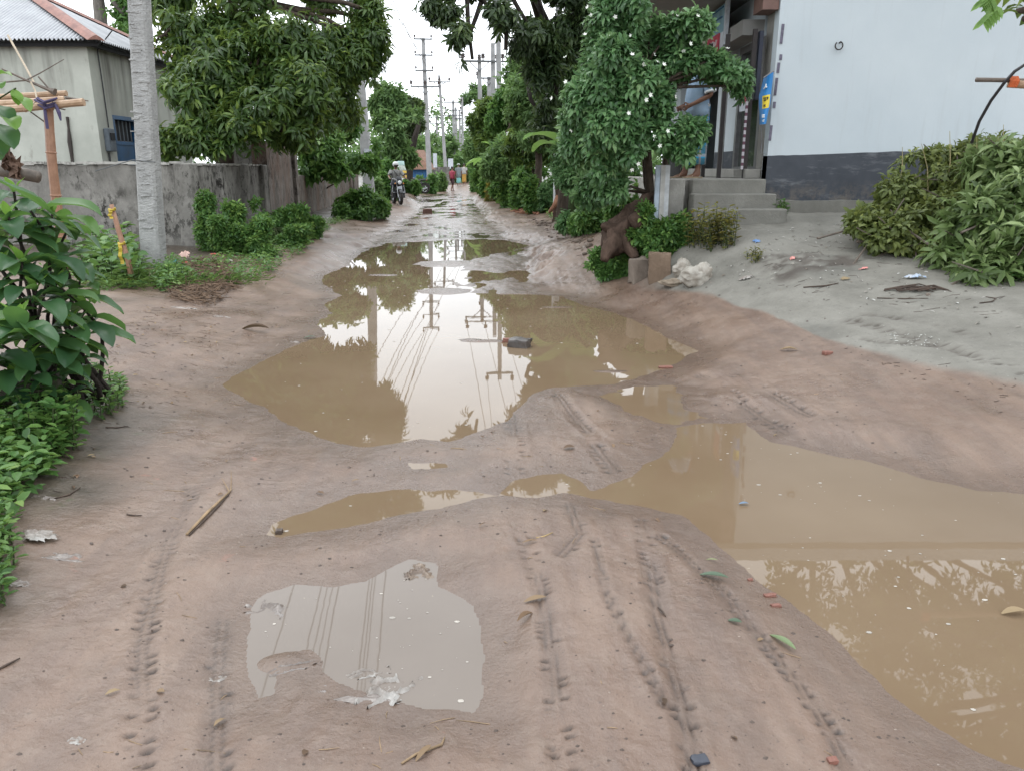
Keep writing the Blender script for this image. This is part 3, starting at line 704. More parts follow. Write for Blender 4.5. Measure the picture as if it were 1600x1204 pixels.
m = MB(); pr = [(-8.1, .2), (-6.4, .2), (-6.4, 1.9), (-6.6, 2.25), (-6.9, 2.3), (-7.0, 2.75), (-7.35, 2.9), (-7.5, 3.3), (-8.1, 3.35)]
m.prism(pr, .22, lambda a, b, d: (a, 21.9 + d, b)); m.build('masonry', M_wall, sh)

# ---------- utility poles ----------
def square_pole(mb, base, top, w0, w1, n=14, bumps=0.0):
    base = np.array(base, float); top = np.array(top, float); R = []
    for i in range(n + 1):
        f = i / n; p = base + (top - base) * f; w = (w0 + (w1 - w0) * f) / 2; c = w * .78
        R.append(np.array([p + (a, b, 0) for a, b in ((-w, -c), (-c, -w), (c, -w), (w, -c), (w, c), (c, w), (-c, w), (-w, c))]) + (rng.random((8, 3)) - .5) * bumps)
    mb.rings(R)
def crossarm(root, c, half, dirv, nins=2, brace=True, big=False):
    c = np.array(c, float); d = np.array([*dirv, 0.0]); d = unit(d); m = MB(); m.bar(c - d * half, c + d * half, .09, .09)
    if brace:
        for sgn in (-1, 1): m.bar(c + d * sgn * half * .55, c - (0, 0, half * .5), .045)
    arm = m.build('crossarm', M_steel, root)
    pts = []
    for k in range(nins):
        u = -1 + 2 * k / (nins - 1); q = c + d * u * (half - .06); h = .36 if big else .24
        i = MB(); 
        prof = [(.028, 0), (.028, .08), (.085, .10), (.085, .15), (.05, .16), (.075, .19), (.07, .24), (.03, .26)]
        i.rings([np.array([q + (r * math.cos(a) * h / .26, r * math.sin(a) * h / .26, .045 + z * h / .26) for a in np.linspace(0, 2 * math.pi, 9)[:-1]]) for r, z in prof])
        i.build('insulator', M_ins, arm); pts.append(q + (0, 0, .045 + h))
    return pts
WIRES = []
# near pole by the wall
pb = gz(238, 414, .28); pt = np.array([pb[0] + .62, pb[1] + .1, 9.4])
po = thing('utility_pole', 'rough square concrete utility pole standing close in front of the mouldy wall', 'utility pole', pb)
t = NT('rough_cast_concrete'); P_ = t.pos(); c = t.ramp(t.noise(P_, 5, 6, .6), [(.3, (.33, .33, .325)), (.7, (.45, .45, .44))])
c = t.mix(t.ramp(t.noise(t.mapping(P_, (1, 1, 2.2)), 14, 5, .7), [(.58, 0), (.66, .6)]), c, (.17, .165, .155))
M_rough = t.done(t.princ(c, .9, t.bump(t.noise(t.mapping(P_, (1, 1, 2)), 16, 6, .7), .9, .05), spec=.2))
m = MB(); square_pole(m, pb - (0, 0, .4), pt, .29, .15, 60, .008)
for k in range(46):
    z = .5 + rng.random() * 5.2; f = z / 9.1; p = pb + (pt - pb) * f; w = (.29 - .14 * f) / 2
    m.box((p[0] + (rng.random() - .5) * w * 1.3, p[1] - w + .004, pb[2] + z), (.05 + .12 * rng.random(), .02, .012 + .025 * rng.random()), ry=(rng.random() - .5) * .3, bev=.008)
m.build('shaft', M_rough, po)
m = MB(); z = 1.55; p = pb + (pt - pb) * z / 9.1
m.tube([(p[0] - .6, p[1] - .3, z + .05), (p[0] - .3, p[1] - .27, z + .14), (p[0] - .1, p[1] - .22, z + .2), (p[0] + .2, p[1] - .2, z + .17)], .007, 5); m.build('tie_wire', M_steel, po)
def far_pole(label, bx, by, zb, top, w0, w1, arms, d, group=None, hgt_ins=2, cap=True, pxm_=None, mat=None, **kw):
    r = thing('utility_pole', label, 'utility pole', (bx, by, zb), group=group)
    m = MB(); square_pole(m, (bx, by, zb - .4), top, w0, w1, 8); m.build('shaft', mat or M_conc2, r)
    P = []
    for (z, half, nins, br, big) in arms:
        f = (z - zb) / (top[2] - zb); c = np.array([bx, by, zb]) + (np.array(top) - (bx, by, zb)) * f
        P.append(crossarm(r, c - (0, .18, 0), half, d, nins, br, big))
    return r, P
ad = (1, .12)
p1, A1 = far_pole('tall concrete utility pole with a white poster, rising beside the motorbike rider', -5.35, 30.0, .1, (-5.75, 30, 10.2), .40, .24,
                  [(9.9, .65, 2, False, False), (9.25, .65, 2, False, False), (8.6, .65, 2, False, False), (7.75, 1.15, 3, True, True)], ad)
m = MB(); 
for a in range(2): m.box((-5.35 + .02, 29.755, 2.0 - a * .02), (.30 - a * .1, .012, .62 - a * .2), ry=.05)
m.build('poster', plain('white_poster', (.45, .48, .53), .7), p1)
b2 = gz(672, 294, .18); f2 = gy(661, 60, b2[1])
p2, A2 = far_pole('concrete utility pole with four crossarms standing at the left edge of the lane', b2[0], b2[1], b2[2], (f2[0], b2[1], f2[2]), .38, .24,
                  [(gy(661, 62, b2[1])[2], .65, 2, False, False), (gy(661, 87, b2[1])[2], .65, 2, False, False), (gy(661, 111, b2[1])[2], .65, 2, False, False), (gy(661, 136, b2[1])[2], 1.05, 3, True, True)], ad)
m = MB(); q = gy(680, 251, b2[1]); m.box((q[0], q[1] - .1, q[2]), (.28, .05, 1.0)); m.build('notice_board', plain('white_board', (.5, .53, .58), .6), p2)
m = MB(); m.bar((q[0] - .4, q[1] - .1, q[2] + .3), (q[0], q[1] - .1, q[2] + .3), .04); m.build('board_bracket', M_steel, p2)
b3 = gz(698, 285, .25); f3 = gy(686, 118, b3[1])
p3, A3 = far_pole('slim leaning concrete utility pole behind the four-armed pole', b3[0], b3[1], b3[2], (f3[0], b3[1], f3[2]), .34, .22, [(f3[2] - .6, 1.0, 3, True, True)], ad)
m = MB(); q = gy(701, 256, b3[1]); m.box((q[0] + .2, q[1] - .1, q[2]), (.5, .05, .95)); m.build('notice_board', plain('white_board', (.5, .53, .58), .6), p3)
DIST = [('distant utility pole with three crossarms above the far trees', 708, 157, 92, [(160, 1.0), (172, .9), (180, 1.0)]), ('thin distant utility pole beside the three-armed one', 712, 168, 104, [(185, .9)]),
        ('bare distant utility pole nearest the umbrella shaped tree', 722, 152, 98, []), ('short distant utility pole between the two tall left poles', 682, 182, 110, [(184, 1.0), (193, .9)]), ('faint distant utility pole right of the bushy left trees', 656, 182, 100, [(183, .7)]),
        ('distant utility pole with a low crossarm left of the bare one', 718, 172, 112, [(186, .8)])]
AD = []
for lb, px, py, Y, arms in DIST:
    tp = gy(px, py, Y); r, P = far_pole(lb, tp[0], Y, .3, (tp[0], Y, tp[2]), .34, .24, [(gy(px, a, Y)[2] - .05, hf, 2, False, True) for a, hf in arms], ad); AD.append(P)
# right hand poles
def rpole(lb, px0, px1, ytop, Y, arms, w=.34):
    tp = gy(px1, ytop, Y); bs = gy(px0, 262, Y)
    return far_pole(lb, bs[0], Y, .4, (tp[0], Y, tp[2]), w, w * .65, [(gy(px1, a, Y)[2], hf, n, b, True) for a, hf, n, b in arms], ad)
rp1, AR1 = rpole('concrete utility pole with one long crossarm half hidden behind the right trees', 752, 749, 92, 50, [(97, 1.1, 3, True)])
rp2, AR2 = rpole('concrete utility pole of the tall right pair, left one with the transformer arm', 772, 770, 68, 46, [(97, 1.7, 4, False)])
rp3, AR3 = rpole('tallest concrete utility pole of the right pair, reaching into the hanging leaves', 781, 778, -12, 44, [(2, .8, 2, False)])
rp4, AR4 = rpole('short utility pole with a small crossarm between the right poles', 765, 764, 120, 54, [(123, .8, 2, True)], .36)
rp5, AR5 = rpole('slim grey service pole standing among the dark leaves above the cut trunk', 874, 872, -30, 22.5, [], .2)
m = MB(); q = gy(873, 245, 22.4); m.tube([(q[0], 22.5, .5), (q[0], 22.5, 2.4)], .14, 10); m.build('white_painted_band', plain('white_pole_paint', (.5, .52, .53), .7), rp5)
# wires: far pole -> rider pole -> past the camera overhead
def sag(a, b, s, n=14):
    a = np.array(a); b = np.array(b); return [a + (b - a) * u - np.array([0, 0, 4 * s * u * (1 - u)]) for u in np.linspace(0, 1, n)]
n_w = 0; lev = ['topmost', 'second', 'third', 'lowest, longest']; side = {2: ['left', 'right'], 3: ['left', 'middle', 'right']}
PV = np.array([-.9, -9.0, 9.6])
for li, (a, b) in enumerate(zip(A1, A2)):
    for k in range(len(a)):
        m = MB(); end = PV + ((k - (len(a) - 1) / 2) * (1.1 if li < 3 else .9), 0, (a[k][2] - 9.9))
        m.tube(sag(b[k], a[k], .5) + sag(a[k], end, .7)[1:], .016, 5)
        o = m.build('power_line', M_wire, None)
        tag(o, f'power line from the {side[len(a)][k]} insulator of the {lev[li]} crossarm on the left poles', 'power line', 'power lines along the lane')
for k in range(3):
    m = MB(); m.tube(sag(A2[3][k], A3[0][k], .35) + sag(A3[0][k], AD[0][0][min(k, 1)] + (0, 0, .1 * k), .5)[1:], .02, 5)
    tag(m.build('power_line', M_wire), f'power line running on past the slim leaning pole, {["left","middle","right"][k]} wire of three', 'power line', 'power lines along the lane')
for k in range(3):
    m = MB(); m.tube(sag(AR1[0][k], AR2[0][k], .1, 5) + sag(AR2[0][k], (2.2 + k * .5, -9, 9.2), .9)[1:], .011, 5)
    tag(m.build('power_line', M_wire), f'black power line from the long crossarm of the right poles, {["left","middle","right"][k]} wire of three', 'power line', 'power lines over the right trees')
for k in range(2):
    m = MB(); m.tube(sag(AR3[0][k] , (1.3 + k * .7, -9, 10.2), .9, 20), .011, 5)
    tag(m.build('power_line', M_wire), f'black power line from the tallest right pole, {["left","right"][k]} wire of two', 'power line', 'power lines over the right trees')

# ---------- bamboo rack, log and stick ----------
def bamboomat(name, a, b):
    t = NT(name); c = t.tc(); return t.done(t.princ(t.ramp(t.noise(t.mapping(c, (3, 3, 3)), 6, 5, .6), [(.3, a), (.7, b)]), .5, spec=.4))
M_bam = bamboomat('dry_bamboo', (.27, .17, .10), (.43, .30, .20)); M_bam2 = bamboomat('brown_bamboo', (.22, .115, .07), (.31, .175, .11)); M_wood = bamboomat('grey_wood', (.07, .055, .045), (.16, .13, .105))
def bamboo(mb, a, b, r, node=.28):
    a = np.array(a, float); b = np.array(b, float); L = np.linalg.norm(b - a); pts = []; rad = []; s = 0
    off = perp(b - a)[0]
    while s < L:
        for ds, k in ((0, 1.0), (node * .45, .95), (node * .93, 1.0), (node * .955, 1.16), (node * .98, 1.0)):
            if s + ds > L: break
            u = (s + ds) / L; pts.append(a + (b - a) * u + off * .012 * math.sin(u * 7)); rad.append(r * k * (1 - .15 * u))
        s += node
    pts.append(b); rad.append(r * .86); mb.tube(pts, rad, 9)
YR = 6.4
rk = thing('bamboo_rack', 'lashed bamboo pole rack on one upright post behind the broad-leaved plant', 'rack', gy(85, 330, YR))
m = MB(); bamboo(m, gy(99, 430, YR), gy(74, 158, YR), .042, .33); m.build('post', M_bam2, rk)
for (a, b, r, dy) in (((-150, 186), (131, 160), .034, -.08), ((-140, 172), (101, 156), .032, 0), ((-150, 160), (104, 146), .026, .1), ((-160, 178), (16, 152), .03, .2)):
    m = MB(); bamboo(m, gy(*a, YR + dy), gy(*b, YR + dy), r, .24); m.build('bamboo_rail', M_bam, rk)
m = MB(); c0 = gy(80, 164, YR - .06)
for k in range(7): 
    p = c0 + (rng.random(3) - .5) * .05; m.tube([p + (-.07, -.05, .02), p + (0, -.085, -.01), p + (.07, -.03, .02)], .008, 5)
m.tube([c0 + (.06, -.05, 0), c0 + (.085, -.06, -.06), c0 + (.09, -.06, -.12)], [.012, .016, .006], 5); m.tube([c0 + (-.02, -.06, .0), c0 + (-.02, -.065, -.18)], .012, 5)
m.build('lashing', plain('purple_cloth_strip', (.055, .045, .10), .8), rk)
m = MB(); m.tube([gy(48, 128, YR - .1), gy(55, 142, YR - .1), gy(58, 156, YR - .12), gy(50, 164, YR - .12)], .007, 5); m.tube([gy(12, 55, YR + .1), gy(40, 105, YR + .05), gy(53, 130, YR)], .008, 5); m.build('string', plain('pale_string', (.5, .42, .32), .8), rk)
tw = MB(); tw.tube([gy(3, 108, YR), gy(40, 125, YR), gy(75, 140, YR), gy(86, 144, YR)], [.006, .01, .014, .03], 6); tw.tube([gy(60, 120, YR), gy(75, 137, YR)], .007, 5); tw.tube([gy(103, 153, YR), gy(138, 158, YR)], [.012, .004], 5)
tw.tube([gy(-10, 130, YR), gy(40, 126, YR), gy(62, 115, YR), gy(100, 93, YR)], [.007, .006, .005, .003], 5); tw.tube([gy(48, 175, YR), gy(70, 191, YR)], .006, 5); tw.tube([gy(90, 169, YR), gy(102, 172, YR)], .005, 5)
tw.build('dry_twig', M_wood, rk)
lg = MB(); lg.tube([gy(-160, 246, 5.6), gy(0, 266, 5.6), gy(30, 271, 5.6), gy(60, 277, 5.6)], [.05, .046, .044, .042], 10); o = lg.build('log', M_wood, smooth=True); tag(o, 'sawn grey wooden log end resting in the plants under the bamboo rack', 'log')
for i, (x, y) in enumerate(((10, 235), (22, 250))):
    m = MB(); c = gy(x, y, 5.55); R = []
    for k in range(8): m.quadgrid(np.array([[c + (rng.random(3) - .5) * .09 + (0, 0, -.05 * a) for b in range(3)] for a in range(3)]))
    tag(m.build('dead_leaf', plain('dried_brown_leaf', (.10, .055, .035), .8, 0, .4)), ['crumpled dead brown leaf hanging left above the log', 'crumpled dead brown leaf hanging at the middle of the log'][i], 'dead leaf', 'dead leaves above the log')
sk = thing('marker_stick', 'leaning wooden stick tied with two yellow ribbons beside the near utility pole', 'stick', gz(208, 442, .27))
sb = gz(208, 442, .27); stp = gy(174, 320, sb[1] + .1)
m = MB(); m.tube([sb - (0, 0, .1), sb + (stp - sb) * .3 + (.015, 0, 0), sb + (stp - sb) * .7, stp], [.036, .034, .032, .026], 8); m.build('shaft', M_bam2, sk, True)
M_rib = plain('yellow_ribbon', (.42, .31, .03), .6, 0, .2)
for f, L in ((.50, .24), (.93, .10), (.04, .04)):
    p = sb + (stp - sb) * f; m = MB(); m.tube([p + (-.04, -.01, .01), p + (0, -.045, .0), p + (.042, -.01, .012)], .016, 6); m.tube([p + (.03, -.03, 0), p + (.05, -.04, .03)], .012, 5)
    m.quadgrid(np.array([[p + (-.035 + .045 * b + .012 * math.sin(a * 1.7), -.046 - .012 * (a % 2), -.0 - L * a / 5) for b in range(2)] for a in range(6)])); m.build('ribbon', M_rib, sk)

# ---------- things far down the left side ----------
ht = thing('hut', 'small far hut with brown thatched roof and blue tin wall beyond the left trees', 'hut', gy(652, 285, 62))
Yh = 62; M_thatch = plain('brown_thatch', (.17, .095, .065), .9, 0, .3, 5); M_bt = plain('blue_tin', (.03, .14, .33), .5, 0, .25, 4)
a = gy(636, 263, Yh); b = gy(668, 263, Yh); ap = gy(648, 234, Yh)
m = MB(); z0 = a[2]; w0 = (a[0] - .3, b[0] + .3)
m.add([(w0[0], Yh - .5, z0 - .1), (w0[1], Yh - .5, z0 - .1), (w0[1], Yh + 3.5, z0 - .1), (w0[0], Yh + 3.5, z0 - .1), (ap[0], Yh + .8, ap[2]), (ap[0] + .5, Yh + 2.2, ap[2])], [(0, 1, 5, 4), (0, 4, 3), (3, 4, 5, 2), (1, 2, 5), (3, 2, 1, 0)]); m.build('roof', M_thatch, ht)
m = MB(); m.box(((a[0] + b[0]) / 2, Yh + 1.4, z0 / 2), (b[0] - a[0], 2.8, z0 - .1)); wl = m.build('wall', M_bt, ht)
m = MB()
for k in range(12): m.box((a[0] + .1 + k * (b[0] - a[0] - .2) / 11, Yh - .02, z0 / 2), (.05, .04, z0 - .3))
m.build('tin_ribs', M_bt, wl)
fw_ = thing('garden_wall', 'short weathered grey wall far off behind the four-armed pole', 'wall', gy(690, 285, 66))
m = MB(); q0 = gy(676, 280, 66); q1 = gy(703, 280, 66); wobble_wall(m, q0[:2], q1[:2], 0, 1.7, .2); m.build('wall_panel', M_wall, fw_)
sk_ = thing('hanging_sack', 'long teal, white and yellow sack hung from a tree behind the motorbike rider', 'sack', gy(627, 278, 37))
def loft(mb, secs, n=14):    # (center, rx, ry, tilt)
    mb.rings([np.array([np.array(c) + (rx * math.cos(a), ry * math.sin(a), tl * math.cos(a)) for a in np.linspace(0, 2 * math.pi, n + 1)[:-1]]) for c, rx, ry, tl in secs])
for nm, ys, xs, mt in (('sack_top', (252, 259), (626, 627), plain('teal_white_cloth', (.45, .62, .60), .7)), ('sack_middle', (259, 267), (627, 630), plain('white_cloth', (.50, .55, .50), .7)), ('sack_bottom', (267, 279), (630, 633), plain('yellow_cloth', (.62, .42, .07), .7))):
    m = MB(); s = []
    for k in range(5):
        u = k / 4; y = ys[0] + (ys[1] - ys[0]) * u; s.append((gy(xs[0] + (xs[1] - xs[0]) * u, y, 37), .15 * (1.05 if nm == 'sack_top' else 1.0) * (1 - .45 * u if nm == 'sack_bottom' else 1), .1, .0))
    loft(m, s); m.build(nm, mt, sk_, True)
m = MB(); m.tube([gy(627, 252, 37), gy(627, 243, 37)], .02, 5); m.build('rope', M_wire, sk_)
# ---------- the shop on the right ----------
FX, FY = 3.5, 11.0; PZ = 1.5; SZ = 4.02
t = NT('white_wall_paint'); P_ = t.pos(); c = t.ramp(t.noise(P_, .9, 6, .6), [(.3, (.46, .515, .55)), (.7, (.52, .57, .60))])
c = t.mix(t.ramp(t.noise(P_, 38, 3, .5), [(.735, 0), (.77, .5)]), c, (.30, .32, .33)); c = t.mix(t.ramp(t.noise(t.mapping(P_, (4, 4, .35)), 2.2, 7, .65), [(.55, 0), (.75, .22)]), c, (.33, .34, .34)); c = t.mix(t.ramp(t.noise(t.mapping(P_, (2, 2, .4)), 2, 5, .6), [(.58, 0), (.78, .25)]), c, (.45, .48, .49))
M_white = t.done(t.princ(c, .7, t.bump(t.noise(P_, 30, 4), .08, .01), spec=.3))
t = NT('dark_skirting_paint'); P_ = t.pos(); c = t.ramp(t.noise(P_, 2.2, 6, .65), [(.3, (.035, .041, .052)), (.7, (.065, .072, .086))])
c = t.mix(t.ramp(t.noise(t.mapping(P_, (1, 1, 4)), 2.6, 6, .7), [(.54, 0), (.70, .7)]), c, (.16, .17, .185))
sx = t.n('ShaderNodeSeparateXYZ'); t.l(P_, sx.inputs[0]); c = t.mix(t.math('MULTIPLY', t.ramp(t.math('SUBTRACT', sx.outputs[2], 1.0), [(.2, 1), (.5, 0)]), t.ramp(t.noise(P_, 7, 6, .75), [(.45, 0), (.6, .8)])), c, (.15, .13, .11))
M_band = t.done(t.princ(c, .65, spec=.35))
M_step = wallmat('step_cement', (.205, .20, .18), (.13, .125, .11), .45, False); M_step2 = wallmat('pale_cement', (.33, .32, .295), (.2, .19, .17), .35, False)
M_soffit = plain('plaster_soffit', (.24, .235, .225), .85, 0, .1, 2); M_alu = plain('grey_aluminium', (.18, .18, .185), .4, .4); M_iron = plain('dark_iron', (.03, .024, .024), .5, .2)
M_brown = plain('brown_beam_paint', (.15, .085, .07), .7); M_glass = plain('dark_window_glass', (.05, .06, .05), .06, 0, .3, 3)
sp = thing('shop', 'white shop building with dark painted skirting, raised verandah and flat concrete roof', 'shop', (6, 13.5, 1.0))
X1 = 14.0; Y1 = 18.5
m = MB(); m.box(((FX + X1) / 2, FY + .1, (1.25 + SZ) / 2), (X1 - FX, .2, SZ - 1.25)); w_ = m.build('white_wall', M_white, sp)
m = MB(); xs_ = np.arange(FX, X1 + .01, .05); zt = np.interp(xs_, [FX, 5.3, X1], [1.80, 1.862, 1.97]) + .007 * fbm(xs_ * 5, xs_ * 0, 3, 3); nb_ = len(xs_)
m.rings([np.array([(x, FY - .004, 1.20), (x, FY + .19, 1.20), (x, FY + .19, z), (x, FY - .004, z)]) for x, z in zip(xs_, zt)])
m.build('painted_skirting', M_band, sp)
m = MB(); wobble_wall(m, (FX + .02, FY - .02), (X1, FY - .02), .6, 1.21, .26, 60, .012); m.build('plinth', M_step, sp)
m = MB(); m.box((FX + .06, FY + .35, (1.2 + SZ) / 2), (.12, .3, SZ - 1.2)); m.build('corner_pillar', M_step2, sp)
# facade towards the lane
def fbox(mb, y0, y1, z0, z1, x=FX, th=.2): mb.box((x + th / 2, (y0 + y1) / 2, (z0 + z1) / 2), (th, y1 - y0, z1 - z0))
m = MB(); fbox(m, 12.75, 13.3, 1.9, 3.4); fbox(m, 13.42, 13.9, 1.9, 3.4); fbox(m, 17.0, Y1, 1.9, 3.4); fbox(m, 11.6, Y1, 3.4, SZ); m.build('facade_wall', M_white, sp)
for y0_, y1_ in ((12.75, 13.3), (13.42, 13.9), (17.0, Y1)): m = MB(); fbox(m, y0_, y1_, 1.5, 1.9, FX - .003, .2); m.build('painted_skirting', M_band, sp)
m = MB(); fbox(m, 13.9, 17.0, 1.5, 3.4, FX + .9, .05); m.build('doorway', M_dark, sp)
m = MB(); m.box(((FX + X1) / 2, Y1 + .1, 2.5), (X1 - FX, .2, 3.0)); m.box((X1 + .1, (FY + Y1) / 2 + .1, 2.5), (.2, Y1 - FY + .2, 3.0)); m.build('rear_wall', M_white, sp)
m = MB(); m.box(((FX + X1) / 2, (FY + Y1) / 2, 1.3), (X1 - FX - .5, Y1 - FY - .5, .36)); m.build('floor_slab', M_step, sp)
gd = MB(); fbox(gd, 11.62, 12.68, 1.62, 3.32, FX + .07, .03); gd = gd.build('glass_door', M_glass, sp)
m = MB()
for y in (11.57, 12.70): fbox(m, y - .05, y + .05, 1.55, 3.4, FX - .0, .1)
fbox(m, 11.62, 12.65, 1.55, 1.66, FX, .1); fbox(m, 11.62, 12.65, 3.3, 3.4, FX, .1); m.build('door_frame', M_alu, gd)
m = MB(); fbox(m, 13.3, 13.42, 1.5, 3.4, FX - .01, .1); m.build('drain_pipe', M_alu, sp)
sh_ = MB(); m = sh_; fbox(m, 11.25, 11.5, 2.55, 3.42, FX - .16, .05); m.build('folded_shutter', plain('blue_black_shutter', (.02, .025, .045), .5), sp)
m = MB(); fbox(m, 11.03, 11.45, 3.64, SZ, FX - .22, .21); bm_ = m.build('beam_end', M_brown, sp)
m = MB(); m.box((FX - .12, 11.024, 3.83), (.05, .02, .1)); m.build('beam_hole', M_dark, bm_)
m = MB(); fbox(m, 11.62, 17.5, 3.42, 3.62, FX - .3, .3); m.build('lintel', M_soffit, sp)
# peeling poster strip on the corner
for k, (z0, z1, xo) in enumerate(((3.22, 3.46, .05), (3.02, 3.09, .06), (2.86, 2.99, .04), (2.58, 2.80, .03), (2.42, 2.5, .03), (2.0, 2.2, .012))):
    m = MB(); m.box((FX + xo, FY - .006, (z0 + z1) / 2), (.035, .008, z1 - z0), ry=.03); m.build('paint_patch', plain('faded_purple_paint', (.12, .11, .15), .8, 0, .4, 20), sp)
# roof slab with overhang
m = MB(); m.box(((1.75 + X1 + .3) / 2, (FY + Y1) / 2 + .35, SZ + .06), (X1 + .3 - 1.75, Y1 - FY + .7, .12), bev=.01); m.build('roof_slab', M_soffit, sp)
m = MB(); m.box(((1.75 + X1) / 2, FY + .06, SZ + .22), (X1 - 1.75, .1, .2)); m.build('parapet', M_white, sp)
# platform and steps
vr = MB(); vr.box((2.76, 14.6, 1.1), (1.46, 7.0, .8), bev=.012); vr.build('verandah_floor', M_step2, sp)
m = MB(); m.box((2.19, 11.05, 1.08), (.36, .36, .84), bev=.015); m.build('landing_block', M_step2, sp)
m = MB(); m.box((FX - .12, 14.4, PZ + .065), (.22, 6.4, .13), bev=.01); m.build('door_threshold', M_step2, sp)
for k, (x0, x1, y0, z1) in enumerate(((2.46, 3.47, 10.86, 1.497), (2.42, 3.53, 10.56, 1.31), (2.38, 3.58, 10.24, 1.13))):
    m = MB(); ly = [11.095, 10.857, 10.557][k]; m.box(((x0 + x1) / 2, (y0 + ly) / 2, z1 - .35), (x1 - x0, ly - y0, .7), bev=.014); m.build('step', M_step, sp)
t = NT('striped_tape'); sx = t.n('ShaderNodeSeparateXYZ'); t.l(t.pos(), sx.inputs[0]); M_tape = t.done(t.princ(t.mix(t.math('GREATER_THAN', t.math('FRACT', t.math('MULTIPLY', sx.outputs[2], 10.5)), .55), (.55, .52, .56), (.13, .05, .08)), .6))
for i, (px, y) in enumerate(((1163, 11.32), (1123, 11.75), (1098, 12.6))):
    q = gy(px, 268, y); m = MB(); m.bar((q[0], y, PZ), (q[0], y, 3.45), .055); o = m.build('verandah_post', M_iron, sp)
    if i == 0:
        s = MB(); s.box((q[0] - .042, y - .01, 2.15), (.03, .03, 1.05))
        s.build('red_white_tape', M_tape, o)
m = MB(); m.box((2.32, 11.6, 1.68), (.28, .1, .34)); m.build('grey_post_base', plain('grey_slate', (.09, .09, .09), .8), sp)
# sign boards above the verandah
sg = thing('shop_signboard', 'faded pale green and blue shop signboard hung under the verandah roof', 'sign', (FX - .38, 14, 3.6))
SX = FX - .36
m = MB(); fbox(m, 12.40, 13.22, 3.60, 3.98, SX, .03); m.build('blue_panel', plain('faded_sky_blue_print', (.22, .38, .46), .6, 0, .3, 4), sg)
m = MB(); fbox(m, 13.22, 16.4, 3.60, 3.98, SX, .03); m.build('cream_panel', plain('faded_cream_print', (.47, .48, .38), .6, 0, .18, 4), sg)
m = MB(); fbox(m, 12.30, 12.40, 3.40, 4.0, SX - .01, .05); fbox(m, 12.40, 12.62, 3.38, 3.60, SX, .03); m.build('sign_edge', plain('white_board', (.5, .53, .58), .6), sg)
def strokes(mb, y0, z0, scale, segs, x):       # thick brush strokes drawn on a plane facing the lane
    for (a, b) in segs: mb.bar((x, y0 - a[0] * scale, z0 + a[1] * scale), (x, y0 - b[0] * scale, z0 + b[1] * scale), .012, .16 * scale, up=(1, 0, 0))
m = MB(); random.seed(5)
for k in range(8):
    y = 15.9 - k * .32; strokes(m, y, 3.66, .24, [((0, 1), (1.1, 1)), ((.2, 1), (.2, .1)), ((.2, .1), (.7, .35)), ((.7, .35), (.85, .95))] if k % 2 else [((0, 1), (1.1, 1)), ((.9, 1), (.9, 0)), ((.9, .6), (.3, .35)), ((.3, .35), (.6, .1))], SX - .006)
m.build('lettering', plain('ochre_letter_paint', (.30, .20, .09), .7), sg)
m = MB(); strokes(m, 13.1, 3.68, .26, [((0, 1), (2.4, 1)), ((.3, .5), (2.2, .5))], SX - .006); m.build('lettering', plain('dark_blue_letter_paint', (.06, .15, .28), .7), sg)
rs = thing('red_sign', 'small red shop sign with white script hanging below the faded signboard', 'sign', (FX - .4, 13, 3.2))
m = MB(); fbox(m, 12.62, 13.32, 3.17, 3.60, SX - .02, .03); m.build('red_panel', plain('red_print', (.42, .045, .075), .5, 0, .2, 5), rs)
m = MB(); strokes(m, 13.2, 3.32, .2, [((.3, 0), (.9, 1)), ((.9, 1), (.9, .2)), ((.9, .2), (1.5, 1)), ((1.5, 1), (1.5, .2)), ((1.5, .3), (2.0, .9)), ((2.0, .9), (2.1, .3)), ((2.1, .3), (2.5, 1)), ((.2, -.1), (2.5, .15))], SX - .026); m.build('lettering', plain('white_letter_paint', (.7, .68, .68), .6), rs)
m = MB(); fbox(m, 12.62, 13.32, 3.02, 3.17, SX - .02, .03); m.build('orange_panel', plain('orange_print', (.55, .26, .12), .5, 0, .25, 6), rs)
ad_ = thing('advert_card', 'red and orange advert card hung inside the verandah beside the dark shutter', 'sign', (FX - .1, 11.9, 2.7))
m = MB(); fbox(m, 11.75, 12.2, 2.56, 2.86, FX - .1, .02); m.build('red_panel', plain('red_print', (.42, .045, .075), .5), ad_)
m = MB(); fbox(m, 11.75, 12.2, 2.86, 3.0, FX - .1, .02); m.build('orange_panel', plain('deep_orange_print', (.55, .16, .04), .5), ad_)
m = MB(); fbox(m, 11.75, 12.2, 2.45, 2.56, FX - .1, .02); m.build('white_panel', plain('white_board', (.5, .53, .58), .6), ad_)
# blue hanging banner with its own curl, tied at the corner
bn = thing('hanging_banner', 'curled blue and yellow advertising banner hanging at the corner of the white wall', 'banner', gy(1196, 196, 10.86))
YB = 10.86
L_e = [(1193, 123), (1189, 140), (1186, 150), (1186, 165), (1187, 180), (1187, 195)]; R_e = [(1209, 112), (1207, 130), (1205, 146), (1204, 160), (1200, 178), (1197, 194)]
def bpt(u, v, dy=0.0):
    k = v * 5; i = min(4, int(k)); f = k - i
    l = np.array(L_e[i]) * (1 - f) + np.array(L_e[i + 1]) * f; r = np.array(R_e[i]) * (1 - f) + np.array(R_e[i + 1]) * f
    p = l + (r - l) * u; return gy(p[0], p[1], YB + .10 * (1 - u) ** 2 - .09 * math.sin(u * 3.0) + .03 * math.sin(v * 5) - dy)
def bgrid(u0, u1, v0, v1, nu, nv, dy): return np.array([[bpt(u0 + (u1 - u0) * i / nu, v0 + (v1 - v0) * j / nv, dy) for i in range(nu + 1)] for j in range(nv + 1)])
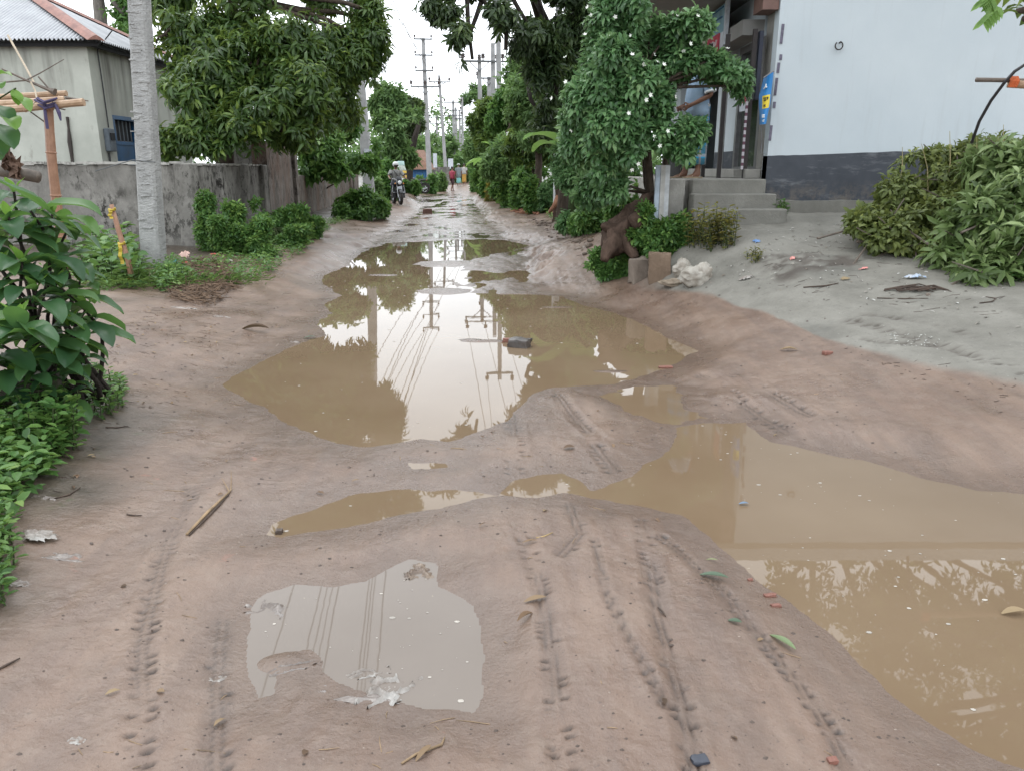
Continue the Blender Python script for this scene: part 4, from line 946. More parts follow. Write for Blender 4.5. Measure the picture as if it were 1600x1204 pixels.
def sheetsolid(mb, g, th):
    a, b = g.shape[:2]; mb.quadgrid(g); mb.quadgrid((g + (0, th, 0))[:, ::-1])
    for i in range(a - 1):
        for jj in (0, b - 1): mb.add([g[i, jj], g[i + 1, jj], g[i + 1, jj] + (0, th, 0), g[i, jj] + (0, th, 0)], [(0, 1, 2, 3)])
m = MB(); sheetsolid(m, bgrid(0, 1, 0, 1, 10, 24, 0), .006); m.build('banner_cloth', plain('bright_blue_print', (.012, .19, .50), .45, 0, .12, 5), bn, True)
m = MB(); sheetsolid(m, bgrid(.28, .92, .42, .69, 6, 8, .005), .003); yp = m.build('yellow_panel', plain('bright_yellow_print', (.72, .55, .02), .45, 0, .1, 5), bn, True)
def bstroke(mb, pts, w, dy=.012):
    for a, b in zip(pts[:-1], pts[1:]): mb.bar(bpt(*a, dy), bpt(*b, dy), .004, w, up=(0, 1, 0)) if False else mb.tube([bpt(*a, dy), bpt(*b, dy)], w / 2, 5)
m = MB()
for pts in ([(.36, .47), (.58, .47)], [(.42, .47), (.42, .53)], [(.42, .53), (.52, .52)], [(.55, .47), (.55, .54)], [(.64, .47), (.78, .47)], [(.68, .47), (.68, .52)], [(.76, .47), (.74, .52)], [(.40, .62), (.55, .62)], [(.46, .62), (.42, .66)], [(.52, .62), (.55, .66)]): bstroke(m, pts, .012)
m.build('lettering', plain('dark_brown_print', (.06, .04, .02), .6), yp)
m = MB(); M_wp = plain('white_print', (.75, .77, .78), .5, 0, .05)
for ang in (90, 215, 325):                     # the three-bladed white emblem
    c0 = (.40, .20); a = math.radians(ang); tip = (c0[0] + .16 * math.cos(a), c0[1] - .055 * math.sin(a)); bstroke(m, [c0, ((c0[0] + tip[0]) / 2 + .02, (c0[1] + tip[1]) / 2), tip], .018)
em = m.build('emblem', M_wp, bn)
m = MB()
for pts in ([(.30, .81), (.58, .81)], [(.34, .81), (.34, .86)], [(.50, .81), (.54, .86)], [(.32, .86), (.58, .86)], [(.36, .92), (.62, .915)], [(.40, .94), (.60, .94)]): bstroke(m, pts, .013)
m.build('lettering', M_wp, bn)
m = MB(); m.tube([gy(1193, 122, YB - .02), gy(1209, 111.5, YB - .02)], .01, 6); m.tube([gy(1189, 196, YB), gy(1190, 224, YB + .1), gy(1189, 240, YB + .12)], .008, 5); m.build('hanging_rod', M_alu, bn)
# pale cloth strips left of the landing, hook on the wall
cl_ = thing('painted_panel', 'pale blue and white striped panel standing beside the landing block', 'panel', gy(1034, 300, 10.7))
for k, (p, col_) in enumerate(((1028, (.40, .47, .55)), (1036, (.46, .45, .43)), (1043, (.52, .54, .56)))):
    q = gy(p, 265, 10.7 + .02 * k); m = MB(); m.box((q[0], q[1], 1.2), (.062, .05, .96)); m.build('slat', plain('panel_paint_' + ['blue', 'brown', 'white'][k], col_, .7, 0, .25, 6), cl_)
m = MB(); q = gy(1310, 72, FY - .03); m.tube([q + (.05 * math.sin(a), -.02, .05 * math.cos(a)) for a in np.linspace(.4, 5.6, 12)], .009, 6); m.tube([q + (.02, .03, .04), q + (.02, -.02, .045)], .011, 6)
tag(m.build('wall_hook', M_iron), 'small dark iron ring hook fixed high on the white wall', 'hook')
# bamboo pole, orange tie and black cable at the right edge
bp = thing('bamboo_pole', 'horizontal bamboo pole with an orange tie crossing the right edge before the white wall', 'pole', gy(1590, 127, 6.2))
m = MB(); bamboo(m, gy(1525, 125, 6.2), gy(1800, 131, 6.2), .017, .25); m.build('rod', M_wood, bp, True)
m = MB(); bamboo(m, gy(1575, 131, 6.2), gy(1800, 150, 6.0), .03, .3); m.build('rod', M_bam, bp, True)
m = MB()
for k in range(4): q = gy(1574 + k * 3, 128, 6.2); m.tube([q + (.0, -.035, .03), q + (.005, -.05, 0), q + (.0, -.035, -.04)], .013, 6)
m.build('tie', plain('orange_plastic', (.50, .11, .03), .5), bp)
m = MB(); m.tube([gy(1518, 224, 6.5), gy(1530, 190, 6.4), gy(1548, 158, 6.3), gy(1568, 131, 6.16), gy(1585, 112, 6.1), gy(1600, 102, 6.1), gy(1680, 90, 6.0), gy(1800, 120, 6.0)], .012, 7)
tag(m.build('black_cable', M_wire, smooth=True), 'curved black cable rising from the cut branches past the bamboo pole', 'cable')
# ---------- foliage materials ----------
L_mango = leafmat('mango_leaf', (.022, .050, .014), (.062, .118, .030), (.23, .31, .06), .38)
L_lime = leafmat('lime_leaf', (.028, .070, .018), (.068, .158, .040), (.18, .31, .075), .42)
L_jas = leafmat('glossy_shrub_leaf', (.026, .068, .025), (.090, .195, .074), (.24, .37, .16), .34)
L_weed = leafmat('weed_leaf', (.026, .070, .018), (.068, .160, .040), (.19, .30, .07), .45)
L_far = leafmat('far_leaf', (.046, .096, .034), (.108, .195, .064), (.21, .32, .10), .55)
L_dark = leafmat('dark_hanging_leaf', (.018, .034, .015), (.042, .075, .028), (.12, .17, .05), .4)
L_pile = leafmat('cut_branch_leaf', (.041, .070, .022), (.100, .158, .047), (.27, .35, .149), .42)
L_pile2 = leafmat('wilting_yellow_leaf', (.045, .066, .018), (.10, .132, .036), (.22, .25, .07), .5)
L_dry = leafmat('dry_weed_leaf', (0.068, 0.054, 0.024), (0.115, 0.135, 0.041), (0.324, 0.270, 0.054), .6)
L_broad = leafmat('broad_leaf', (.020, .058, .028), (.046, .112, .046), (.16, .29, .05), .33, .34)
L_banana = leafmat('banana_leaf', (0.068, 0.162, 0.041), (0.135, 0.270, 0.068), (0.270, 0.432, 0.108), .4, .35)
L_grass = leafmat('grass_blade', (0.041, 0.095, 0.020), (0.088, 0.182, 0.041), (0.203, 0.284, 0.081), .5)
def barkmat(name, a, b, sc=14):
    t = NT(name); P_ = t.pos(); n = t.noise(t.mapping(P_, (1, 1, .3)), sc, 6, .7)
    return t.done(t.princ(t.ramp(n, [(.3, a), (.7, b)]), .9, t.bump(n, 1.0, .06), spec=.2))
B_bark = barkmat('brown_bark', (.045, .034, .027), (.115, .09, .07)); B_dark = barkmat('dark_bark', (.022, .018, .016), (.055, .045, .038)); B_grey = barkmat('grey_bark', (.09, .08, .07), (.19, .17, .15)); B_green = barkmat('green_stem', (.03, .05, .02), (.07, .09, .035))
def gp3(x, y, dz=0): return np.array([x, y, ground_z(x, y) + dz])
# ---------- left trees ----------
mc = [pcl(300, 70, 17, 62), pcl(278, 165, 16.4, 42, 52), pcl(330, 140, 16.2, 62), pcl(300, 215, 15.9, 45, 26), pcl(268, 215, 16.0, 30, 26), pcl(345, 222, 15.8, 45, 26), pcl(440, 205, 16.4, 50, 30), pcl(262, 120, 16.6, 34, 40), pcl(258, 55, 17, 34, 44), pcl(330, 60, 16.8, 60, 50), pcl(440, 130, 16.4, 60, 50), pcl(500, 110, 17.4, 60, 50), pcl(560, 90, 18.2, 40, 40), pcl(470, 210, 17.2, 40, 26), pcl(585, 20, 18.5, 22, 24), pcl(385, 190, 16.0, 62, 50), pcl(400, 110, 16.6, 80, 70), pcl(470, 175, 16.8, 62, 52), pcl(470, 80, 17.6, 85, 70), pcl(535, 120, 18, 52, 50),
      pcl(545, 50, 18.2, 55, 50), pcl(530, 170, 18.6, 42, 32), pcl(400, 0, 18, 110, 80), pcl(530, -40, 19, 75, 60), pcl(285, -30, 18, 70, 70), pcl(410, -110, 19, 130, 80), pcl(530, -130, 20, 90, 70), pcl(300, -120, 19.5, 80, 60), pcl(430, -190, 20, 100, 60), pcl(572, 30, 19, 30, 30), pcl(585, 58, 18.4, 20, 16)]
mb0 = np.array([-7.0, 19.6, .4])
plant('mango_tree', 'large dense mango tree with drooping leaf whorls spilling over the grey boundary wall', 'tree', mb0, mc, 5600, 10, .25, .25, L_mango, B_bark, 'lance',
      trunk=[mb0, (-6.95, 19.4, 1.6), (-6.7, 19.0, 2.7), (-6.3, 18.6, 3.8), (-6.1, 18.5, 5.2)], r0=.24, droop=.62, spread=(50, 105), shell=.5, freq=1.25, thr=.43, tint=(.08, .62), bright=.13, ntw=160, seed=4)
hb = gy(157, 40, 24); 
plant('backyard_tree', 'leafy tree with a thick grey trunk rising just behind the tin roof', 'tree', (hb[0], 24, .4), [pcl(190, 20, 23.5, 32, 36), pcl(205, -20, 24, 45, 40), pcl(150, -40, 25, 50, 35), pcl(110, -60, 26, 45, 30), pcl(232, 40, 23.5, 25, 45), pcl(195, 60, 23, 18, 20)], 700, 8, .25, .28, L_lime, B_grey, 'lance',
      trunk=[(hb[0], 24, .4), (hb[0], 24, 4), (hb[0] + .05, 24, 7)], r0=.3, droop=.5, tint=(.1, .8), seed=9)
plant('wall_shrub', 'bright green shrub hanging over the lower far part of the left wall', 'shrub', (*along(27) + np.array([-.4, 0]), .4), [pcl(510, 232, 24, 42, 40), pcl(556, 222, 25, 40, 38), pcl(535, 192, 26, 36, 28), pcl(488, 255, 23.6, 22, 26), pcl(572, 258, 25, 22, 22), pcl(495, 200, 25, 30, 26), pcl(520, 265, 23.6, 26, 16)],
      1100, 8, .24, .45, L_lime, B_bark, 'leaf6', r0=.08, droop=.35, spread=(40, 100), tint=(.15, .85), bright=.2, ntw=70, crown='foliage', wood='stems', seed=2)
def hedge(lb, px, top, Y, rx, L, mt, n, seed, cat='bush', name='lane_bush', tint=(.15, .8), **kw):
    c = gy(px, top, Y); g0 = ground_z(c[0], Y); h = max(.35, c[2] - g0); w = rx * pxm(px, top, Y); r_ = random.Random(seed); cl = []
    for f, k, sz in ((.22, 4, .55), (.5, 3, .5), (.78, 2, .42)):
        for i in range(k): cl.append((c[0] + (i - (k - 1) / 2) / max(1, k - 1) * 1.4 * w + r_.uniform(-.1, .1) * w, Y + r_.uniform(-.35, .35) * w, g0 + h * (f + r_.uniform(-.06, .06)), w * sz, w * sz, h * .26))
    return plant(name, lb, cat, (c[0], Y, g0), cl, n, 7, L, .44, mt, B_green, 'leaf6', r0=.035, twig_r=.006, tint=tint, bright=.2, ntw=30, crown='foliage', wood='stems', freq=1.2 / max(.35, w), thr=.36, seed=seed, droop=.35, lobes=4, **kw)
hedge('dark leafy bush of small leaves climbing the corner pillar of the grey wall', 342, 298, 13.2, 32, .085, L_weed, 1300, 201, 'bush', 'verge_bush')
hedge('loose small-leaved bush in front of the corner pillar bush', 374, 335, 12.9, 42, .085, L_weed, 1700, 202, 'bush', 'verge_bush')
hedge('rounded dark bush further along the wall foot beyond the corner pillar', 438, 314, 15.8, 38, .10, L_weed, 1500, 203, 'bush', 'verge_bush')
hedge('low trailing bush between the wall foot bushes and the lane', 432, 372, 14.6, 44, .085, L_weed, 1300, 204, 'bush', 'verge_bush')
hedge('small bush at the far end of the row along the wall foot', 474, 342, 16.4, 24, .10, L_weed, 700, 205, 'bush', 'verge_bush')
plant('verge_bush', 'broad-leaved dark bush at the far wall end before the poster pole', 'bush', gp3(-4.7, 23.4), [pcl(553, 318, 23.2, 28, 25), pcl(580, 326, 23.4, 20, 18), pcl(540, 330, 23, 18, 14), pcl(598, 330, 24.2, 10, 12)],
      700, 7, .20, .45, L_weed, B_green, 'leaf6', r0=.04, droop=.35, tint=(.1, .65), ntw=40, crown='foliage', wood='stems', freq=2.2, thr=.38, seed=8)
plant('lane_tree', 'bushy mid green tree beyond the wall, behind the motorbike rider', 'tree', (gy(611, 290, 40)[0], 40, .3), [pcl(618, 158, 41, 28, 30), pcl(626, 200, 40, 30, 32), pcl(606, 235, 40, 26, 26), pcl(594, 160, 41, 18, 26), pcl(632, 238, 40, 20, 22), pcl(600, 200, 40, 25, 30), pcl(640, 180, 41, 14, 20)],
      1500, 7, .34, .36, L_far, B_bark, 'leaf6', trunk=[(gy(611, 290, 40)[0], 40, .3), (gy(611, 265, 40)[0], 40, 1.6), (gy(613, 220, 40)[0], 40, 3)], r0=.2, tint=(.05, .6), ntw=40, freq=.9, seed=12, twig_r=.02)
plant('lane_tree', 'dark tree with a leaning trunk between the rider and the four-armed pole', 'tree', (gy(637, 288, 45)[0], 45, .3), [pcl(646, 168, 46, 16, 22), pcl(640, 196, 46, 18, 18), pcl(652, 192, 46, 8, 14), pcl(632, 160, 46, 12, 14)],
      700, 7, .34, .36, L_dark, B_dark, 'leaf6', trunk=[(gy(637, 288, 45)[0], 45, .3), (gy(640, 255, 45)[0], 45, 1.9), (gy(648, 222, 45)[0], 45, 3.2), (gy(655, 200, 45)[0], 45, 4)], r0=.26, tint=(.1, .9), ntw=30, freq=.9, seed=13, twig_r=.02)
FSH = [(604, 272, 35.5, 13, 'green shrub at the foot of the tree behind the rider', L_lime), (666, 272, 51, 16, 'low shrub left of the four-armed pole foot', L_lime), (683, 272, 54, 11, 'round shrub growing against the foot of the four-armed pole', L_far), (596, 250, 38, 16, 'pale tall shrub between the poster pole and the rider', L_lime), (583, 282, 31.5, 8, 'thin shrub touching the base of the poster pole', L_far), (640, 285, 43, 13, 'low weedy shrub at the foot of the leaning tree', L_lime)]
for i, (px, top, Y, rx, lb, mt) in enumerate(FSH): hedge(lb, px, top, Y, rx, .26, mt, 300, 20 + i, 'shrub', 'far_shrub')
c = gy(664, 240, 70); plant('far_tree', 'tree growing directly behind the far thatched hut', 'tree', (c[0], 70, .3), [pcl(664, 240, 70, 18, 22), pcl(672, 255, 69, 12, 14), pcl(655, 228, 71, 12, 12)], 320, 7, .4, .42, L_far, B_bark, 'leaf4', trunk=[(c[0], 70, .3), (c[0], 70, c[2])], r0=.2, tint=(.15, .8), ntw=0, freq=.8, thr=.36, seed=27)
# ---------- far trees closing the lane ----------
FARS = [('round far tree left of the slim leaning pole', 672, 235, 88, 20, 28), ('far tree directly behind the slim leaning pole', 694, 238, 92, 17, 24), ('far tree behind the walking people', 712, 244, 96, 17, 26), ('tall far tree at the right end of the lane', 738, 226, 90, 20, 30), ('far tree under the umbrella shaped crown', 757, 205, 86, 22, 34),
        ('low far tree between the distant poles', 724, 258, 82, 16, 16), ('wide dark far tree low behind the far grey wall', 682, 262, 80, 20, 16), ('pale far tree above the hut roof', 650, 228, 84, 20, 22)]
for i, (lb, px, py, Y, rx, ry) in enumerate(FARS):
    c = gy(px, py, Y); plant('far_tree', lb, 'tree', (c[0], Y, .3), [pcl(px, py, Y, rx, ry), pcl(px + rx * .6, py + ry * .4, Y - 1, rx * .6, ry * .6), pcl(px - rx * .6, py + ry * .3, Y + 1, rx * .6, ry * .6), pcl(px, py + ry, Y, rx, ry * .5)],
        420, 6, .62, .4, L_far, B_bark, 'leaf4', trunk=[(c[0], Y, .3), (c[0], Y, c[2])], r0=.3, tint=(.2, .7), ntw=10, freq=.5, thr=.38, seed=40 + i, twig_r=.04)
c = gy(752, 200, 100)
plant('umbrella_tree', 'flat-topped umbrella shaped tree standing above the distant trees', 'tree', (c[0], 100, .3), [pcl(738, 150, 100, 16, 6), pcl(758, 141, 100, 22, 7), pcl(776, 150, 100, 18, 7), pcl(728, 158, 100, 10, 4), pcl(765, 158, 100, 22, 5), pcl(742, 137, 101, 18, 4)],
      420, 6, .6, .35, L_far, B_bark, 'leaf4', trunk=[(c[0], 100, .3), (c[0], 100, 6), (c[0] + .3, 100, 9)], r0=.35, tint=(.1, .5), ntw=20, freq=.5, thr=.40, seed=60, twig_r=.05, up=.1)
# the wood that closes the view
P, O = clump_points([(x, 135 + 14 * math.sin(x * .13), 4.2 + 1.4 * math.sin(x * .37) + 1.2 * rng.random(), 6, 5, 4.2 + 1.5 * rng.random()) for x in np.arange(-110, 112, 6.5)], 5200, .5, .25, .36, 70)
a = rosettes(P, O, 6, 1.15, .42, tint=(.2, .7)); tag(leaves('far_wood', *a[:5], a[5], L_far, None, 'leaf4'), kind='stuff')

# ---------- right side trees ----------
RT = [('light green tree at the far end of the right hedge', 752, 232, 44, 24, 26, L_far, .30), ('dark round tree on the right below the short service poles', 768, 196, 40, 34, 38, L_mango, .30), ('yellowish green tree beside the pole pair', 797, 186, 34, 38, 46, L_lime, .26),
      ('broad mid green tree behind the cut trunk', 838, 176, 26, 52, 56, L_far, .22), ('dark shaded tree over the lane-side undergrowth', 832, 228, 29, 44, 36, L_mango, .2), ('tall green tree left of the white-flowered shrub', 880, 170, 20, 42, 60, L_far, .18), ('leafy tree under the hanging mango boughs', 790, 245, 31, 34, 30, L_far, .24),
      ('creeper-covered tree close to the slim service pole', 900, 240, 17, 36, 50, L_jas, .14), ('tall pale tree behind the pole pair', 815, 120, 38, 36, 40, L_far, .28), ('high green tree showing above the flowered shrub', 905, 60, 22, 40, 55, L_lime, .2)]
for i, (lb, px, py, Y, rx, ry, mt, L) in enumerate(RT):
    c = gy(px, py, Y); gzv = ground_z(c[0], Y)
    plant('lane_tree', lb, 'tree', (c[0], Y, gzv), [pcl(px, py, Y, rx, ry * .9), pcl(px, py - ry * .35, Y, rx * .85, ry * .7), pcl(px + rx * .5, py, Y - .4, rx * .6, ry * .6), pcl(px - rx * .5, py + ry * .1, Y + .3, rx * .6, ry * .55), pcl(px + rx * .2, py + ry * .55, Y - .2, rx * .6, ry * .5), pcl(px - rx * .3, py + ry * .6, Y - .3, rx * .5, ry * .45)],
          1500, 8, L, .34, mt, B_bark, 'leaf6', trunk=[(c[0], Y, gzv), (c[0] + .1, Y, gzv + (c[2] - gzv) * .5), (c[0], Y, c[2])], r0=.16, tint=(.1, .75), ntw=40, freq=1.1, thr=.42, seed=80 + i, twig_r=.015)
dm = np.array([1.55, 21.5, .6])
dmc = [pcl(700, 18, 16.5, 32, 16), pcl(732, 58, 16.2, 36, 20), pcl(738, 92, 16.2, 28, 12), pcl(775, 30, 16.8, 45, 28), pcl(672, 4, 16.5, 16, 10), pcl(832, 50, 17.5, 45, 35), pcl(790, 78, 17, 28, 16), pcl(862, 95, 18, 40, 40), pcl(826, 105, 18, 26, 24), pcl(730, -30, 17, 60, 30), pcl(830, -40, 18, 70, 45), pcl(900, 20, 18.5, 40, 60), pcl(700, -70, 18, 60, 30), pcl(800, -110, 19, 90, 40), pcl(870, 150, 18, 34, 30), pcl(850, 190, 18.5, 30, 26)]
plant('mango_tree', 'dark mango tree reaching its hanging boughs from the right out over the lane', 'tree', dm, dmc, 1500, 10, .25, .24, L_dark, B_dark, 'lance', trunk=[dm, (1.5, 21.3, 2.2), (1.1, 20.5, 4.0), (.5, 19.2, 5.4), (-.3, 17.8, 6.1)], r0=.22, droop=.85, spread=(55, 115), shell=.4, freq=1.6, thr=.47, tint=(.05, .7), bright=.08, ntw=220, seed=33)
# lane-side undergrowth on the right
UG = [('pale bush where the right hedge ends by the walking people', 751, 250, 52, 14, .34, L_lime, 420), ('leafy bush by the pair of banana plants', 764, 238, 44, 17, .32, L_weed, 460), ('light green bush right of the banana plants', 775, 247, 39, 19, .30, L_lime, 480), ('low bright bush at the lane edge below the pole pair', 792, 262, 34, 20, .26, L_lime, 520),
      ('tall leafy bush in the middle of the right undergrowth', 810, 250, 31, 24, .24, L_weed, 620), ('pale green bush in front of the shaded lane trees', 828, 266, 28, 22, .22, L_lime, 560), ('dark green bush just left of the cut trunk', 847, 272, 25.5, 24, .20, L_weed, 620), ('narrow bush touching the left side of the cut trunk', 862, 288, 25.2, 15, .16, L_jas, 500),
      ('small-leaved bush just right of the cut trunk', 908, 268, 20.5, 24, .14, L_jas, 900), ('dense bush between the cut trunk and the flowered shrub', 918, 266, 16.5, 36, .13, L_jas, 1200), ('dark weedy bush behind the old root stump', 946, 285, 14, 38, .12, L_weed, 1300), ('shaded bush under the flowered shrub behind the stump', 980, 290, 12.8, 32, .11, L_weed, 1100), ('shaded bush deep behind the flowered shrub trunk', 1012, 262, 14.2, 40, .14, L_weed, 1100),
      ('dusty low bush leaning onto the right lane edge', 780, 287, 36, 15, .2, L_dry, 260), ('dry-tipped low bush at the lane edge left of the wood chips', 836, 302, 26, 15, .15, L_dry, 300), ('bright weed clump in front of the root stump shrubbery', 922, 334, 14.4, 24, .10, L_lime, 700)]
for i, (lb, px, top, Y, rx, L, mt, n) in enumerate(UG): hedge(lb, px, top, Y, rx, L, mt, n, 110 + i)
# the white-flowered shrub
sb_ = np.array([1.95, 10.95, .95]); YS = 10.35
sc_l = [pcl(985, 60, YS, 62, 55), pcl(925, 110, YS + .1, 46, 46), pcl(1030, 72, YS, 46, 34), pcl(1108, 95, YS - .1, 42, 15), pcl(1150, 114, YS - .1, 18, 15), pcl(960, 190, YS, 56, 46), pcl(1012, 212, YS - .1, 42, 32), pcl(1082, 205, YS - .2, 24, 20), pcl(1000, 0, YS + .1, 48, 50), pcl(925, 165, YS + .2, 40, 36), pcl(978, 145, YS - .2, 54, 46),
        pcl(950, 250, YS + .2, 40, 36), pcl(1000, 250, YS, 32, 18), pcl(1060, 235, YS - .2, 26, 14), pcl(1015, 165, YS - .1, 32, 34), pcl(960, 20, YS + .2, 36, 40), pcl(920, 230, YS + .4, 30, 40), pcl(1152, 138, YS, 13, 9), pcl(935, 290, YS + .6, 34, 34), pcl(905, 150, YS + .3, 34, 50), pcl(900, 210, YS + .5, 32, 40), pcl(975, 290, YS + .2, 36, 24), pcl(960, 100, YS - .1, 50, 44), pcl(1060, 52, YS, 38, 24), pcl(975, 230, YS - .1, 50, 36), pcl(1072, 92, YS, 34, 18), pcl(1024, 150, YS - .1, 20, 28), pcl(1046, 104, YS + .1, 28, 18), pcl(1130, 104, YS, 28, 14)]
shrub = plant('flowering_shrub', 'tall glossy shrub dotted with white flowers beside the verandah steps', 'shrub', sb_, sc_l, 6400, 8, .125, .36, L_jas, B_bark, 'lance', trunk=[sb_, (1.9, 10.9, 1.3), (1.8, 10.7, 1.9), (1.7, 10.5, 2.6)], r0=.075, droop=.3, spread=(40, 100), shell=.6, freq=2.3, thr=.41, tint=(.08, .72), bright=.14, ntw=160, seed=50, twig_r=.006)
m = MB(); m.tube([sb_ - (0, 0, .1), sb_ + (.12, 0, .4), sb_ + (.14, -.1, .9), sb_ + (.3, -.3, 1.3)], [.06, .05, .04, .03], 8); m.tube([sb_ + (.05, .05, 0), sb_ + (-.1, 0, .5), sb_ + (-.2, -.1, 1.2)], [.055, .045, .035], 8); m.build('trunk', B_bark, shrub, True)
P, O = clump_points(sc_l, 260, 1.0, 1.2, .2, 8); P = P[O[:, 1] < .1][:64]; O = O[O[:, 1] < .1][:64]
fl = MB()
for p, o in zip(P, O):
    o2 = unit(o + np.array([0, -.4, .4])); s, u = perp(o2); p = p + o2 * .09
    V = [p]
    for k in range(10):
        a = 2 * math.pi * k / 10; r = .032 if k % 2 == 0 else .018; V.append(p + (s * math.cos(a) + u * math.sin(a)) * r + o2 * (.012 if k % 2 == 0 else .0))
    fl.add(V, [(0, 1 + k, 1 + (k + 1) % 10) for k in range(10)])
fl.build('blossom', plain('white_petal', (.72, .74, .68), .6, 0, .05), shrub)
# tree behind the shop and the tree out to the right, whose sprays hang into the frame
plant('shade_tree', 'open-crowned tree rising behind the shop roof', 'tree', (8.5, 20, 1), [(6.2, 16.5, 8.2, 2.2, 2, 1.6), (8.5, 15.5, 9.2, 2.6, 2.2, 1.8), (10.8, 16.5, 8.6, 2.4, 2, 1.8), (8.6, 14.0, 7.4, 2.2, 1.8, 1.2), (4.6, 16.5, 6.8, 1.5, 1.5, 1.2), (11, 13.8, 7.0, 2, 1.8, 1.4), (7.2, 13.2, 9.6, 1.6, 1.6, 1.2), (12.5, 15, 9.6, 2.2, 2, 1.6)], 1500, 9, .26, .3, L_mango, B_bark, 'lance', trunk=[(8.5, 20, 1), (8.5, 20, 4.5), (8.3, 18.5, 6.8)], r0=.28, droop=.6, freq=1.2, thr=.45, seed=71)
q = [gy(1640, -10, 5.6), gy(1580, 10, 5.4)]
st_ = plant('shade_tree', 'tree outside the right edge with dark leaf sprays hanging into the top corner', 'tree', (5.6, 6.6, .55), [(4.7, 5.9, 3.6, .75, .6, .55), (5.6, 6.4, 4.6, 1.1, 1, .9), (4.6, 6.6, 5.2, .9, .9, .7), (6.4, 7.0, 5.6, 1.2, 1.1, .9), (5.3, 7.8, 5.4, 1.0, 1.0, .7), pcl(1625, -10, 5.3, 55, 36), pcl(1590, 18, 5.3, 22, 18), pcl(1570, -20, 5.35, 30, 22), pcl(1600, 30, 5.2, 14, 18), (6.7, 5.9, 4.2, .9, .9, .8), (4.4, 5.0, 5.6, .6, .6, .5)],
      620, 9, .17, .36, L_mango, B_bark, 'lance', trunk=[(5.6, 6.6, .5), (5.55, 6.6, 1.8), (5.5, 6.5, 3.2), (5.4, 6.6, 4.4)], r0=.12, droop=.55, freq=2.0, thr=.46, seed=77, ntw=120)
fr = []; 
for (px, py, n, dx, dy) in ((1545, -6, 6, -14, 10), (1558, 10, 6, -26, 26), (1538, -30, 6, 14, 40)):
    for k in range(n):
        p = gy(px + dx * k / n, py + dy * k / n, 5.2)
        for sg in (-1, 1): fr.append((p, np.array([sg * .6 - .2, -.2, -.75]), np.array([0, -1., .3]), .085))
leaves('spray', np.array([f[0] for f in fr]), np.array([f[1] for f in fr]), np.array([f[2] for f in fr]), np.array([f[3] for f in fr]), np.array([f[3] for f in fr]) * .42, rng.uniform(.85, 1, len(fr)), L_lime, st_, 'leaf6')

# ---------- banana plants ----------
def banana(lb, base, n, L, hgt, seed, az0=0, onwall=False):
    r_ = random.Random(seed); root = thing('banana_plant', lb, 'banana plant', base); base = np.array(base, float)
    m = MB(); m.tube([base - (0, 0, .1), base + (0, 0, hgt * .5), base + (.05, 0, hgt)], [.11, .09, .06], 9); m.build('stem', B_green, root, True)
    for k in range(n):
        az = az0 + k * 2.4 + r_.uniform(-.3, .3); el = r_.uniform(.5, 1.25); l = L * r_.uniform(.75, 1.1); w = l * .16
        G = []; p = base + (0, 0, hgt); nn = 12
        for i in range(nn + 1):
            u = i / nn; e = el - 1.7 * u * u * (1.2 - el * .4); d = np.array([math.cos(az) * math.cos(e), math.sin(az) * math.cos(e), math.sin(e)])
            s = np.array([-math.sin(az), math.cos(az), 0]); up = np.cross(d, -s); up = -up if up[2] < 0 else up
            wd_ = w * (max(.04, math.sin(math.pi * min(1, u * .95 + .03)) ** .6) if u > .14 else .07)
            G.append([p + s * wd_ * j + up * (abs(j) * wd_ * .35 + (r_.random() - .5) * .03 * abs(j)) for j in (-1, -.5, 0, .5, 1)]); p = p + d * l / nn
        G = np.array(G); o = MB().quadgrid(G).build('leaf', L_banana, root, True, attrs={'tint': np.full(G.shape[0] * 5, r_.uniform(.3, .95))})
banana('young banana plant with torn pale leaves showing above the wall shrub', (*along(28.5) + np.array([-.5, 0]), .4), 6, 1.5, 2.2, 3, .3)
c = gy(770, 265, 37); banana('yellow green banana plant in the far right hedge', (c[0], 37, .4), 8, 1.5, 1.2, 4, 1)
c = gy(790, 262, 33); banana('darker banana plant nearer in the right hedge', (c[0], 33, .4), 7, 1.8, 1.2, 6, 2)
c = gy(898, 245, 16.5); banana('drooping banana plant with yellowing leaves beside the cut trunk', (c[0], 16.5, .7), 6, 1.3, 1.1, 7, 2.5)

# ---------- foreground broad-leaved plant on the left ----------
bl = thing('broad_leaved_plant', 'large broad-leaved green plant filling the left edge above the mossy rock', 'plant', gp3(-2.75, 4.5))
VV, FF, TT, nb = [], [], [], 0
def bigleaf(p, d, L, W, droop, tint, roll=0.0, up=(0, 0, 1)):
    global nb
    d = unit(np.array(d, float)); nn = 7; p = np.array(p, float); rows = []
    for i in range(nn + 1):
        u = i / nn; s = np.cross(d, np.array(up, float)); s = unit(s) if np.linalg.norm(s) > .05 else np.array([1., 0, 0]); n = np.cross(s, d)
        s, n = s * math.cos(roll) + n * math.sin(roll), n * math.cos(roll) - s * math.sin(roll)
        w = W * .5 * (math.sin(math.pi * (u * .93 + .035)) ** .8) * (1.12 - .3 * u) if i < nn else .002
        wav = .05 * W * math.sin(u * 11 + tint * 9)
        rows.append([p + s * w * j + n * (abs(j) ** 1.4 * w * .42 + wav * abs(j)) for j in (-1, -.5, 0, .5, 1)])
        p = p + d * L / nn; d = unit(d + np.array([0, 0, -droop / nn * (1 + u)]))
    G = np.array(rows); VV.append(G.reshape(-1, 3)); TT.append(np.full(nn * 5 + 5, tint)); b = 5
    FF.append(np.array([[nb + i * b + j, nb + i * b + j + 1, nb + (i + 1) * b + j + 1, nb + (i + 1) * b + j] for i in range(nn) for j in range(b - 1)])); nb += len(G) * 5
stems = MB(); r7 = random.Random(12); root0 = gp3(-2.8, 4.6)
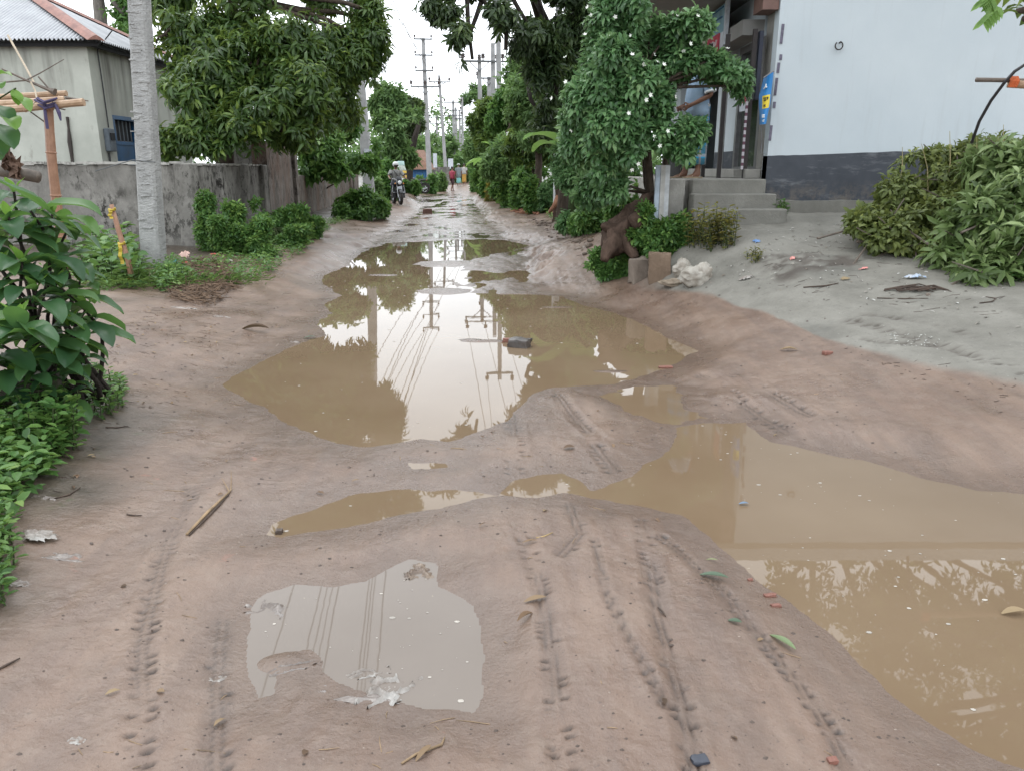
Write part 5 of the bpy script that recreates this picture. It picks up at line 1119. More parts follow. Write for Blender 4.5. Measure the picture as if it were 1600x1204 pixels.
TIPS = [(100, 335, 4.7, 1), (60, 330, 4.5, 1), (20, 340, 4.4, 1), (130, 395, 4.6, 1), (95, 400, 4.35, 1), (45, 410, 4.25, 1), (5, 420, 4.2, 1), (150, 440, 4.6, 1), (115, 450, 4.3, 1), (70, 455, 4.2, 1), (160, 485, 4.45, 1), (40, 500, 3.95, 1), (130, 510, 4.3, .9), (90, 520, 4.2, .9), (10, 540, 4.1, 1), (60, 560, 4.1, .9), (110, 560, 4.2, .9), (150, 545, 4.4, .8), (-30, 380, 4.3, 1), (-40, 470, 4.1, 1), (130, 355, 4.9, .8), (30, 300, 4.7, .9), (-60, 320, 4.6, 1), (85, 600, 4.2, .7), (130, 600, 4.35, .7), (30, 590, 4.15, .7), (-30, 560, 4.1, .9)]
for (px, py, Y, sc) in TIPS:
    tip = gy(px * .86 - 4, py, Y); pts = limb(stems, root0 + (rng.random(3) - .5) * (.5, .4, 0), tip, .016, .007, .12, 6, 6)
    n = r7.randint(6, 8); a0 = r7.random() * 6
    young = r7.random() < .55
    for k in range(n):
        az = a0 + k * 2.4; lift = r7.uniform(-.25, .45); L = (r7.uniform(.17, .29)) * sc; t_ = min(1, max(0, r7.gauss(.38, .16) - (.12 if py > 520 else 0)))
        bigleaf(tip - (0, 0, .02 * k), (math.cos(az), math.sin(az), lift), L, L * r7.uniform(.44, .56), r7.uniform(.5, 1.2), t_, r7.uniform(-.3, .3))
    if young:
        for k in range(3): bigleaf(tip, (math.cos(a0 + k * 2.1) * .6, math.sin(a0 + k * 2.1) * .6, .9), .12 * sc, .045, .3, r7.uniform(.85, 1))
bigleaf(gy(95, 345, 4.5), gy(20, 290, 4.35) - gy(95, 345, 4.5), .40, .15, .25, .35, .2); bigleaf(gy(62, 330, 4.5), (.9, .1, .35), .36, .14, .9, .62, -.2); bigleaf(gy(90, 345, 4.5), (.85, -.2, .2), .3, .13, 1.1, .8)
bigleaf(gy(30, 515, 3.9), (.1, -.3, .9), .16, .12, .9, .35); bigleaf(gy(38, 520, 3.9), (-.25, -.6, .2), .2, .13, 1.0, .4); bigleaf(gy(45, 515, 3.9), (.9, -.3, .1), .2, .1, .8, .38); bigleaf(gy(30, 515, 3.9), (-.9, -.1, .3), .2, .11, .7, .36)
link_mesh('foliage', np.concatenate(VV), [np.concatenate(FF)], L_broad, bl, True, {'tint': np.concatenate(TT)})
stems.build('stems', B_dark, bl, True)
# leaves of a climber at the very left edge by the rack
VV, FF, TT, nb = [], [], [], 0; cs = MB()
cl2 = thing('climber', 'leafy climber with jagged bright leaves hanging at the left edge by the bamboo rack', 'plant', gy(-30, 300, 5.2))
for (px, py, d, L, t_) in ((-5, 118, (.8, 0, .3), .1, .9), (22, 140, (.25, -.2, -.9), .10, .95), (18, 150, (.9, -.2, -.35), .16, .9), (-8, 165, (.7, -.3, -.4), .18, .35), (5, 180, (.75, -.5, -.25), .17, .92), (-8, 195, (.8, -.4, -.5), .22, .3), (-12, 205, (.6, -.4, -.8), .18, .3), (-15, 135, (.6, -.4, .2), .15, .8), (-20, 230, (.7, -.4, -.2), .16, .4)):
    bigleaf(gy(px, py, 5.2), d, L, L * .75, .8, t_)
link_mesh('foliage', np.concatenate(VV), [np.concatenate(FF)], L_broad, cl2, True, {'tint': np.concatenate(TT)})
cs.tube([gy(-40, 330, 5.25), gy(-30, 230, 5.2), gy(-10, 160, 5.2), gy(-5, 115, 5.2)], .008, 5); cs.tube([gy(-10, 160, 5.2), gy(25, 138, 5.2)], .005, 5); cs.build('stems', B_green, cl2)

# ---------- low plants ----------
def weeds(name, label, cat, pts, hgt, nl, L, W, mt, kind=None, group=None, lean=.35, kindleaf='leaf6', tint=(.15, .8)):
    pts = np.asarray(pts, float); n = len(pts); z = ground_zs(pts[:, 0], pts[:, 1]); h = hgt * rng.uniform(.5, 1.15, n)
    az = rng.random(n) * 6.28; tilt = rng.random(n) * lean
    ax = np.stack([np.cos(az) * np.sin(tilt), np.sin(az) * np.sin(tilt), np.cos(tilt)], -1)
    f = (np.arange(nl) + .6) / nl
    P = np.stack([pts[:, 0], pts[:, 1], z], -1)[:, None] + ax[:, None] * (h[:, None] * f[None])[..., None]
    a2 = (np.arange(nl) * 2.4)[None] + az[:, None]; el = rng.uniform(-.2, .7, (n, nl))
    D = np.stack([np.cos(a2) * np.cos(el), np.sin(a2) * np.cos(el), np.sin(el)], -1)
    N = np.zeros_like(D); N[..., 2] = 1; N += rng.normal(size=D.shape) * .25
    Ls = L * rng.uniform(.6, 1.2, (n, nl)); tt = np.clip(rng.uniform(*tint, (n, 1)) + rng.normal(size=(n, nl)) * .12 + .18 * (f[None] - .5), 0, 1)
    P = P + D * .01
    if kind == 'stuff':
        return tag(leaves(name, P.reshape(-1, 3), D.reshape(-1, 3), N.reshape(-1, 3), Ls.ravel(), Ls.ravel() * W, tt.ravel(), mt, None, kindleaf), kind='stuff')
    root = thing(name, label, cat, (pts[:, 0].mean(), pts[:, 1].mean(), z.min()), group=group)
    leaves('foliage', P.reshape(-1, 3), D.reshape(-1, 3), N.reshape(-1, 3), Ls.ravel(), Ls.ravel() * W, tt.ravel(), mt, root, kindleaf)
    m = MB()
    for i in range(n): b = np.array([pts[i, 0], pts[i, 1], z[i] - .03]); m.tube([b, b + ax[i] * h[i]], [.004 + L * .02, .003], 4)
    m.build('stems', B_green, root); return root
def inpoly(poly, n):
    poly = np.asarray(poly, float); lo, hi = poly.min(0), poly.max(0); out = np.zeros((0, 2))
    while len(out) < n:
        p = lo + (hi - lo) * rng.random((n * 3, 2)); s = sd_poly(p[:, 0], p[:, 1], poly, 9); out = np.concatenate([out, p[s < 0]])
    return out[:n]
gcl = [gz(x, y, z)[:2] for x, y, z in ((-160, 640, .4), (10, 640, .33), (60, 632, .3), (108, 640, .26), (116, 668, .22), (96, 705, .2), (70, 740, .2), (44, 770, .2), (22, 800, .2), (4, 850, .18), (-24, 910, .16), (-200, 950, .3), (-260, 800, .4))]
weeds('ground_cover', None, None, inpoly(gcl, 420), .17, 9, .068, .56, L_weed, 'stuff', lean=.5)
weeds('leafy_weed', 'clump of taller heart-leaved weeds beside the mossy rock at the left edge', 'weed', inpoly([gz(x, y, .28)[:2] for x, y in ((60, 650), (110, 640), (130, 670), (90, 690), (40, 690))], 40), .26, 10, .07, .6, L_weed)
weeds('leafy_weed', 'low weeds with a red-tinted leaf at the bottom of the left ground cover', 'weed', inpoly([gz(x, y, .18)[:2] for x, y in ((-20, 840), (25, 830), (20, 880), (4, 930), (-60, 930))], 40), .12, 8, .05, .5, L_weed)
weeds('leafy_weed', 'small sprawling weed under the right side of the broad-leaved plant', 'weed', inpoly([gz(x, y, .25)[:2] for x, y in ((120, 610), (150, 575), (200, 590), (190, 620), (150, 640))], 46), .15, 8, .055, .5, L_weed)
weeds('leafy_weed', 'pumpkin-leaved weed thicket at the foot of the near utility pole', 'weed', inpoly([gz(x, y, .3)[:2] for x, y in ((120, 420), (140, 398), (200, 395), (225, 420), (215, 440), (150, 440))], 90), .42, 8, .14, .75, L_weed)
weeds('leafy_weed', 'short weeds right of the near utility pole by the rubbish heap', 'weed', inpoly([gz(x, y, .3)[:2] for x, y in ((245, 425), (275, 412), (300, 430), (270, 446), (235, 442))], 60), .2, 8, .08, .55, L_weed)
weeds('leafy_weed', 'yellowing dry weed bush standing on the sand before the steps', 'weed', inpoly([gt(x, y)[:2] for x, y in ((1072, 388), (1085, 376), (1138, 370), (1148, 386), (1105, 396))], 46), .46, 13, .085, .42, L_dry)
weeds('leafy_weed', 'tiny tuft of weed growing by the lower right corner of the steps', 'weed', inpoly([gt(x, y)[:2] for x, y in ((1200, 335), (1228, 330), (1228, 338), (1205, 341))], 24), .16, 7, .06, .5, L_weed)
weeds('leafy_weed', 'little weed sprouting alone on the grey sand slope', 'weed', inpoly([gt(x, y)[:2] for x, y in ((1165, 400), (1190, 400), (1190, 412), (1168, 412))], 14), .12, 6, .05, .4, L_dry)
weeds('leafy_weed', 'green weeds spreading under the right end of the branch heap', 'weed', inpoly([gt(x, y)[:2] for x, y in ((1555, 430), (1640, 420), (1640, 440), (1570, 442))], 50), .15, 8, .06, .5, L_lime)
hedge('rounded green bush right of the old root stump', 1036, 322, 10.35, 46, .085, L_weed, 1500, 151)
hedge('bright creeping bush at the foot of the old root stump', 962, 388, 10.55, 32, .07, L_lime, 900, 152)
hedge('low leafy bush between the root stump and the concrete blocks', 1000, 382, 10.5, 26, .075, L_weed, 700, 153)
# verge ground cover, grass
vl = [gz(x, y, z)[:2] for x, y, z in ((60, 452, .3), (180, 452, .27), (290, 440, .24), (400, 432, .2), (470, 400, .22), (490, 378, .22), (520, 352, .2), (600, 332, .15), (600, 322, .2), (480, 352, .3), (420, 372, .35), (330, 400, .35), (200, 405, .35), (60, 420, .35))]
weeds('verge_weeds', None, None, inpoly(vl, 900), .13, 6, .075, .5, L_weed, 'stuff', lean=.6)
vr_ = [gz(x, y, z)[:2] for x, y, z in ((735, 292, .15), (760, 303, .2), (790, 318, .25), (850, 332, .3), (900, 362, .32), (935, 385, .35), (960, 372, .5), (900, 320, .6), (850, 305, .5), (790, 292, .4), (750, 285, .3))]
weeds('verge_weeds', None, None, inpoly(vr_, 800), .2, 6, .13, .4, L_weed, 'stuff', lean=.6)
gr_ = np.concatenate([inpoly([gz(x, y, .34)[:2] for x, y in ((895, 362), (905, 335), (945, 345), (940, 372))], 500), inpoly([gz(x, y, .3)[:2] for x, y in ((600, 300), (640, 292), (700, 287), (690, 294), (640, 300), (610, 312))], 900), inpoly([gz(x, y, .27)[:2] for x, y in ((140, 455), (300, 440), (420, 425), (300, 430), (140, 440))], 260)])
weeds('grass', None, None, gr_, .13, 4, .15, .06, L_grass, 'stuff', lean=.8, kindleaf='leaf4')

# ---------- heap of cut branches on the right ----------
def heap(lb, cls, ncl, nl, L, W, mt, base, seed, droop, tint):
    r = thing('branch_heap', lb, 'branch heap', base); P, O = clump_points(expand(cls, 8), ncl, .35, 2.0, .36, seed); P[:, 2] = np.maximum(P[:, 2], ground_zs(P[:, 0], P[:, 1]) + .05)
    a = rosettes(P, O, nl, L, W, .2, droop, (35, 100), tint=tint, bright=.18); leaves('foliage', *a[:5], a[5], mt, r, 'lance')
    m = MB()
    for i in rng.choice(len(P), 46, replace=False):
        q = P[i]; d = unit(np.array([rng.normal(), rng.normal() * .6, .25 + .3 * rng.random()])); m.tube([q - d * .5, q + (rng.random(3) - .5) * .1, q + d * .25], [.014, .01, .005], 5)
    m.build('branches', M_wood, r); return r
heap('yellow-green heap of cut small-leaved branches against the dark skirting', [pcl(1400, 312, 9.4, 60, 36), pcl(1450, 290, 9.6, 60, 42), pcl(1360, 340, 9.2, 36, 20), pcl(1390, 365, 8.8, 50, 26), pcl(1440, 385, 8.6, 50, 24), pcl(1490, 330, 8.9, 46, 36), pcl(1475, 372, 8.7, 44, 26), pcl(1500, 285, 9.3, 50, 34), pcl(1345, 352, 9.0, 30, 14), pcl(1480, 250, 9.8, 50, 26), pcl(1420, 345, 8.9, 50, 18), pcl(1545, 240, 9.6, 60, 24), pcl(1430, 265, 9.9, 30, 22)], 2300, 7, .10, .42, L_pile2, gp3(5.0, 9.3), 5, .35, (.1, .75))
heap('big heap of cut mango branches with long drooping leaves at the right edge', [pcl(1530, 350, 8.2, 62, 55), pcl(1590, 320, 8.4, 70, 70), pcl(1560, 390, 7.8, 50, 30), pcl(1500, 400, 8.2, 44, 26), pcl(1560, 415, 7.8, 60, 24), pcl(1640, 420, 7.8, 60, 30), pcl(1640, 370, 8.0, 60, 60), pcl(1560, 280, 8.8, 60, 40), pcl(1690, 320, 8.4, 70, 80), pcl(1620, 250, 8.8, 50, 30)], 1250, 9, .20, .26, L_pile, gp3(5.3, 8.2), 6, .55, (.15, .8))
m = MB()
for (x0, x1, h) in ((1402, 1410, 230), (1478, 1484, 205), (1520, 1526, 215), (1560, 1568, 195), (1450, 1440, 225)):
    a = gy(x0, 300, 9.3); b = gy(x1, h, 9.2); m.tube([a, (a + b) / 2 + (.03, 0, 0), b], [.007, .006, .003], 5)
tag(m.build('dry_stalks', plain('straw_stalk', (.35, .30, .16), .8), None), 'thin dry upright stalks sticking out of the branch heap top', 'stalks')
# ---------- people ----------
def skinmat(name, c):
    t = NT(name); n = t.noise(t.tc(), 14, 4); return t.done(t.princ(t.ramp(n, [(.3, tuple(k * .85 for k in c)), (.7, tuple(k * 1.1 for k in c))]), .5, spec=.4))
M_skin = skinmat('brown_skin', (.19, .095, .062)); M_hair = plain('black_hair', (.012, .010, .010), .6)
def skin_body(name, V, E, R, mat, parent, sub=2):
    me = bpy.data.meshes.new(name); me.from_pydata([tuple(v) for v in V], E, []); me.update()
    o = bpy.data.objects.new(name, me); COL.objects.link(o)
    md = o.modifiers.new('skin', 'SKIN'); md.use_smooth_shade = True
    for i, r in enumerate(R):
        sv = me.skin_vertices[0].data[i]; sv.radius = r if hasattr(r, '__len__') else (r, r); sv.use_root = (i == 0)
    s = o.modifiers.new('sub', 'SUBSURF'); s.levels = sub; s.render_levels = sub
    dg = bpy.context.evaluated_depsgraph_get(); ev = o.evaluated_get(dg); nm = bpy.data.meshes.new_from_object(ev)
    o.modifiers.clear(); o.data = nm; bpy.data.meshes.remove(me); nm.name = name; nm.materials.clear(); nm.materials.append(mat); o.parent = parent
    nm.polygons.foreach_set('use_smooth', np.ones(len(nm.polygons), bool)); return o
def body_mesh(parent, h, J, mat, grip=None):
    """one continuous body from a joint table J (metres, facing -y); fingers grow from each palm"""
    V, E, R = [], [], []
    def add(p, r, par=None):
        V.append(np.array(p, float)); R.append(r); i = len(V) - 1
        if par is not None: E.append((par, i))
        return i
    k = h / 1.7
    pel = add(J['pelvis'], (.135 * k, .10 * k)); wa = add(J['waist'], (.13 * k, .09 * k), pel); ch = add(J['chest'], (.145 * k, .10 * k), wa); nb = add(J['neck'], .06 * k, ch)
    nk = add(J['neck'] + np.array(J['up']) * .06 * k, .052 * k, nb); f = np.array(J['face']); u = np.array(J['up'])
    jw = add(J['neck'] + u * .115 * k + f * .025 * k, (.058 * k, .068 * k), nk); hd = add(J['neck'] + u * .185 * k + f * .012 * k, (.074 * k, .088 * k), jw); tp_ = add(J['neck'] + u * .255 * k, (.06 * k, .072 * k), hd)
    ns = add(J['neck'] + u * .16 * k + f * .105 * k, .014 * k, hd)
    for s in ('L', 'R'):
        sh = add(J['shoulder' + s], .058 * k, ch); el = add(J['elbow' + s], .040 * k, sh); wr = add(J['wrist' + s], .027 * k, el)
        d = unit(J['wrist' + s] - J['elbow' + s]); d2 = unit(d + np.array(J.get('curl' + s, (0, 0, 0)))); pm = add(J['wrist' + s] + d2 * .06 * k, (.036 * k, .018 * k), wr)
        a = np.cross(d2, np.array(J.get('palm' + s, (1, 0, 0)))); a = unit(a) if np.linalg.norm(a) > .1 else np.array([0, 1, 0]); nrm = np.cross(a, d2)
        for q, L in ((-.030, .066), (-.010, .078), (.010, .074), (.029, .060)):
            b0 = V[pm] + d2 * .032 * k + a * q * k; i1 = add(b0, .0095 * k, pm); i2 = add(b0 + (d2 * .8 + nrm * .5) * L * .55 * k, .0085 * k, i1); add(V[i2] + (d2 * .35 + nrm * .9) * L * .5 * k, .007 * k, i2)
        b0 = V[pm] - d2 * .012 * k - a * .036 * k; i1 = add(b0, .011 * k, pm); i2 = add(b0 + (d2 * .5 - a * .7) * .035 * k, .010 * k, i1); add(V[i2] + (d2 * .7 + nrm * .5) * .028 * k, .008 * k, i2)
        hp = add(J['hip' + s], .085 * k, pel); kn = add(J['knee' + s], .056 * k, hp); cf = add(J['knee' + s] * .62 + J['ankle' + s] * .38 + np.array([0, .012, 0]), .05 * k, kn); an = add(J['ankle' + s], .033 * k, cf)
        fd = unit(np.array(J.get('foot' + s, (0, -1, 0)), float)); hl = add(J['ankle' + s] - fd * .03 * k - (0, 0, .042 * k), .03 * k, an); bl = add(J['ankle' + s] + fd * .10 * k - (0, 0, .05 * k), (.036 * k, .022 * k), an); add(J['ankle' + s] + fd * .175 * k - (0, 0, .056 * k), (.034 * k, .014 * k), bl)
    return skin_body('body', V, E, R, mat, parent)
def sleeve(mb, a, b, r0, r1, n=12):
    a, b = np.array(a), np.array(b); mb.tube([a, a + (b - a) * .35, b - (b - a) * .04, b], [r0 * .92, r0, r1, r1 * 1.02], n)
def torso(mb, secs, n=20): mb.rings([np.array([(c[0] + rx * math.cos(a), c[1] + ry * math.sin(a), c[2]) for a in np.linspace(0, 2 * math.pi, n + 1)[:-1]]) for c, rx, ry in secs])
def eyes(parent, J, k):
    m = MB(); f = np.array(J['face']); u = np.array(J['up']); s = np.cross(f, u)
    for sg in (-1, 1): m.ell(J['neck'] + u * .185 * k + f * .092 * k + s * sg * .03 * k, (.011 * k,) * 3, 8, 6)
    m.build('eyes', M_hair, parent, True, local=True)
    m = MB()
    for sg in (-1, 1): m.ell(J['neck'] + u * .175 * k + s * sg * .083 * k - f * .01 * k, (.012 * k, .022 * k, .03 * k), 8, 6)
    m.build('ears', M_skin, parent, True, local=True)
    m = MB(); m.ell(J['neck'] + u * .118 * k + f * .086 * k, (.022 * k, .008 * k, .006 * k), 8, 6); m.build('mouth', plain('lips', (.12, .045, .04), .5), parent, True, local=True)
def hair(parent, J, k, mt=None, nm='hair', sc=1.0):
    m = MB(); u = np.array(J['up']); f = np.array(J['face']); m.ell(J['neck'] + u * .222 * k - f * .022 * k, (.083 * k * sc, .095 * k * sc, .082 * k * sc), 14, 10, .05); m.build(nm, mt or M_hair, parent, True, local=True)
A3 = lambda *v: np.array(v, float)
def stand(h, stride=0.0, arm=None):
    k = h / 1.7
    J = dict(pelvis=A3(0, 0, .92), waist=A3(0, -.005, 1.08), chest=A3(0, 0, 1.27), neck=A3(0, .005, 1.43), up=(0, -.06, 1), face=(0, -1, 0))
    for s, x in (('L', 1), ('R', -1)):
        st = stride * x
        J['shoulder' + s] = A3(.185 * x, .01, 1.385); J['elbow' + s] = A3(.23 * x, .03 + st * .4, 1.11); J['wrist' + s] = A3(.22 * x, -.05 + st * .9, .87)
        J['hip' + s] = A3(.09 * x, 0, .86); J['knee' + s] = A3(.10 * x, -.02 - st * .7, .48); J['ankle' + s] = A3(.10 * x, .02 - st * (1.6 if st < 0 else 1.3), .075); J['palm' + s] = (-x, 0, 0)
    for q in J:
        if isinstance(J[q], np.ndarray): J[q] = J[q] * k
    return J
# man on the landing, looking towards the lane (his left side shows)
hm = 1.70
man = thing('person', 'man in a pale blue collared shirt and blue checked lungi standing on the shop steps', 'person', (2.62, 11.42, 1.502), -math.pi / 2 + .12)
J = stand(hm); J['elbowL'] = A3(.24, .07, 1.10); J['wristL'] = A3(.17, -.17, .98); J['elbowR'] = A3(-.24, .06, 1.10); J['wristR'] = A3(-.15, -.19, .98); J['ankleL'] = A3(.09, .0, .07); J['ankleR'] = A3(-.08, -.13, .07); J['kneeR'] = A3(-.09, -.09, .48)
J['palmL'] = (-1, 0, 0); J['palmR'] = (1, 0, 0)
body_mesh(man, hm, J, M_skin); eyes(man, J, 1); hair(man, J, 1)
t = NT('pale_blue_shirt'); c = t.ramp(t.noise(t.tc(), 6, 4), [(.3, (.23, .33, .45)), (.7, (.32, .42, .54))]); M_shirt = t.done(t.princ(c, .85, t.bump(t.noise(t.mapping(t.tc(), (1, 1, .5)), 9, 3), .5, .03), spec=.2))
M_cuff = plain('white_trim', (.62, .64, .66), .8)
m = MB(); torso(m, [(A3(0, -.01, .84), .185, .145), (A3(0, -.02, .92), .185, .16), (A3(0, -.04, 1.05), .18, .165), (A3(0, -.03, 1.2), .19, .155), (A3(0, -.005, 1.33), .20, .13), (A3(0, .005, 1.41), .14, .10), (A3(0, .005, 1.455), .07, .065)])
for s in 'LR': sleeve(m, J['shoulder' + s] + (0, 0, .03), J['shoulder' + s] + (J['elbow' + s] - J['shoulder' + s]) * .82, .085, .078)
sh1 = m.build('shirt', M_shirt, man, True, local=True)
m = MB(); torso(m, [(A3(0, 0, 1.43), .082, .076), (A3(0, -.008, 1.475), .078, .076), (A3(0, -.002, 1.49), .066, .064)], 16); m.build('collar', M_cuff, sh1, True, local=True)
m = MB()
for s in 'LR': p = J['shoulder' + s] + (J['elbow' + s] - J['shoulder' + s]) * .84; d = (J['elbow' + s] - J['shoulder' + s]) * .05; m.tube([p - d, p + d], [.081, .081], 12)
m.build('cuff', M_cuff, sh1, True, local=True)
t = NT('checked_lungi'); q = t.tc(); sx = t.n('ShaderNodeSeparateXYZ'); t.l(q, sx.inputs[0])
def stripes(sock, f, w):
    return t.math('GREATER_THAN', t.math('FRACT', t.math('MULTIPLY', sock, f)), 1 - w)
c = t.mix(stripes(sx.outputs[2], 6, .35), (.06, .19, .27), (.03, .30, .55)); c = t.mix(t.math('MULTIPLY', stripes(sx.outputs[1], 9, .25), .7), c, (.30, .24, .22)); c = t.mix(t.math('MULTIPLY', stripes(sx.outputs[2], 3, .12), .7), c, (.40, .36, .33))
M_lungi = t.done(t.princ(c, .85, spec=.2))
def skirt(parent, z0, z1, rx, ry, mt, nm='lungi', cy=0.0, fold=.012, flare=1.0):
    rings = []
    for i in range(9):
        u = i / 8; z = z1 + (z0 - z1) * u
        rings.append(np.array([((rx + (rx * (flare - 1)) * u + fold * u * math.sin(7 * a)) * math.cos(a), cy * u + (ry + (ry * (flare - 1)) * u + fold * u * math.sin(7 * a + 1)) * math.sin(a), z + .008 * math.sin(3 * a) * u) for a in np.linspace(0, 2 * math.pi, 29)[:-1]]))
    return MB().rings(rings).build(nm, mt, parent, True, local=True)
skirt(man, .19, 1.0, .165, .15, M_lungi, cy=-.04, flare=1.12)
m = MB()
for s in 'LR': p = J['ankle' + s]; m.box((p[0], p[1] - .07, .011), (.095, .27, .02), bev=.008); m.tube([p + (-.045, -.09, -.045), p + (0, -.07, -.01), p + (.045, -.09, -.045)], .007, 5); m.tube([p + (0, -.07, -.012), p + (0, -.15, -.04)], .006, 5)
m.build('sandals', plain('tan_sandal', (.28, .22, .15), .7), man, local=True)
# three people walking far down the lane
def walker(lab, px, Y, h, rot, shirt, lower, kind, hat=None, stride=.1, longtop=False):
    c = gy(px, 262, Y); r = thing('person', lab, 'person', (c[0], Y, ground_z(c[0], Y)), rot); J = stand(h, stride); k = h / 1.7
    body_mesh(r, h, J, M_skin); eyes(r, J, k); hair(r, J, k)
    m = MB(); z0 = .62 if longtop else .86
    torso(m, [(A3(0, 0, z0 * k), .20 * k, .15 * k), (A3(0, 0, 1.0 * k), .185 * k, .14 * k), (A3(0, 0, 1.22 * k), .195 * k, .14 * k), (A3(0, 0, 1.36 * k), .19 * k, .12 * k), (A3(0, 0, 1.45 * k), .075 * k, .07 * k)])
    for s in 'LR': sleeve(m, J['shoulder' + s], J['shoulder' + s] + (J['elbow' + s] - J['shoulder' + s]) * .8, .08 * k, .07 * k)
    m.build('shirt', shirt, r, True, local=True)
    if kind == 'lungi': skirt(r, .2 * k, .98 * k, .165 * k, .14 * k, lower, flare=1.1)
    else:
        m = MB(); torso(m, [(A3(0, 0, .80 * k), .175 * k, .125 * k), (A3(0, 0, .98 * k), .165 * k, .12 * k)], 16)
        for s in 'LR': m.tube([J['hip' + s], J['hip' + s] * .5 + J['knee' + s] * .5, J['knee' + s] - (0, 0, .02)], [.10 * k, .095 * k, .085 * k], 12)
        m.build('shorts', lower, r, True, local=True)
    if hat:
        m = MB(); u = np.array(J['up']); torso(m, [(J['neck'] + u * .21 * k, .17 * k, .17 * k), (J['neck'] + u * .225 * k, .165 * k, .165 * k), (J['neck'] + u * .235 * k, .10 * k, .10 * k), (J['neck'] + u * .30 * k, .075 * k, .08 * k), (J['neck'] + u * .315 * k, .04 * k, .04 * k)], 16); m.build('hat', hat, r, True, local=True)
    return r
walker('barefoot person in a red shirt and dark shorts walking in the far lane', 706.5, 54, 1.6, 2.3, plain('red_shirt', (.26, .035, .06), .85), plain('dark_shorts', (.05, .022, .025), .85), 'shorts', stride=.12)
walker('person in a pale hat, long grey top and aqua lungi walking away down the lane', 716.5, 60, 1.58, math.pi, plain('grey_cloth', (.16, .18, .19), .85), plain('aqua_lungi', (.16, .38, .36), .85), 'lungi', plain('pale_hat', (.45, .50, .46), .8), .06, True)
walker('person in a pale grey shirt and mustard lungi walking away beside the hedge', 725, 61.5, 1.55, math.pi - .2, plain('pale_grey_shirt', (.36, .35, .33), .85), plain('mustard_lungi', (.40, .23, .05), .85), 'lungi', stride=.06)

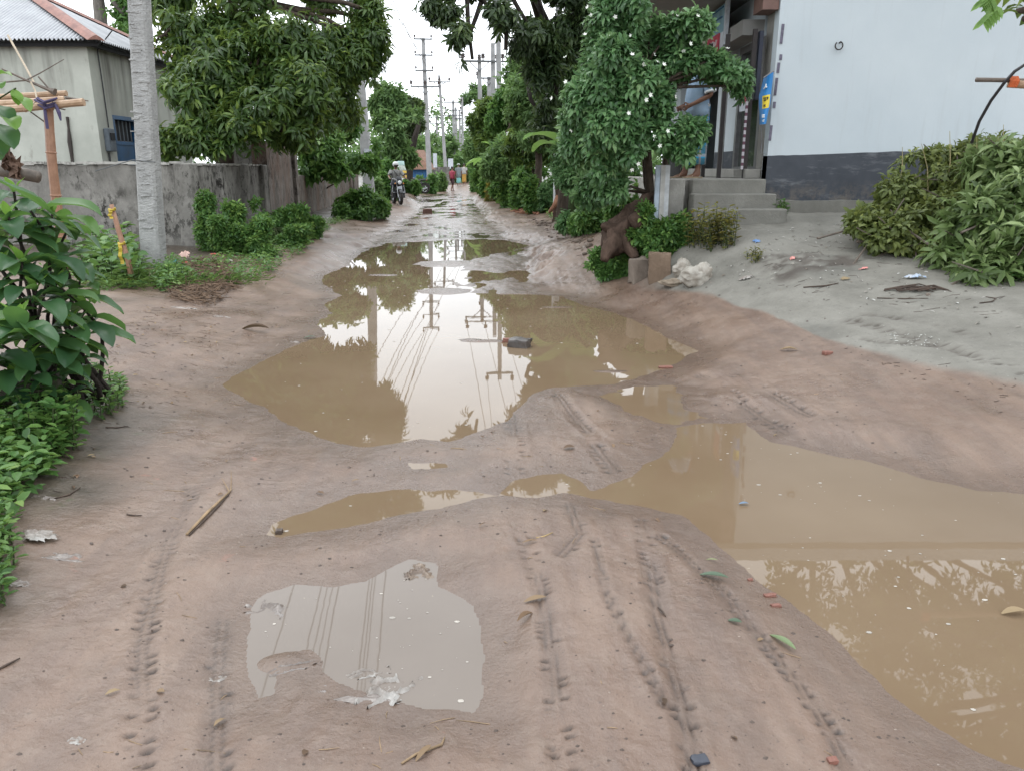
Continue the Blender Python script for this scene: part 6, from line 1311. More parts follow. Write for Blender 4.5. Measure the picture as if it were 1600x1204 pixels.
# ---------- motorbike and rider ----------
M_bblk = plain('black_bike_paint', (.014, .016, .020), .3); M_bblk2 = plain('matt_black_plastic', (.02, .021, .024), .55); M_chr = plain('polished_metal', (.40, .41, .43), .25, .8); M_lens = plain('headlight_glass', (.62, .64, .66), .1, 0, .05); M_tyre = plain('muddy_tyre', (.030, .026, .024), .85)
def torus(mb, c, R, r, n=26, k=9, ax='x'):
    c = np.array(c, float); V = []; Fc = []
    for i in range(n):
        a = 2 * math.pi * i / n
        for j in range(k):
            b = 2 * math.pi * j / k; q = R + r * math.cos(b); V.append(c + (r * math.sin(b) * 1.15, q * math.cos(a), q * math.sin(a)))
    for i in range(n):
        for j in range(k): Fc.append((i * k + j, i * k + (j + 1) % k, ((i + 1) % n) * k + (j + 1) % k, ((i + 1) % n) * k + j))
    mb.add(V, Fc)
def motorbike(label, loc, rot):
    b = thing('motorbike', label, 'motorbike', loc, rot); L = dict(parent=b, local=True)
    for y, r in ((-.66, .055), (.62, .062)):
        w = MB(); torus(w, (0, y, .30), .245, r); wo_ = w.build('wheel', M_tyre, b, True, local=True)
        w = MB(); torus(w, (0, y, .30), .185, .018, 24, 6)
        for k in range(6): a = k * math.pi / 3; w.bar((0, y, .30), (0, y + .18 * math.cos(a), .30 + .18 * math.sin(a)), .03, .018)
        w.tube([(-.06, y, .30), (.06, y, .30)], .045, 10); w.build('rim', M_chr, wo_, local=True)
    m = MB()
    for x in (-.085, .085): m.tube([(x, -.66, .30), (x, -.53, .62), (x, -.42, .98)], [.026, .026, .022], 8)
    m.build('front_fork', M_chr, b, local=True)
    m = MB(); m.rings([np.array([(x, -.66 + (.32) * math.cos(a), .30 + .32 * math.sin(a)) for x in (-.06, .06)] + [(x, -.66 + .335 * math.cos(a), .30 + .335 * math.sin(a)) for x in (.05, -.05)]) for a in np.linspace(.35, 2.5, 10)]); m.build('front_mudguard', M_bblk, b, local=True)
    m = MB(); m.rings([np.array([(x, .62 + .33 * math.cos(a), .31 + .33 * math.sin(a)) for x in (-.075, .075)] + [(x, .62 + .345 * math.cos(a), .31 + .345 * math.sin(a)) for x in (.06, -.06)]) for a in np.linspace(.1, 2.2, 10)]); m.build('rear_mudguard', M_bblk2, b, local=True)
    m = MB(); m.ell((0, -.12, .80), (.15, .30, .14), 16, 10); m.build('fuel_tank', M_bblk, b, True, local=True)
    m = MB(); m.box((0, .38, .79), (.25, .66, .10), bev=.04, rx=.04); m.build('seat', M_bblk2, b, True, local=True)
    m = MB(); m.box((0, -.05, .43), (.26, .36, .32), bev=.05); m.box((0, -.24, .50), (.17, .16, .24), bev=.03, rx=-.3); m.build('engine', M_bblk2, b, local=True)
    m = MB(); m.bar((0, -.44, .92), (0, -.28, .42), .05); m.bar((0, -.36, .70), (0, .45, .72), .05); m.bar((0, -.05, .28), (0, .5, .70), .045); m.build('frame', M_bblk, b, local=True)
    m = MB(); m.box((0, -.56, .90), (.22, .12, .22), bev=.05, rx=-.25); m.box((0, -.55, 1.06), (.20, .03, .16), bev=.01, rx=-.5); m.build('headlight_cowl', M_bblk, b, True, local=True)
    m = MB(); m.ell((0, -.615, .895), (.085, .04, .085), 14, 8); m.build('headlight', M_lens, b, True, local=True)
    m = MB(); m.tube([(-.37, -.34, 1.03), (-.22, -.40, 1.05), (-.08, -.43, 1.0), (.08, -.43, 1.0), (.22, -.40, 1.05), (.37, -.34, 1.03)], .015, 8); hbz = m.build('handlebar', M_chr, b, local=True)
    for x in (-1, 1): m = MB(); m.tube([(x * .26, -.385, 1.045), (x * .38, -.335, 1.03)], .022, 8); m.build('grip', M_bblk2, hbz, local=True)
    for x in (-1, 1):
        m = MB(); m.tube([(x * .22, -.40, 1.05), (x * .28, -.40, 1.20)], .008, 6); m.box((x * .31, -.40, 1.23), (.12, .03, .07), bev=.02); m.build('mirror', M_bblk2, b, local=True)
        m = MB(); m.ell((x * .17, -.55, .86), (.035, .045, .03), 8, 6); m.build('turn_signal', plain('amber_lens', (.55, .22, .03), .3), b, True, local=True)
    m = MB(); m.tube([(-.22, -.30, .78), (-.27, -.33, .50), (-.24, -.28, .30)], .016, 6); m.tube([(.22, -.30, .78), (.27, -.33, .50), (.24, -.28, .30)], .016, 6); m.tube([(-.27, -.33, .5), (.27, -.33, .5)], .014, 6); m.build('crash_bar', M_chr, b, local=True)
    m = MB()
    for x in (-1, 1): m.box((x * .20, -.27, .50), (.17, .03, .44), bev=.012, rx=-.12)
    m.build('leg_shield', M_bblk2, b, local=True)
    m = MB(); m.tube([(.10, -.18, .42), (.15, -.05, .24), (.16, .3, .25), (.16, .72, .34)], [.022, .024, .045, .045], 8); m.build('exhaust', M_chr, b, local=True)
    m = MB(); m.box((0, -.665, .70), (.16, .012, .10)); m.build('number_plate', plain('white_board', (.5, .53, .58), .6), b, local=True)
    m = MB(); m.ell((0, .74, .78), (.07, .03, .05), 8, 6); m.build('tail_light', plain('red_lens', (.4, .02, .02), .3), b, True, local=True)
    return b
rp = gy(618.5, 262, 33.2); rz0 = ground_z(rp[0], 33.2)
bike = motorbike('black motorbike ridden towards the viewer along the left margin of the lane', (rp[0], 33.2, rz0), .36)
pk = gy(647, 262, 47); copy_thing(bike, (pk[0], 47, ground_z(pk[0], 47)), -1.1, 'black motorbike parked in the weeds in front of the blue hut wall')
rd = thing('person', 'motorbike rider in a white helmet and grey shirt with a bag strap across the chest', 'person', (rp[0], 33.2, rz0), .36)
J = dict(pelvis=A3(0, .16, .92), waist=A3(0, .13, 1.06), chest=A3(0, .08, 1.24), neck=A3(0, .05, 1.40), up=(0, -.08, 1), face=(0, -1, 0))
for s, x in (('L', 1), ('R', -1)):
    J['shoulder' + s] = A3(.18 * x, .07, 1.355); J['elbow' + s] = A3(.33 * x, -.06, 1.14); J['wrist' + s] = A3(.33 * x, -.29, 1.07); J['palm' + s] = (0, 0, 1); J['curl' + s] = (0, 0, -.2)
    J['hip' + s] = A3(.10 * x, .12, .88); J['knee' + s] = A3(.20 * x, -.24, .80); J['ankle' + s] = A3(.21 * x, -.02, .40)
body_mesh(rd, 1.68, J, M_skin); eyes(rd, J, 1)
M_gsh = plain('grey_shirt', (.20, .20, .19), .85)
m = MB(); torso(m, [(A3(0, .15, .88), .19, .145), (A3(0, .14, 1.0), .19, .15), (A3(0, .09, 1.2), .20, .145), (A3(0, .065, 1.32), .20, .12), (A3(0, .05, 1.42), .075, .07)])
for s in 'LR': sleeve(m, J['shoulder' + s], J['shoulder' + s] + (J['elbow' + s] - J['shoulder' + s]) * .85, .085, .072)
shr = m.build('shirt', M_gsh, rd, True, local=True)
m = MB(); m.tube([(-.13, .0, 1.40), (-.05, -.075, 1.30), (.08, -.085, 1.12), (.17, -.02, .97)], .018, 6, flat=.5); m.build('bag_strap', M_bblk2, shr, local=True)
m = MB()
for s in 'LR': m.tube([J['hip' + s], (J['hip' + s] + J['knee' + s]) / 2, J['knee' + s], (J['knee' + s] + J['ankle' + s]) / 2, J['ankle' + s]], [.11, .10, .08, .068, .055], 12)
m.ell((0, .14, .89), (.18, .15, .11), 14, 8); m.build('trousers', plain('dark_trousers', (.018, .020, .028), .85), rd, True, local=True)
m = MB()
for s in 'LR': p = J['ankle' + s]; m.box((p[0], p[1] - .06, p[2] - .04), (.095, .26, .08), bev=.03)
m.build('shoes', M_bblk2, rd, True, local=True)
m = MB(); u = np.array(J['up']); m.ell(J['neck'] + u * .215, (.125, .145, .125), 18, 12); hl = m.build('helmet', plain('white_helmet', (.50, .50, .50), .25, 0, .1), rd, True, local=True)
m = MB(); q = J['neck'] + u * .17; m.ell(q + (0, -.075, 0), (.098, .085, .075), 14, 10); m.build('visor', plain('smoked_visor', (.025, .018, .016), .15), hl, True, local=True)

# ---------- stumps, blocks, sack, rock ----------
def lumpy(mb, pts, rad, n=14, amp=.18, f=3.0, seed=0):
    pts = [np.array(p, float) for p in pts]; rings = []; s0 = None; m_ = len(pts)
    for i in range(m_):
        d = unit(pts[min(i + 1, m_ - 1)] - pts[max(i - 1, 0)])
        if s0 is None: s, u = perp(d)
        else: s = unit(s0 - d * np.dot(s0, d)); u = np.cross(s, d)
        s0 = s; R = []
        for k in range(n):
            a = 2 * math.pi * k / n; q = math.sin(a * f + seed + i * .6) * .5 + math.sin(a * (f * 2 + 1) + 2 * seed - i * .35) * .3 + (rng.random() - .5) * .5
            R.append(pts[i] + (s * math.cos(a) + u * math.sin(a)) * rad[i] * (1 + amp * q + .10 * (rng.random() - .5)))
        rings.append(np.array(R))
    mb.rings(rings)
def densify(pts, rad, k=4):
    P = []; R = []
    for i in range(len(pts) - 1):
        for j in range(k): u = j / k; P.append(np.array(pts[i]) * (1 - u) + np.array(pts[i + 1]) * u); R.append(rad[i] * (1 - u) + rad[i + 1] * u)
    return P + [np.array(pts[-1])], R + [rad[-1]]
B_root = barkmat('old_root_wood', (.034, .022, .016), (.105, .070, .053), 7)
SY = 10.55
rt = thing('root_stump', 'old reddish brown root stump leaning up the bank beneath the flowered shrub', 'stump', gp3(1.5, SY))
m = MB(); P, R = densify([gy(958, 392, SY - .25), gy(962, 372, SY - .1), gy(978, 352, SY), gy(997, 330, SY + .15), gy(1010, 312, SY + .3), gy(1030, 300, SY + .4)], [.13, .20, .17, .13, .09, .05], 4); lumpy(m, P, R, 26, .38, 3, 1); m.build('trunk', B_root, rt, True)
m = MB(); P, R = densify([gy(962, 375, SY - .2), gy(950, 390, SY - .35), gy(944, 408, SY - .4)], [.13, .09, .05], 4); lumpy(m, P, R, 12, .25, 3, 2); m.build('root', B_root, rt, True)
m = MB(); P, R = densify([gy(975, 372, SY - .15), gy(985, 392, SY - .3), gy(994, 404, SY - .35)], [.12, .08, .05], 4); lumpy(m, P, R, 12, .25, 3, 4); m.build('root', B_root, rt, True)
m = MB(); P, R = densify([gy(960, 362, SY - .1), gy(948, 355, SY - .2), gy(941, 352, SY - .25)], [.11, .07, .03], 4); lumpy(m, P, R, 12, .25, 3, 6); m.build('root', B_root, rt, True)
m = MB(); P, R = densify([gy(985, 350, SY - .22), gy(996, 345, SY - .2), gy(1006, 338, SY - .1), gy(1012, 345, SY - .05)], [.10, .11, .10, .05], 4); lumpy(m, P, R, 12, .3, 2, 8); m.build('root', B_root, rt, True)
M_cut = barkmat('raw_split_wood', (.17, .075, .045), (.38, .20, .13), 8); TY = 21.2
ct = thing('cut_trunk', 'hacked reddish brown tree trunk with split raw wood at the right edge of the lane', 'stump', gp3(gy(875, 300, TY)[0], TY))
g0 = ground_z(gy(876, 300, TY)[0], TY)
m = MB(); a = gy(877, 300, TY); P, R = densify([(a[0], TY, g0 - .2), (a[0] + .02, TY, g0 + .3), (a[0] - .02, TY, gy(877, 285, TY)[2]), (a[0] + .02, TY, gy(877, 262, TY)[2])], [.24, .19, .17, .10], 5); lumpy(m, P, R, 16, .28, 2, 3); m.build('trunk', B_root, ct, True)
m = MB(); P, R = densify([gy(882, 268, TY - .14), gy(880, 290, TY - .19), gy(878, 312, TY - .2)], [.03, .10, .04], 5); lumpy(m, P, R, 10, .25, 2, 5); m.build('raw_split', M_cut, ct, True)
m = MB(); P, R = densify([gy(874, 310, TY - .1), gy(866, 322, TY - .3), gy(858, 332, TY - .5)], [.11, .07, .03], 4); lumpy(m, P, R, 10, .3, 2, 7); m.build('root', M_cut, ct, True)
m = MB(); P, R = densify([gy(888, 320, TY - .3), gy(880, 332, TY - .5), gy(874, 340, TY - .6)], [.09, .07, .02], 4); lumpy(m, P, R, 10, .3, 2, 9); m.build('root', M_cut, ct, True)
m = MB()
for k in range(90):
    px, py = 800 + 85 * rng.random(), 322 + 14 * rng.random(); p = gt(px, py); p[2] = ground_z(p[0], p[1]) + .03; a = rng.random() * 3.1; l = .08 + .25 * rng.random()
    m.box(p, (l, .03 + .08 * rng.random(), .03), rz=a, rx=(rng.random() - .5) * .8, ry=(rng.random() - .5) * .5)
tag(m.build('wood_chips', M_cut), kind='stuff')
M_block = wallmat('broken_concrete', (.21, .175, .145), (.10, .08, .065), .5, False); M_block2 = wallmat('brown_stone', (.20, .145, .105), (.09, .065, .045), .5, False)
def rough_block(c, s, rz, seed, mt, name, label, cat):
    bm = bmesh.new(); bmesh.ops.create_cube(bm, size=1); bmesh.ops.bevel(bm, geom=bm.edges[:], offset=.10, segments=2, affect='EDGES', profile=.6); bmesh.ops.subdivide_edges(bm, edges=bm.edges[:], cuts=3, use_grid_fill=True)
    V = np.array([v.co for v in bm.verts]); Fc = [tuple(v.index for v in f.verts) for f in bm.faces]; bm.free()
    V = V + (np.stack([vnoise(V[:, 0] * 4 + seed + q, V[:, 1] * 4 + V[:, 2] * 3.3 + q * 7, seed + q) for q in range(3)], -1) - .5) * .16
    V = V * np.array(s); R = np.array(Matrix.Rotation(rz, 3, 'Z')); o = link_mesh(name, V @ R.T + np.array(c), Fc, mt, None, True); return tag(o, label, cat)
b = gt(1000, 440); rough_block((b[0], b[1] + .1, ground_z(b[0], b[1]) + .12), (.24, .18, .34), .2, 3, M_block, 'concrete_block', 'grey broken concrete block standing on edge under the bright bush, left of two', 'block')
b = gt(1032, 438); rough_block((b[0], b[1] + .08, ground_z(b[0], b[1]) + .14), (.27, .2, .38), -.15, 8, M_block2, 'concrete_block', 'brown slanted stone block leaning beside the pile of white sacks', 'block')
b = gt(18, 655); rough_block((b[0], b[1] + .16, ground_z(b[0], b[1]) + .08), (.36, .32, .26), .3, 14, plain('mossy_rock', (.075, .066, .050), .9, 0, .5, 6, .5, dirt=(.03, .05, .018), dscale=4), 'rock', 'mossy brown rock half buried under the broad-leaved plant', 'rock')
# crumpled cloth, sacks and plastic
def crumple(c, sx, sy, h, seed, mt, name, label, cat, group=None, n=34, fold=1.0, rz=0.0, sunk=None):
    """a crumpled sheet: ridged folds and a ragged outline; sunk sheets dip under the water or mud in places"""
    u, v = np.meshgrid(np.linspace(-1, 1, n), np.linspace(-1, 1, n)); r = np.hypot(u, v); ang = np.arctan2(v, u)
    wu = u + .25 * fbm(u * 1.6 + seed, v * 1.6, seed + 2, 2); wv = v + .25 * fbm(u * 1.6, v * 1.6 + seed, seed + 4, 2)
    X = wu * sx; Y = wv * sy
    rid = np.clip(1 - np.abs(fbm(wu * 1.5 + seed * 3.1, wv * 1.1 - seed, seed, 2)) * 3.0, 0, 1); rid2 = np.clip(1 - np.abs(fbm(wu * 3.6 - seed, wv * 2.6 + seed * 2, seed + 5, 2)) * 3.0, 0, 1)
    if sunk is None: Z = h * (np.clip(1 - (r / 1.2) ** 2, 0, 1) ** .6 * (.62 + .38 * rid) + .22 * rid2 * np.clip(1.25 - r, 0, 1)); Z = np.maximum(Z, -.004)
    else: Z = h * (.62 * rid + .42 * rid2 - sunk - .35 * r ** 2)
    cs, sn = math.cos(rz), math.sin(rz); gx_, gy_ = c[0] + X * cs - Y * sn, c[1] + X * sn + Y * cs; g = ground_zs(gx_, gy_)
    g = np.maximum(g, .0) if sunk is not None else np.maximum(g, .001) + .004
    G = np.stack([gx_, gy_, g + Z], -1)
    edge = .92 + .28 * fbm(np.cos(ang) * 1.7 + seed, np.sin(ang) * 1.7, seed + 9, 3) + .10 * np.sin(ang * 9 + seed)
    keep = (r < edge * 1.05).ravel()
    Fc = [(i * n + j, i * n + j + 1, (i + 1) * n + j + 1, (i + 1) * n + j) for i in range(n - 1) for j in range(n - 1)]; Fc = [f for f in Fc if all(keep[k] for k in f)]
    used = np.zeros(n * n, int) - 1; ids = sorted({k for f in Fc for k in f}); used[ids] = np.arange(len(ids)); Fc = [tuple(used[k] for k in f) for f in Fc]
    return tag(link_mesh(name, G.reshape(-1, 3)[ids], Fc, mt, None, True), label, cat, group)
def clothmat(name, a, b, rough=.6, sp=.4):
    t = NT(name); n = t.noise(t.tc(), 8, 5, .65); return t.done(t.princ(t.ramp(n, [(.35, b), (.6, a)]), rough, t.bump(t.noise(t.tc(), 26, 4), .35, .01), spec=sp))
M_sack = clothmat('dirty_white_sack', (.40, .375, .33), (.22, .19, .155)); M_plas = clothmat('muddy_white_plastic', (.33, .315, .295), (.15, .12, .10), .3); M_plasg = clothmat('muddy_grey_plastic', (.21, .185, .17), (.12, .095, .08), .22, .5); M_plasb = clothmat('brown_stained_plastic', (.20, .15, .11), (.09, .06, .045), .3, .5)
def sack(px, py, r, seed, mt, lb, rz=0.0):
    b = gt(px, py); n, k = 30, 20; V = []
    for i in range(k + 1):
        a = math.pi * i / k - math.pi / 2
        for j in range(n): c = 2 * math.pi * j / n; V.append((math.cos(a) * math.cos(c), math.cos(a) * math.sin(c), math.sin(a)))
    V = np.array(V); q = V * 1.6 + seed; rid = np.clip(1 - np.abs(fbm(q[:, 0] + q[:, 2] * .7, q[:, 1] - q[:, 2], seed, 3)) * 3, -.3, 1); rid2 = np.clip(1 - np.abs(fbm(q[:, 0] * 2.3 - q[:, 1], q[:, 2] * 2.6 + q[:, 1], seed + 3, 2)) * 3, -.3, 1)
    V = V * (1 + .26 * (rid[:, None] - .3) + .10 * (rid2[:, None] - .3)) * np.array(r); V[:, 2] *= 1 + .35 * np.clip(V[:, 0] / r[0], -1, 1)
    V = V @ np.array(Matrix.Rotation(rz, 3, 'Z')).T + b; V[:, 2] = np.maximum(V[:, 2] + r[2] * .45, ground_zs(V[:, 0], V[:, 1]) - .03)
    Fc = [(i * n + j, i * n + (j + 1) % n, (i + 1) * n + (j + 1) % n, (i + 1) * n + j) for i in range(k) for j in range(n)]
    tag(link_mesh('sack', V, Fc, mt, None, True), lb, 'sack')
sack(1088, 442, (.20, .15, .15), 3, M_sack, 'large crumpled dirty white sack lying at the edge of the grey sand', .2)
sack(1064, 430, (.10, .10, .12), 7, M_sack, 'small white sack bunched up behind the large crumpled sack', .9)
sack(1052, 446, (.17, .10, .05), 11, clothmat('brown_sacking', (.30, .25, .19), (.16, .12, .085)), 'flattened brownish sack between the stone blocks and the white sack', -.2)
NP = 'plastic bags lying in the nearest puddle'
for (px, py, sx, sy, h, sd_, mt, lb, rz) in ((432, 956, .085, .045, .022, 2, M_plasg, 'muddy grey plastic bag sunk at the left edge of the nearest puddle', .1), (660, 898, .06, .05, .028, 5, M_plasb, 'brown crumpled plastic bag at the top edge of the nearest puddle', .5), (612, 1078, .085, .05, .032, 9, M_plas, 'pale crumpled plastic bag at the lower edge of the nearest puddle', .9), (580, 1056, .05, .022, .016, 13, M_plas, 'small white plastic scrap floating left of the pale bag in the nearest puddle', .3), (462, 1042, .06, .02, .012, 17, M_plasg, 'dark grey plastic strip on the mud spit of the nearest puddle', .5), (560, 1090, .09, .03, .012, 21, M_plasg, 'flat grey plastic sheet below the pale bag in the nearest puddle', -.2)):
    b = gt(px, py); crumple(b, sx * 1.6, sy * 1.6, h * 1.1, sd_, mt, 'plastic_bag', lb, 'plastic bag', NP, rz=rz, sunk=.35)
for (px, py, z, sx, sy, h, sd_, mt, lb, rz) in ((65, 842, .17, .07, .05, .030, 4, M_plas, 'white plastic bag on the mud beside the left ground cover', 0), (105, 873, .14, .085, .04, .010, 8, M_plasg, 'flat muddy plastic sheet pressed in the mud below the white bag', .2), (340, 1062, .04, .04, .025, .008, 12, M_plas, 'small pale plastic scrap left of the nearest puddle', .5), (70, 778, .19, .06, .03, .012, 15, M_plasg, 'grey plastic strip at the edge of the left ground cover', .2), (30, 912, .14, .07, .03, .01, 19, M_plasg, 'long thin plastic strip at the lower left edge', .6), (120, 1160, .06, .03, .02, .006, 23, M_plas, 'tiny pale scrap pressed in the mud at the bottom left corner', 0),
        (290, 482, .18, .16, .05, .02, 25, M_plas, 'flat white plastic sheet on the left margin beyond the plant', .1), (345, 496, .14, .11, .03, .02, 27, M_plas, 'narrow pale plastic strip on the left margin nearer the water', .1), (460, 535, .03, .07, .03, .02, 31, M_plas, 'white paper scrap at the left edge of the long puddle', .2), (1165, 437, .5, .09, .05, .03, 33, M_plas, 'white plastic scrap right of the sack on the sand', 0), (1430, 436, .6, .11, .05, .04, 35, clothmat('blue_packet_foil', (.30, .40, .55), (.45, .45, .45), .35), 'blue and white crumpled packet on the grey sand', 0), (1372, 388, .78, .14, .08, .05, 37, M_plas, 'white plastic bag under the edge of the yellow-green branch heap', .3), (1352, 372, .8, .09, .06, .05, 39, M_plas, 'small white bag by the left tip of the branch heap', 0), (1232, 321, 1.05, .12, .08, .06, 41, M_plas, 'white bag lying on the plinth beside the steps', 0)):
    b = gt(px, py); crumple(b, sx, sy, h, sd_, mt, 'plastic_scrap', lb, 'litter', rz=rz, n=24, sunk=.25 if h < .025 else None)
# rubbish heap at the wall foot
m = MB(); hp_ = [gz(x, y, .35)[:2] for x, y in ((262, 440), (300, 402), (345, 398), (368, 425), (330, 446), (285, 450))]
for p in inpoly(hp_, 420):
    z = ground_z(*p) + .02 + .12 * rng.random() * max(0, vnoise(np.array([p[0] * 2.]), np.array([p[1] * 2.]), 4)[0]); d = unit(np.array([rng.normal(), rng.normal(), rng.normal() * .3])); l = .05 + .16 * rng.random(); m.tube([np.array([*p, z]) - d * l, np.array([*p, z + .01]), np.array([*p, z]) + d * l], [.004, .007, .003], 4)
tag(m.build('dry_debris', plain('dry_twig_debris', (.13, .085, .055), .9, 0, .5)), kind='stuff')
for (px, py, sx, sy, h, mt, lb) in ((289, 400, .09, .05, .16, plain('pink_white_wrapper', (.60, .40, .34), .5, 0, .2), 'pink and white food wrapper standing up in the rubbish heap'), (292, 408, .08, .05, .05, plain('red_wrapper', (.45, .08, .06), .5), 'red wrapper at the foot of the pink one in the rubbish heap'), (274, 411, .05, .04, .10, plain('blue_green_packet', (.08, .28, .38), .4), 'blue green packet at the left of the rubbish heap'), (300, 420, .13, .06, .06, M_sack, 'pale crumpled cloth in the middle of the rubbish heap'), (360, 405, .06, .05, .06, M_sack, 'small whitish lump at the right end of the rubbish heap'), (336, 393, .11, .03, .03, plain('red_wrapper', (.45, .08, .06), .5), 'red and white strip on top of the rubbish heap'), (262, 438, .07, .05, .07, plain('grey_stone', (.20, .20, .19), .9), 'grey stone at the front of the rubbish heap')):
    b = gt(px, py + 6); crumple(b, sx, sy, h, int(px), mt, 'wrapper' if 'stone' not in lb else 'stone', lb, 'litter' if 'stone' not in lb else 'stone', n=14)
# ---------- small things on the ground ----------
def scatter(n, x0, x1, y0, y1, power=1.0):
    y = y0 + (y1 - y0) * rng.random(n) ** power; x = (x0 + (x1 - x0) * rng.random(n)) * (.35 + .16 * y); return np.stack([x, y], -1)
def dry(p): z = ground_zs(p[:, 0], p[:, 1]); k = z > .006; return p[k], z[k]
M_clod = plain('dark_mud_clod', (.060, .041, .031), .55, 0, .35, 30); M_peb = plain('pale_grit', (.22, .18, .15), .7, 0, .5, 40); M_straw = plain('dry_straw', (.24, .165, .095), .75, 0, .45, 12); M_twg = plain('dark_twig', (.055, .036, .026), .8, 0, .4, 12)
OCT = np.array([[1, 0, 0], [0, 1, 0], [-1, 0, 0], [0, -1, 0], [0, 0, 1], [.7, .7, .45], [-.7, .6, .5], [-.6, -.7, .4], [.6, -.7, .5]])
def pebbles(name, n, r0, r1, mt, y1, power, seed):
    p, z = dry(scatter(n, -2.2, 2.2, 1.4, y1, power)); k = vnoise(p[:, 0] * 1.4, p[:, 1] * 1.4, seed) + .6 * rng.random(len(p)) > .62; p, z = p[k], z[k]; n = len(p)
    r = (r0 + (r1 - r0) * rng.random(n) ** 4) * (.6 + .12 * p[:, 1]); B = np.array([[1, 0, 0], [.6, .8, 0], [-.5, .9, 0], [-1, .1, 0], [-.6, -.8, 0], [.5, -.9, 0], [.45, .35, .6], [-.4, .4, .7], [-.1, -.5, .65]])
    V = p.shape[0]; a = rng.random(n) * 6.28; J = B[None] * (1 + .5 * (rng.random((n, 9, 1)) - .5)); cs, sn = np.cos(a)[:, None], np.sin(a)[:, None]
    X = (J[..., 0] * cs - J[..., 1] * sn) * r[:, None] + p[:, 0:1]; Y = (J[..., 0] * sn * .7 + J[..., 1] * cs * .7) * r[:, None] + p[:, 1:2]; Z = J[..., 2] * r[:, None] * .8 + z[:, None] - r[:, None] * .05
    F3 = np.array([[0, 1, 6], [1, 2, 7], [1, 7, 6], [2, 3, 7], [3, 4, 8], [3, 8, 7], [4, 5, 8], [5, 0, 6], [5, 6, 8], [6, 7, 8]]); f = (F3[None] + (np.arange(n) * 9)[:, None, None]).reshape(-1, 3)
    tag(link_mesh(name, np.stack([X, Y, Z], -1).reshape(-1, 3), f, mt, None, True), kind='stuff')
pebbles('mud_clods', 4000, .0022, .011, M_clod, 10, 1.5, 3); pebbles('grit', 1500, .0016, .007, M_peb, 9, 1.5, 8)
def sticks(name, pts, l0, l1, r, mt, flat=False):
    pts = np.asarray(pts, float); z = ground_zs(pts[:, 0], pts[:, 1]); m = MB()
    for (x, y), zz in zip(pts, z):
        if zz < .004: continue
        a = rng.random() * 6.28; l = l0 + (l1 - l0) * rng.random() ** 2; d = np.array([math.cos(a), math.sin(a) * .6, 0]); c = np.array([x, y, zz + r * .8]); q = c + (rng.random(3) - .5) * (.2 * l, .2 * l, .004)
        g0, g1 = ground_z(*(c - d * l)[:2]), ground_z(*(c + d * l)[:2]); m.tube([(*(c - d * l)[:2], g0 + r), q, (*(c + d * l)[:2], g1 + r)], [r * .8, r, r * .5], 4)
    return tag(m.build(name, mt), kind='stuff')
sticks('straw_litter', scatter(170, -2, 2, 1.5, 9, 1.2), .012, .06, .0016, M_straw)
lv = inpoly([gt(x, y)[:2] for x, y in ((150, 560), (215, 480), (330, 470), (330, 560), (260, 640), (150, 690), (90, 780), (60, 830), (100, 700))], 260)
sticks('twig_litter', lv[:170], .015, .08, .0016, M_twg); sticks('twig_litter', inpoly([gt(x, y)[:2] for x, y in ((1150, 440), (1330, 350), (1560, 440), (1600, 540), (1400, 500))], 80), .02, .10, .0022, M_twg)
sticks('twig_litter', inpoly([gt(x, y)[:2] for x, y in ((820, 335), (880, 345), (935, 390), (940, 420), (900, 400), (850, 360))], 120), .04, .12, .004, M_twg)
sticks('twig_litter', inpoly([gt(x, y)[:2] for x, y in ((1310, 540), (1600, 590), (1600, 660), (1400, 590))], 30), .015, .05, .0022, M_twg)
def flat_leaves(name, pts, L, mt, tint, kind='stuff'):
    pts = np.asarray(pts, float); z = ground_zs(pts[:, 0], pts[:, 1]); k = z > .004; pts, z = pts[k], z[k]; n = len(pts); a = rng.random(n) * 6.28
    D = np.stack([np.cos(a), np.sin(a), rng.normal(size=n) * .12], -1); N = np.tile([0, 0, 1.], (n, 1)) + rng.normal(size=(n, 3)) * .25
    return tag(leaves(name, np.c_[pts, z + .006], D, N, L * rng.uniform(.5, 1.2, n), L * .38 * rng.uniform(.6, 1.2, n), rng.uniform(*tint, n), mt, None, 'lance'), kind=kind)
L_fall = leafmat('fallen_leaf', (.05, .030, .018), (.16, .10, .06), (.30, .23, .13), .7, .1)
flat_leaves('fallen_leaves', np.concatenate([lv[:90] + .05, inpoly([gt(x, y)[:2] for x, y in ((240, 452), (420, 432), (470, 405), (430, 440), (330, 460))], 80), scatter(40, -2, 2, 1.6, 8, 1.2)]), .045, L_fall, (0, 1))
flat_leaves('sand_litter', inpoly([gt(x, y)[:2] for x, y in ((1130, 430), (1200, 360), (1320, 350), (1560, 440), (1600, 520), (1350, 470))], 150), .05, leafmat('pale_litter', (.16, .13, .10), (.34, .32, .29), (.50, .50, .48), .7, .05), (0, 1))
flat_leaves('sand_litter', inpoly([gt(x, y)[:2] for x, y in ((1380, 520), (1460, 525), (1480, 545), (1400, 545))], 60), .03, leafmat('pale_grit_flake', (.26, .26, .24), (.40, .40, .37), (.50, .50, .48), .8, .0), (0, 1))
# bank of dark soil lumps on the sand
def lumps(name, poly, n, r0, r1, mt):
    m = MB()
    for p in inpoly(poly, n): r = r0 + (r1 - r0) * rng.random() ** 2; z = ground_z(*p); m.ell((*p, z + r * .15), (r, r * .8, r * .55), 7, 5, .25)
    tag(m.build(name, mt, None, True), kind='stuff')
lumps('roadside_rubble', [gt(x, y)[:2] for x, y in ((830, 340), (880, 345), (930, 385), (915, 400), (850, 360))], 150, .015, .07, plain('grey_brown_rubble', (.11, .085, .066), .9, 0, .5, 12))
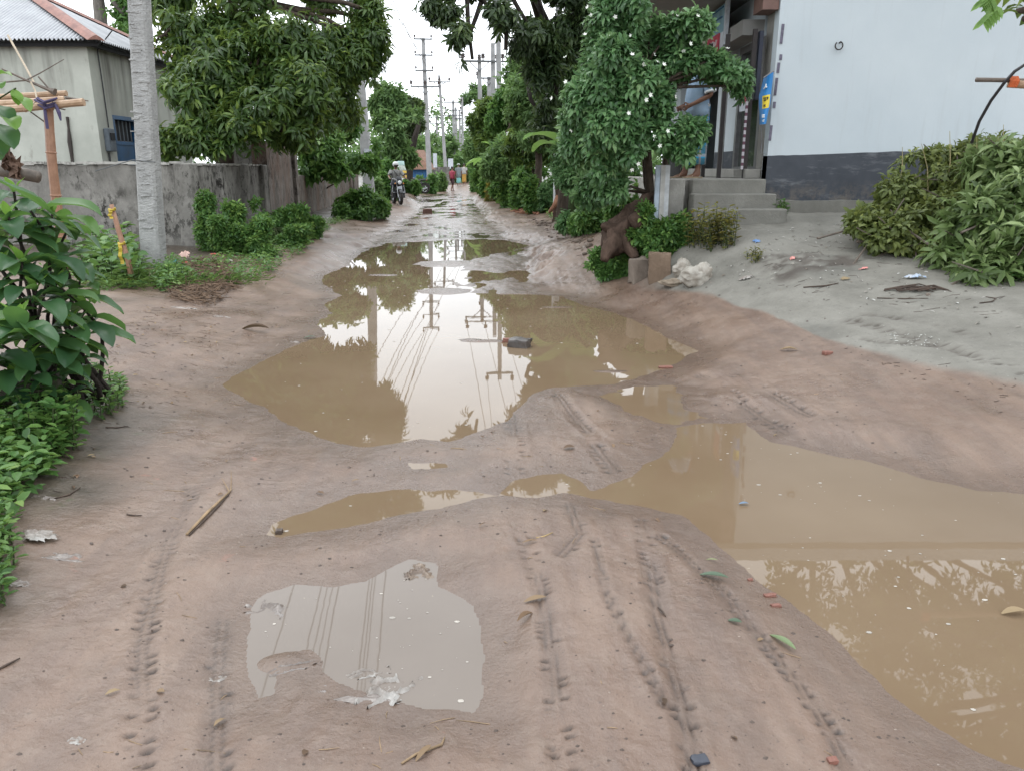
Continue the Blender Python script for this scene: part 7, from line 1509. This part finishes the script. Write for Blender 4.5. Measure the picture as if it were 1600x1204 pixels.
# single things that the photo shows
def one_leaf(px, py, L, W, rz, lb, mt, tint, cat='leaf', name='fallen_leaf', curl=.25, wet=False):
    b = gt(px, py); b[2] = max(b[2], .002); G = []; d = np.array([math.cos(rz), math.sin(rz), 0]); s = np.array([-d[1], d[0], 0])
    for i in range(9):
        u = i / 8; w = W * .5 * math.sin(math.pi * (u * .94 + .03)) ** .8; G.append([b + d * L * (u - .5) + s * w * j + (0, 0, .004 + abs(j) * w * curl + .012 * L / .1 * math.sin(u * 2.5)) for j in (-1, -.5, 0, .5, 1)])
    G = np.array(G); o = MB().quadgrid(G).build(name, mt, None, True, attrs={'tint': np.full(45, tint)}); return tag(o, lb, cat)
L_pod = leafmat('green_leaf_on_mud', (.03, .05, .03), (.07, .11, .07), (.22, .28, .12), .4, .15)
one_leaf(1115, 903, .115, .034, -.35, 'dark green leaf lying on the tyre marks right of centre', L_pod, .45); one_leaf(1222, 1007, .115, .030, -1.05, 'yellow-edged green leaf lying on the mud by the right puddle', L_pod, .85); one_leaf(1148, 972, .05, .026, -.4, 'small torn green leaf between the two larger green ones', L_pod, .4)
one_leaf(1112, 878, .05, .008, -.2, 'thin yellow leaf sliver above the dark green leaf', L_pod, 1.0); one_leaf(484, 529, .12, .05, .25, 'olive leaf beside the white scrap at the edge of the long puddle', L_pod, .3); one_leaf(398, 517, .30, .07, -.05, 'curled brown dead leaf on the left margin of the long puddle', L_fall, .12, curl=.9)
one_leaf(1232, 549, .14, .05, -.3, 'pale brown leaf on the mud slope above the right puddle', L_fall, .85, curl=.5); one_leaf(820, 968, .075, .022, .7, 'curled grey-brown leaf beside the middle tyre track', L_fall, .5, curl=1.2); one_leaf(836, 940, .09, .03, .3, 'translucent wet grey leaf beside the middle tyre track top', L_fall, .75, curl=.1)
one_leaf(662, 1182, .07, .018, 1.0, 'orange-brown dead leaf at the bottom edge of the picture', L_fall, .7, curl=.5); one_leaf(1160, 808, .05, .022, 0, 'blue-grey leaf floating in the right puddle', plain('blue_scrap', (.10, .16, .24), .4), .5); one_leaf(1578, 985, .10, .035, .1, 'yellowish rotting leaf floating at the right end of the right puddle', L_fall, .9, curl=.4)
one_leaf(828, 850, .07, .016, .2, 'brown dead leaf at the top of the middle tyre track', L_fall, .6, curl=.6); one_leaf(889, 702, .07, .045, .1, 'round dark leaf on the mud between the two puddles', L_fall, .2, curl=.4); one_leaf(372, 640, .0, .0, 0, 'x', L_fall, .2) if False else None
def bent(px, lb, pts, r, mt, name='twig', cat='twig'):
    q = [gt(x, y) + (0, 0, r * 1.1) for x, y in pts]; m = MB(); m.tube(q, [r * .8] + [r] * (len(q) - 2) + [r * .55], 6); return tag(m.build(name, mt, None, True), lb, cat)
st1 = thing('dry_stick', 'split dry brown stick lying across the left side of the mud', 'stick', gt(325, 800))
m = MB(); m.tube([gt(292, 836) + (0, 0, .006), gt(325, 803) + (0, 0, .012), gt(361, 769) + (0, 0, .008)], [.006, .0075, .005], 7); m.build('stem', M_straw, st1, True)
m = MB(); m.tube([gt(296, 838) + (0, 0, .004), gt(330, 804) + (0, 0, .006), gt(358, 774) + (0, 0, .006)], [.004, .005, .003], 6); m.build('split_strip', M_twg, st1, True)
m = MB(); m.tube([gt(359, 771) + (0, 0, .008), gt(353, 762) + (0, 0, .014), gt(347, 752) + (0, 0, .016)], [.003, .0025, .001], 5); m.tube([gt(361, 769) + (0, 0, .008), gt(362, 752) + (0, 0, .014), gt(361, 735) + (0, 0, .006)], [.003, .002, .001], 5); m.build('side_twig', M_straw, st1)
bent(0, 'thin yellow straw by the top of the middle tyre track', [(838, 842), (850, 838), (864, 834)], .0022, plain('yellow_straw', (.42, .30, .12), .7)); bent(0, 'dark thin twig at the lower left edge of the mud', [(-10, 1050), (12, 1040), (32, 1032)], .004, M_twg); bent(0, 'dark twig pointing from the left ground cover towards the mud', [(85, 782), (108, 775), (126, 764)], .004, M_twg)
bent(0, 'short twig lying on the left mud below the plant', [(165, 668), (182, 669), (200, 668)], .004, M_twg); bent(0, 'straight dark twig in the middle of the left mud', [(198, 805), (212, 806), (222, 806)], .003, M_twg); bent(0, 'dead twig with a curled tip beside the long right tyre track', [(1028, 950), (1035, 960), (1040, 964)], .0035, M_twg); bent(0, 'curved thin dark stick on the pale sand at the right', [(1530, 476), (1550, 473), (1556, 468), (1540, 465)], .006, M_twg)
bent(0, 'long thin stick on the sand right of the sack', [(1255, 452), (1290, 449), (1310, 445)], .008, M_twg); bent(0, 'long straight thin stick on the sand below the branch heap', [(1370, 467), (1410, 468), (1450, 468)], .006, M_twg); bent(0, 'orange-brown rag of dead stem at the very bottom of the mud', [(628, 1200), (650, 1182), (690, 1165), (695, 1155)], .004, M_straw)
tg = thing('branch_bundle', 'bundle of dead brown branch tips lying on the grey sand', 'branch', gt(1425, 455)); m = MB()
for k in range(16): a = gt(1380 + 55 * rng.random(), 452 + 8 * rng.random()); m.tube([a + (0, 0, .02), a + (.18, .02 * rng.normal(), .03 + .03 * rng.random()), a + (.34, .05 * rng.normal(), .01)], [.008, .007, .003], 5)
m.build('twigs', M_twg, tg)
M_brick = plain('wet_red_brick', (.20, .085, .062), .5, 0, .3, 25, .4); M_brickd = plain('mud_dark_brick', (.07, .06, .055), .35, 0, .4, 12, .3)
def chip(px, py, s, rz, mt, lb, name='brick_chip', cat='brick'):
    b = gt(px, py); b[2] = max(b[2], 0); return rough_block((b[0], b[1], b[2] + s[2] * .28), s, rz, int(px), mt, name, lb, cat)
chip(1203, 931, (.05, .02, .012), .2, M_brick, 'red brick fragment on the mud beside the right puddle'); chip(1212, 948, (.04, .015, .012), .1, M_brick, 'thin red brick flake just below the larger red fragment'); chip(1172, 908, (.02, .012, .01), .3, M_brick, 'tiny red brick flake left of the red fragment')
chip(812, 553, (.20, .13, .10), -.35, M_brickd, 'dark wet brick sticking out of the long puddle'); chip(797, 537, (.14, .05, .05), -.2, M_brick, 'red brick piece behind the dark brick in the long puddle'); chip(1300, 1192, (.03, .02, .015), .2, M_brick, 'red brick fragment at the bottom right of the mud'); chip(668, 334, (.34, .25, .22), .2, plain('brown_brick_lump', (.12, .06, .045), .7), 'brown brick lump lying alone on the far wet lane')
chip(1292, 554, (.07, .05, .03), .4, M_brick, 'orange brick bit beside the tyre ruts on the right'); chip(1040, 575, (.12, .05, .02), .1, M_brick, 'pale red brick slab at the right corner of the long puddle'); chip(1093, 1192, (.045, .032, .014), .2, plain('blue_black_rag', (.035, .04, .055), .5), 'blue-black lump at the bottom edge of the mud', 'rag', 'rag'); chip(437, 834, (.03, .03, .025), 0, M_clod, 'dark clod at the left tip of the narrow puddle', 'mud_clod', 'clod')
chip(1450, 462, (.03, .03, .03), 0, M_peb, 'small pale stone on the sand by the bundle of dead branch tips', 'stone', 'stone'); chip(935, 396, (.16, .10, .09), .3, M_block, 'grey stone among the rubble left of the bright creeping bush', 'stone', 'stone'); chip(1245, 375, (.0, .0, .0), 0, M_peb, 'x') if False else None
for px, py, lb, c in ((1182, 378, 'blue scrap of plastic on the sand before the steps', (.12, .22, .42)), (1240, 404, 'pink scrap of wrapper on the grey sand', (.60, .25, .22)), (1350, 421, 'coral pink scrap lying on the sand near the branch heap', (.62, .24, .22)), (1320, 437, 'brown bottle cap sized scrap on the sand', (.22, .16, .08))):
    b = gt(px, py); crumple(b, .055, .04, .02, px, plain('scrap_' + lb.split()[0], c, .5, 0, .2), 'plastic_scrap', lb, 'litter', n=12)
# specks of foam and floating bits on the water
m = MB()
for poly, n in ((NEAR, 46), (STRIP, 150), (MAIN, 120)):
    for p in inpoly(poly[np.all(np.abs(poly) < 9, axis=1)] if poly is not MAIN else MAIN[MAIN[:, 1] < 12], n):
        if ground_z(*p) > -.003: continue
        r = .0015 + .006 * rng.random() ** 3 * (1 + .12 * p[1]); k = 6; a0 = rng.random() * 6; V = [(p[0] + r * (1 + .8 * rng.random()) * math.cos(a0 + 2 * math.pi * i / k), p[1] + r * math.sin(a0 + 2 * math.pi * i / k), .0012) for i in range(k)]
        m.add(V + [(p[0], p[1], .0012 + r * .35)], [(i, (i + 1) % k, k) for i in range(k)])
tag(m.build('floating_specks', plain('foam_speck', (.36, .33, .29), .5, 0, .3)), kind='stuff')
# ---------- families of like things ----------
GROUPS = {'utility_pole': 'utility poles along the lane', 'lane_bush': 'bushes along the right lane edge', 'verge_bush': 'bushes along the left wall foot', 'far_shrub': 'shrubs far down the left side', 'lane_tree': 'trees along the lane', 'far_tree': 'far trees closing the lane', 'banana_plant': 'banana plants beside the lane',
          'leafy_weed': 'weed clumps on the verges', 'fallen_leaf': 'fallen leaves on mud and water', 'twig': 'loose twigs on the ground', 'brick_chip': 'brick bits in the mud', 'plastic_scrap': 'plastic scraps on the ground', 'sack': 'sacks dumped by the sand', 'mango_tree': 'mango trees over the lane', 'branch_heap': 'heaps of cut branches', 'shade_tree': 'shade trees near the shop', 'concrete_block': 'blocks beside the sacks', 'wrapper': 'wrappers in the rubbish heap', 'motorbike': 'motorbikes in the lane', 'boundary_wall': 'boundary walls on the left'}
for o in list(COL.objects):
    k = o.name.split('.')[0]
    if o.parent is None and k in GROUPS and 'group' not in o and 'category' in o: o['group'] = GROUPS[k]
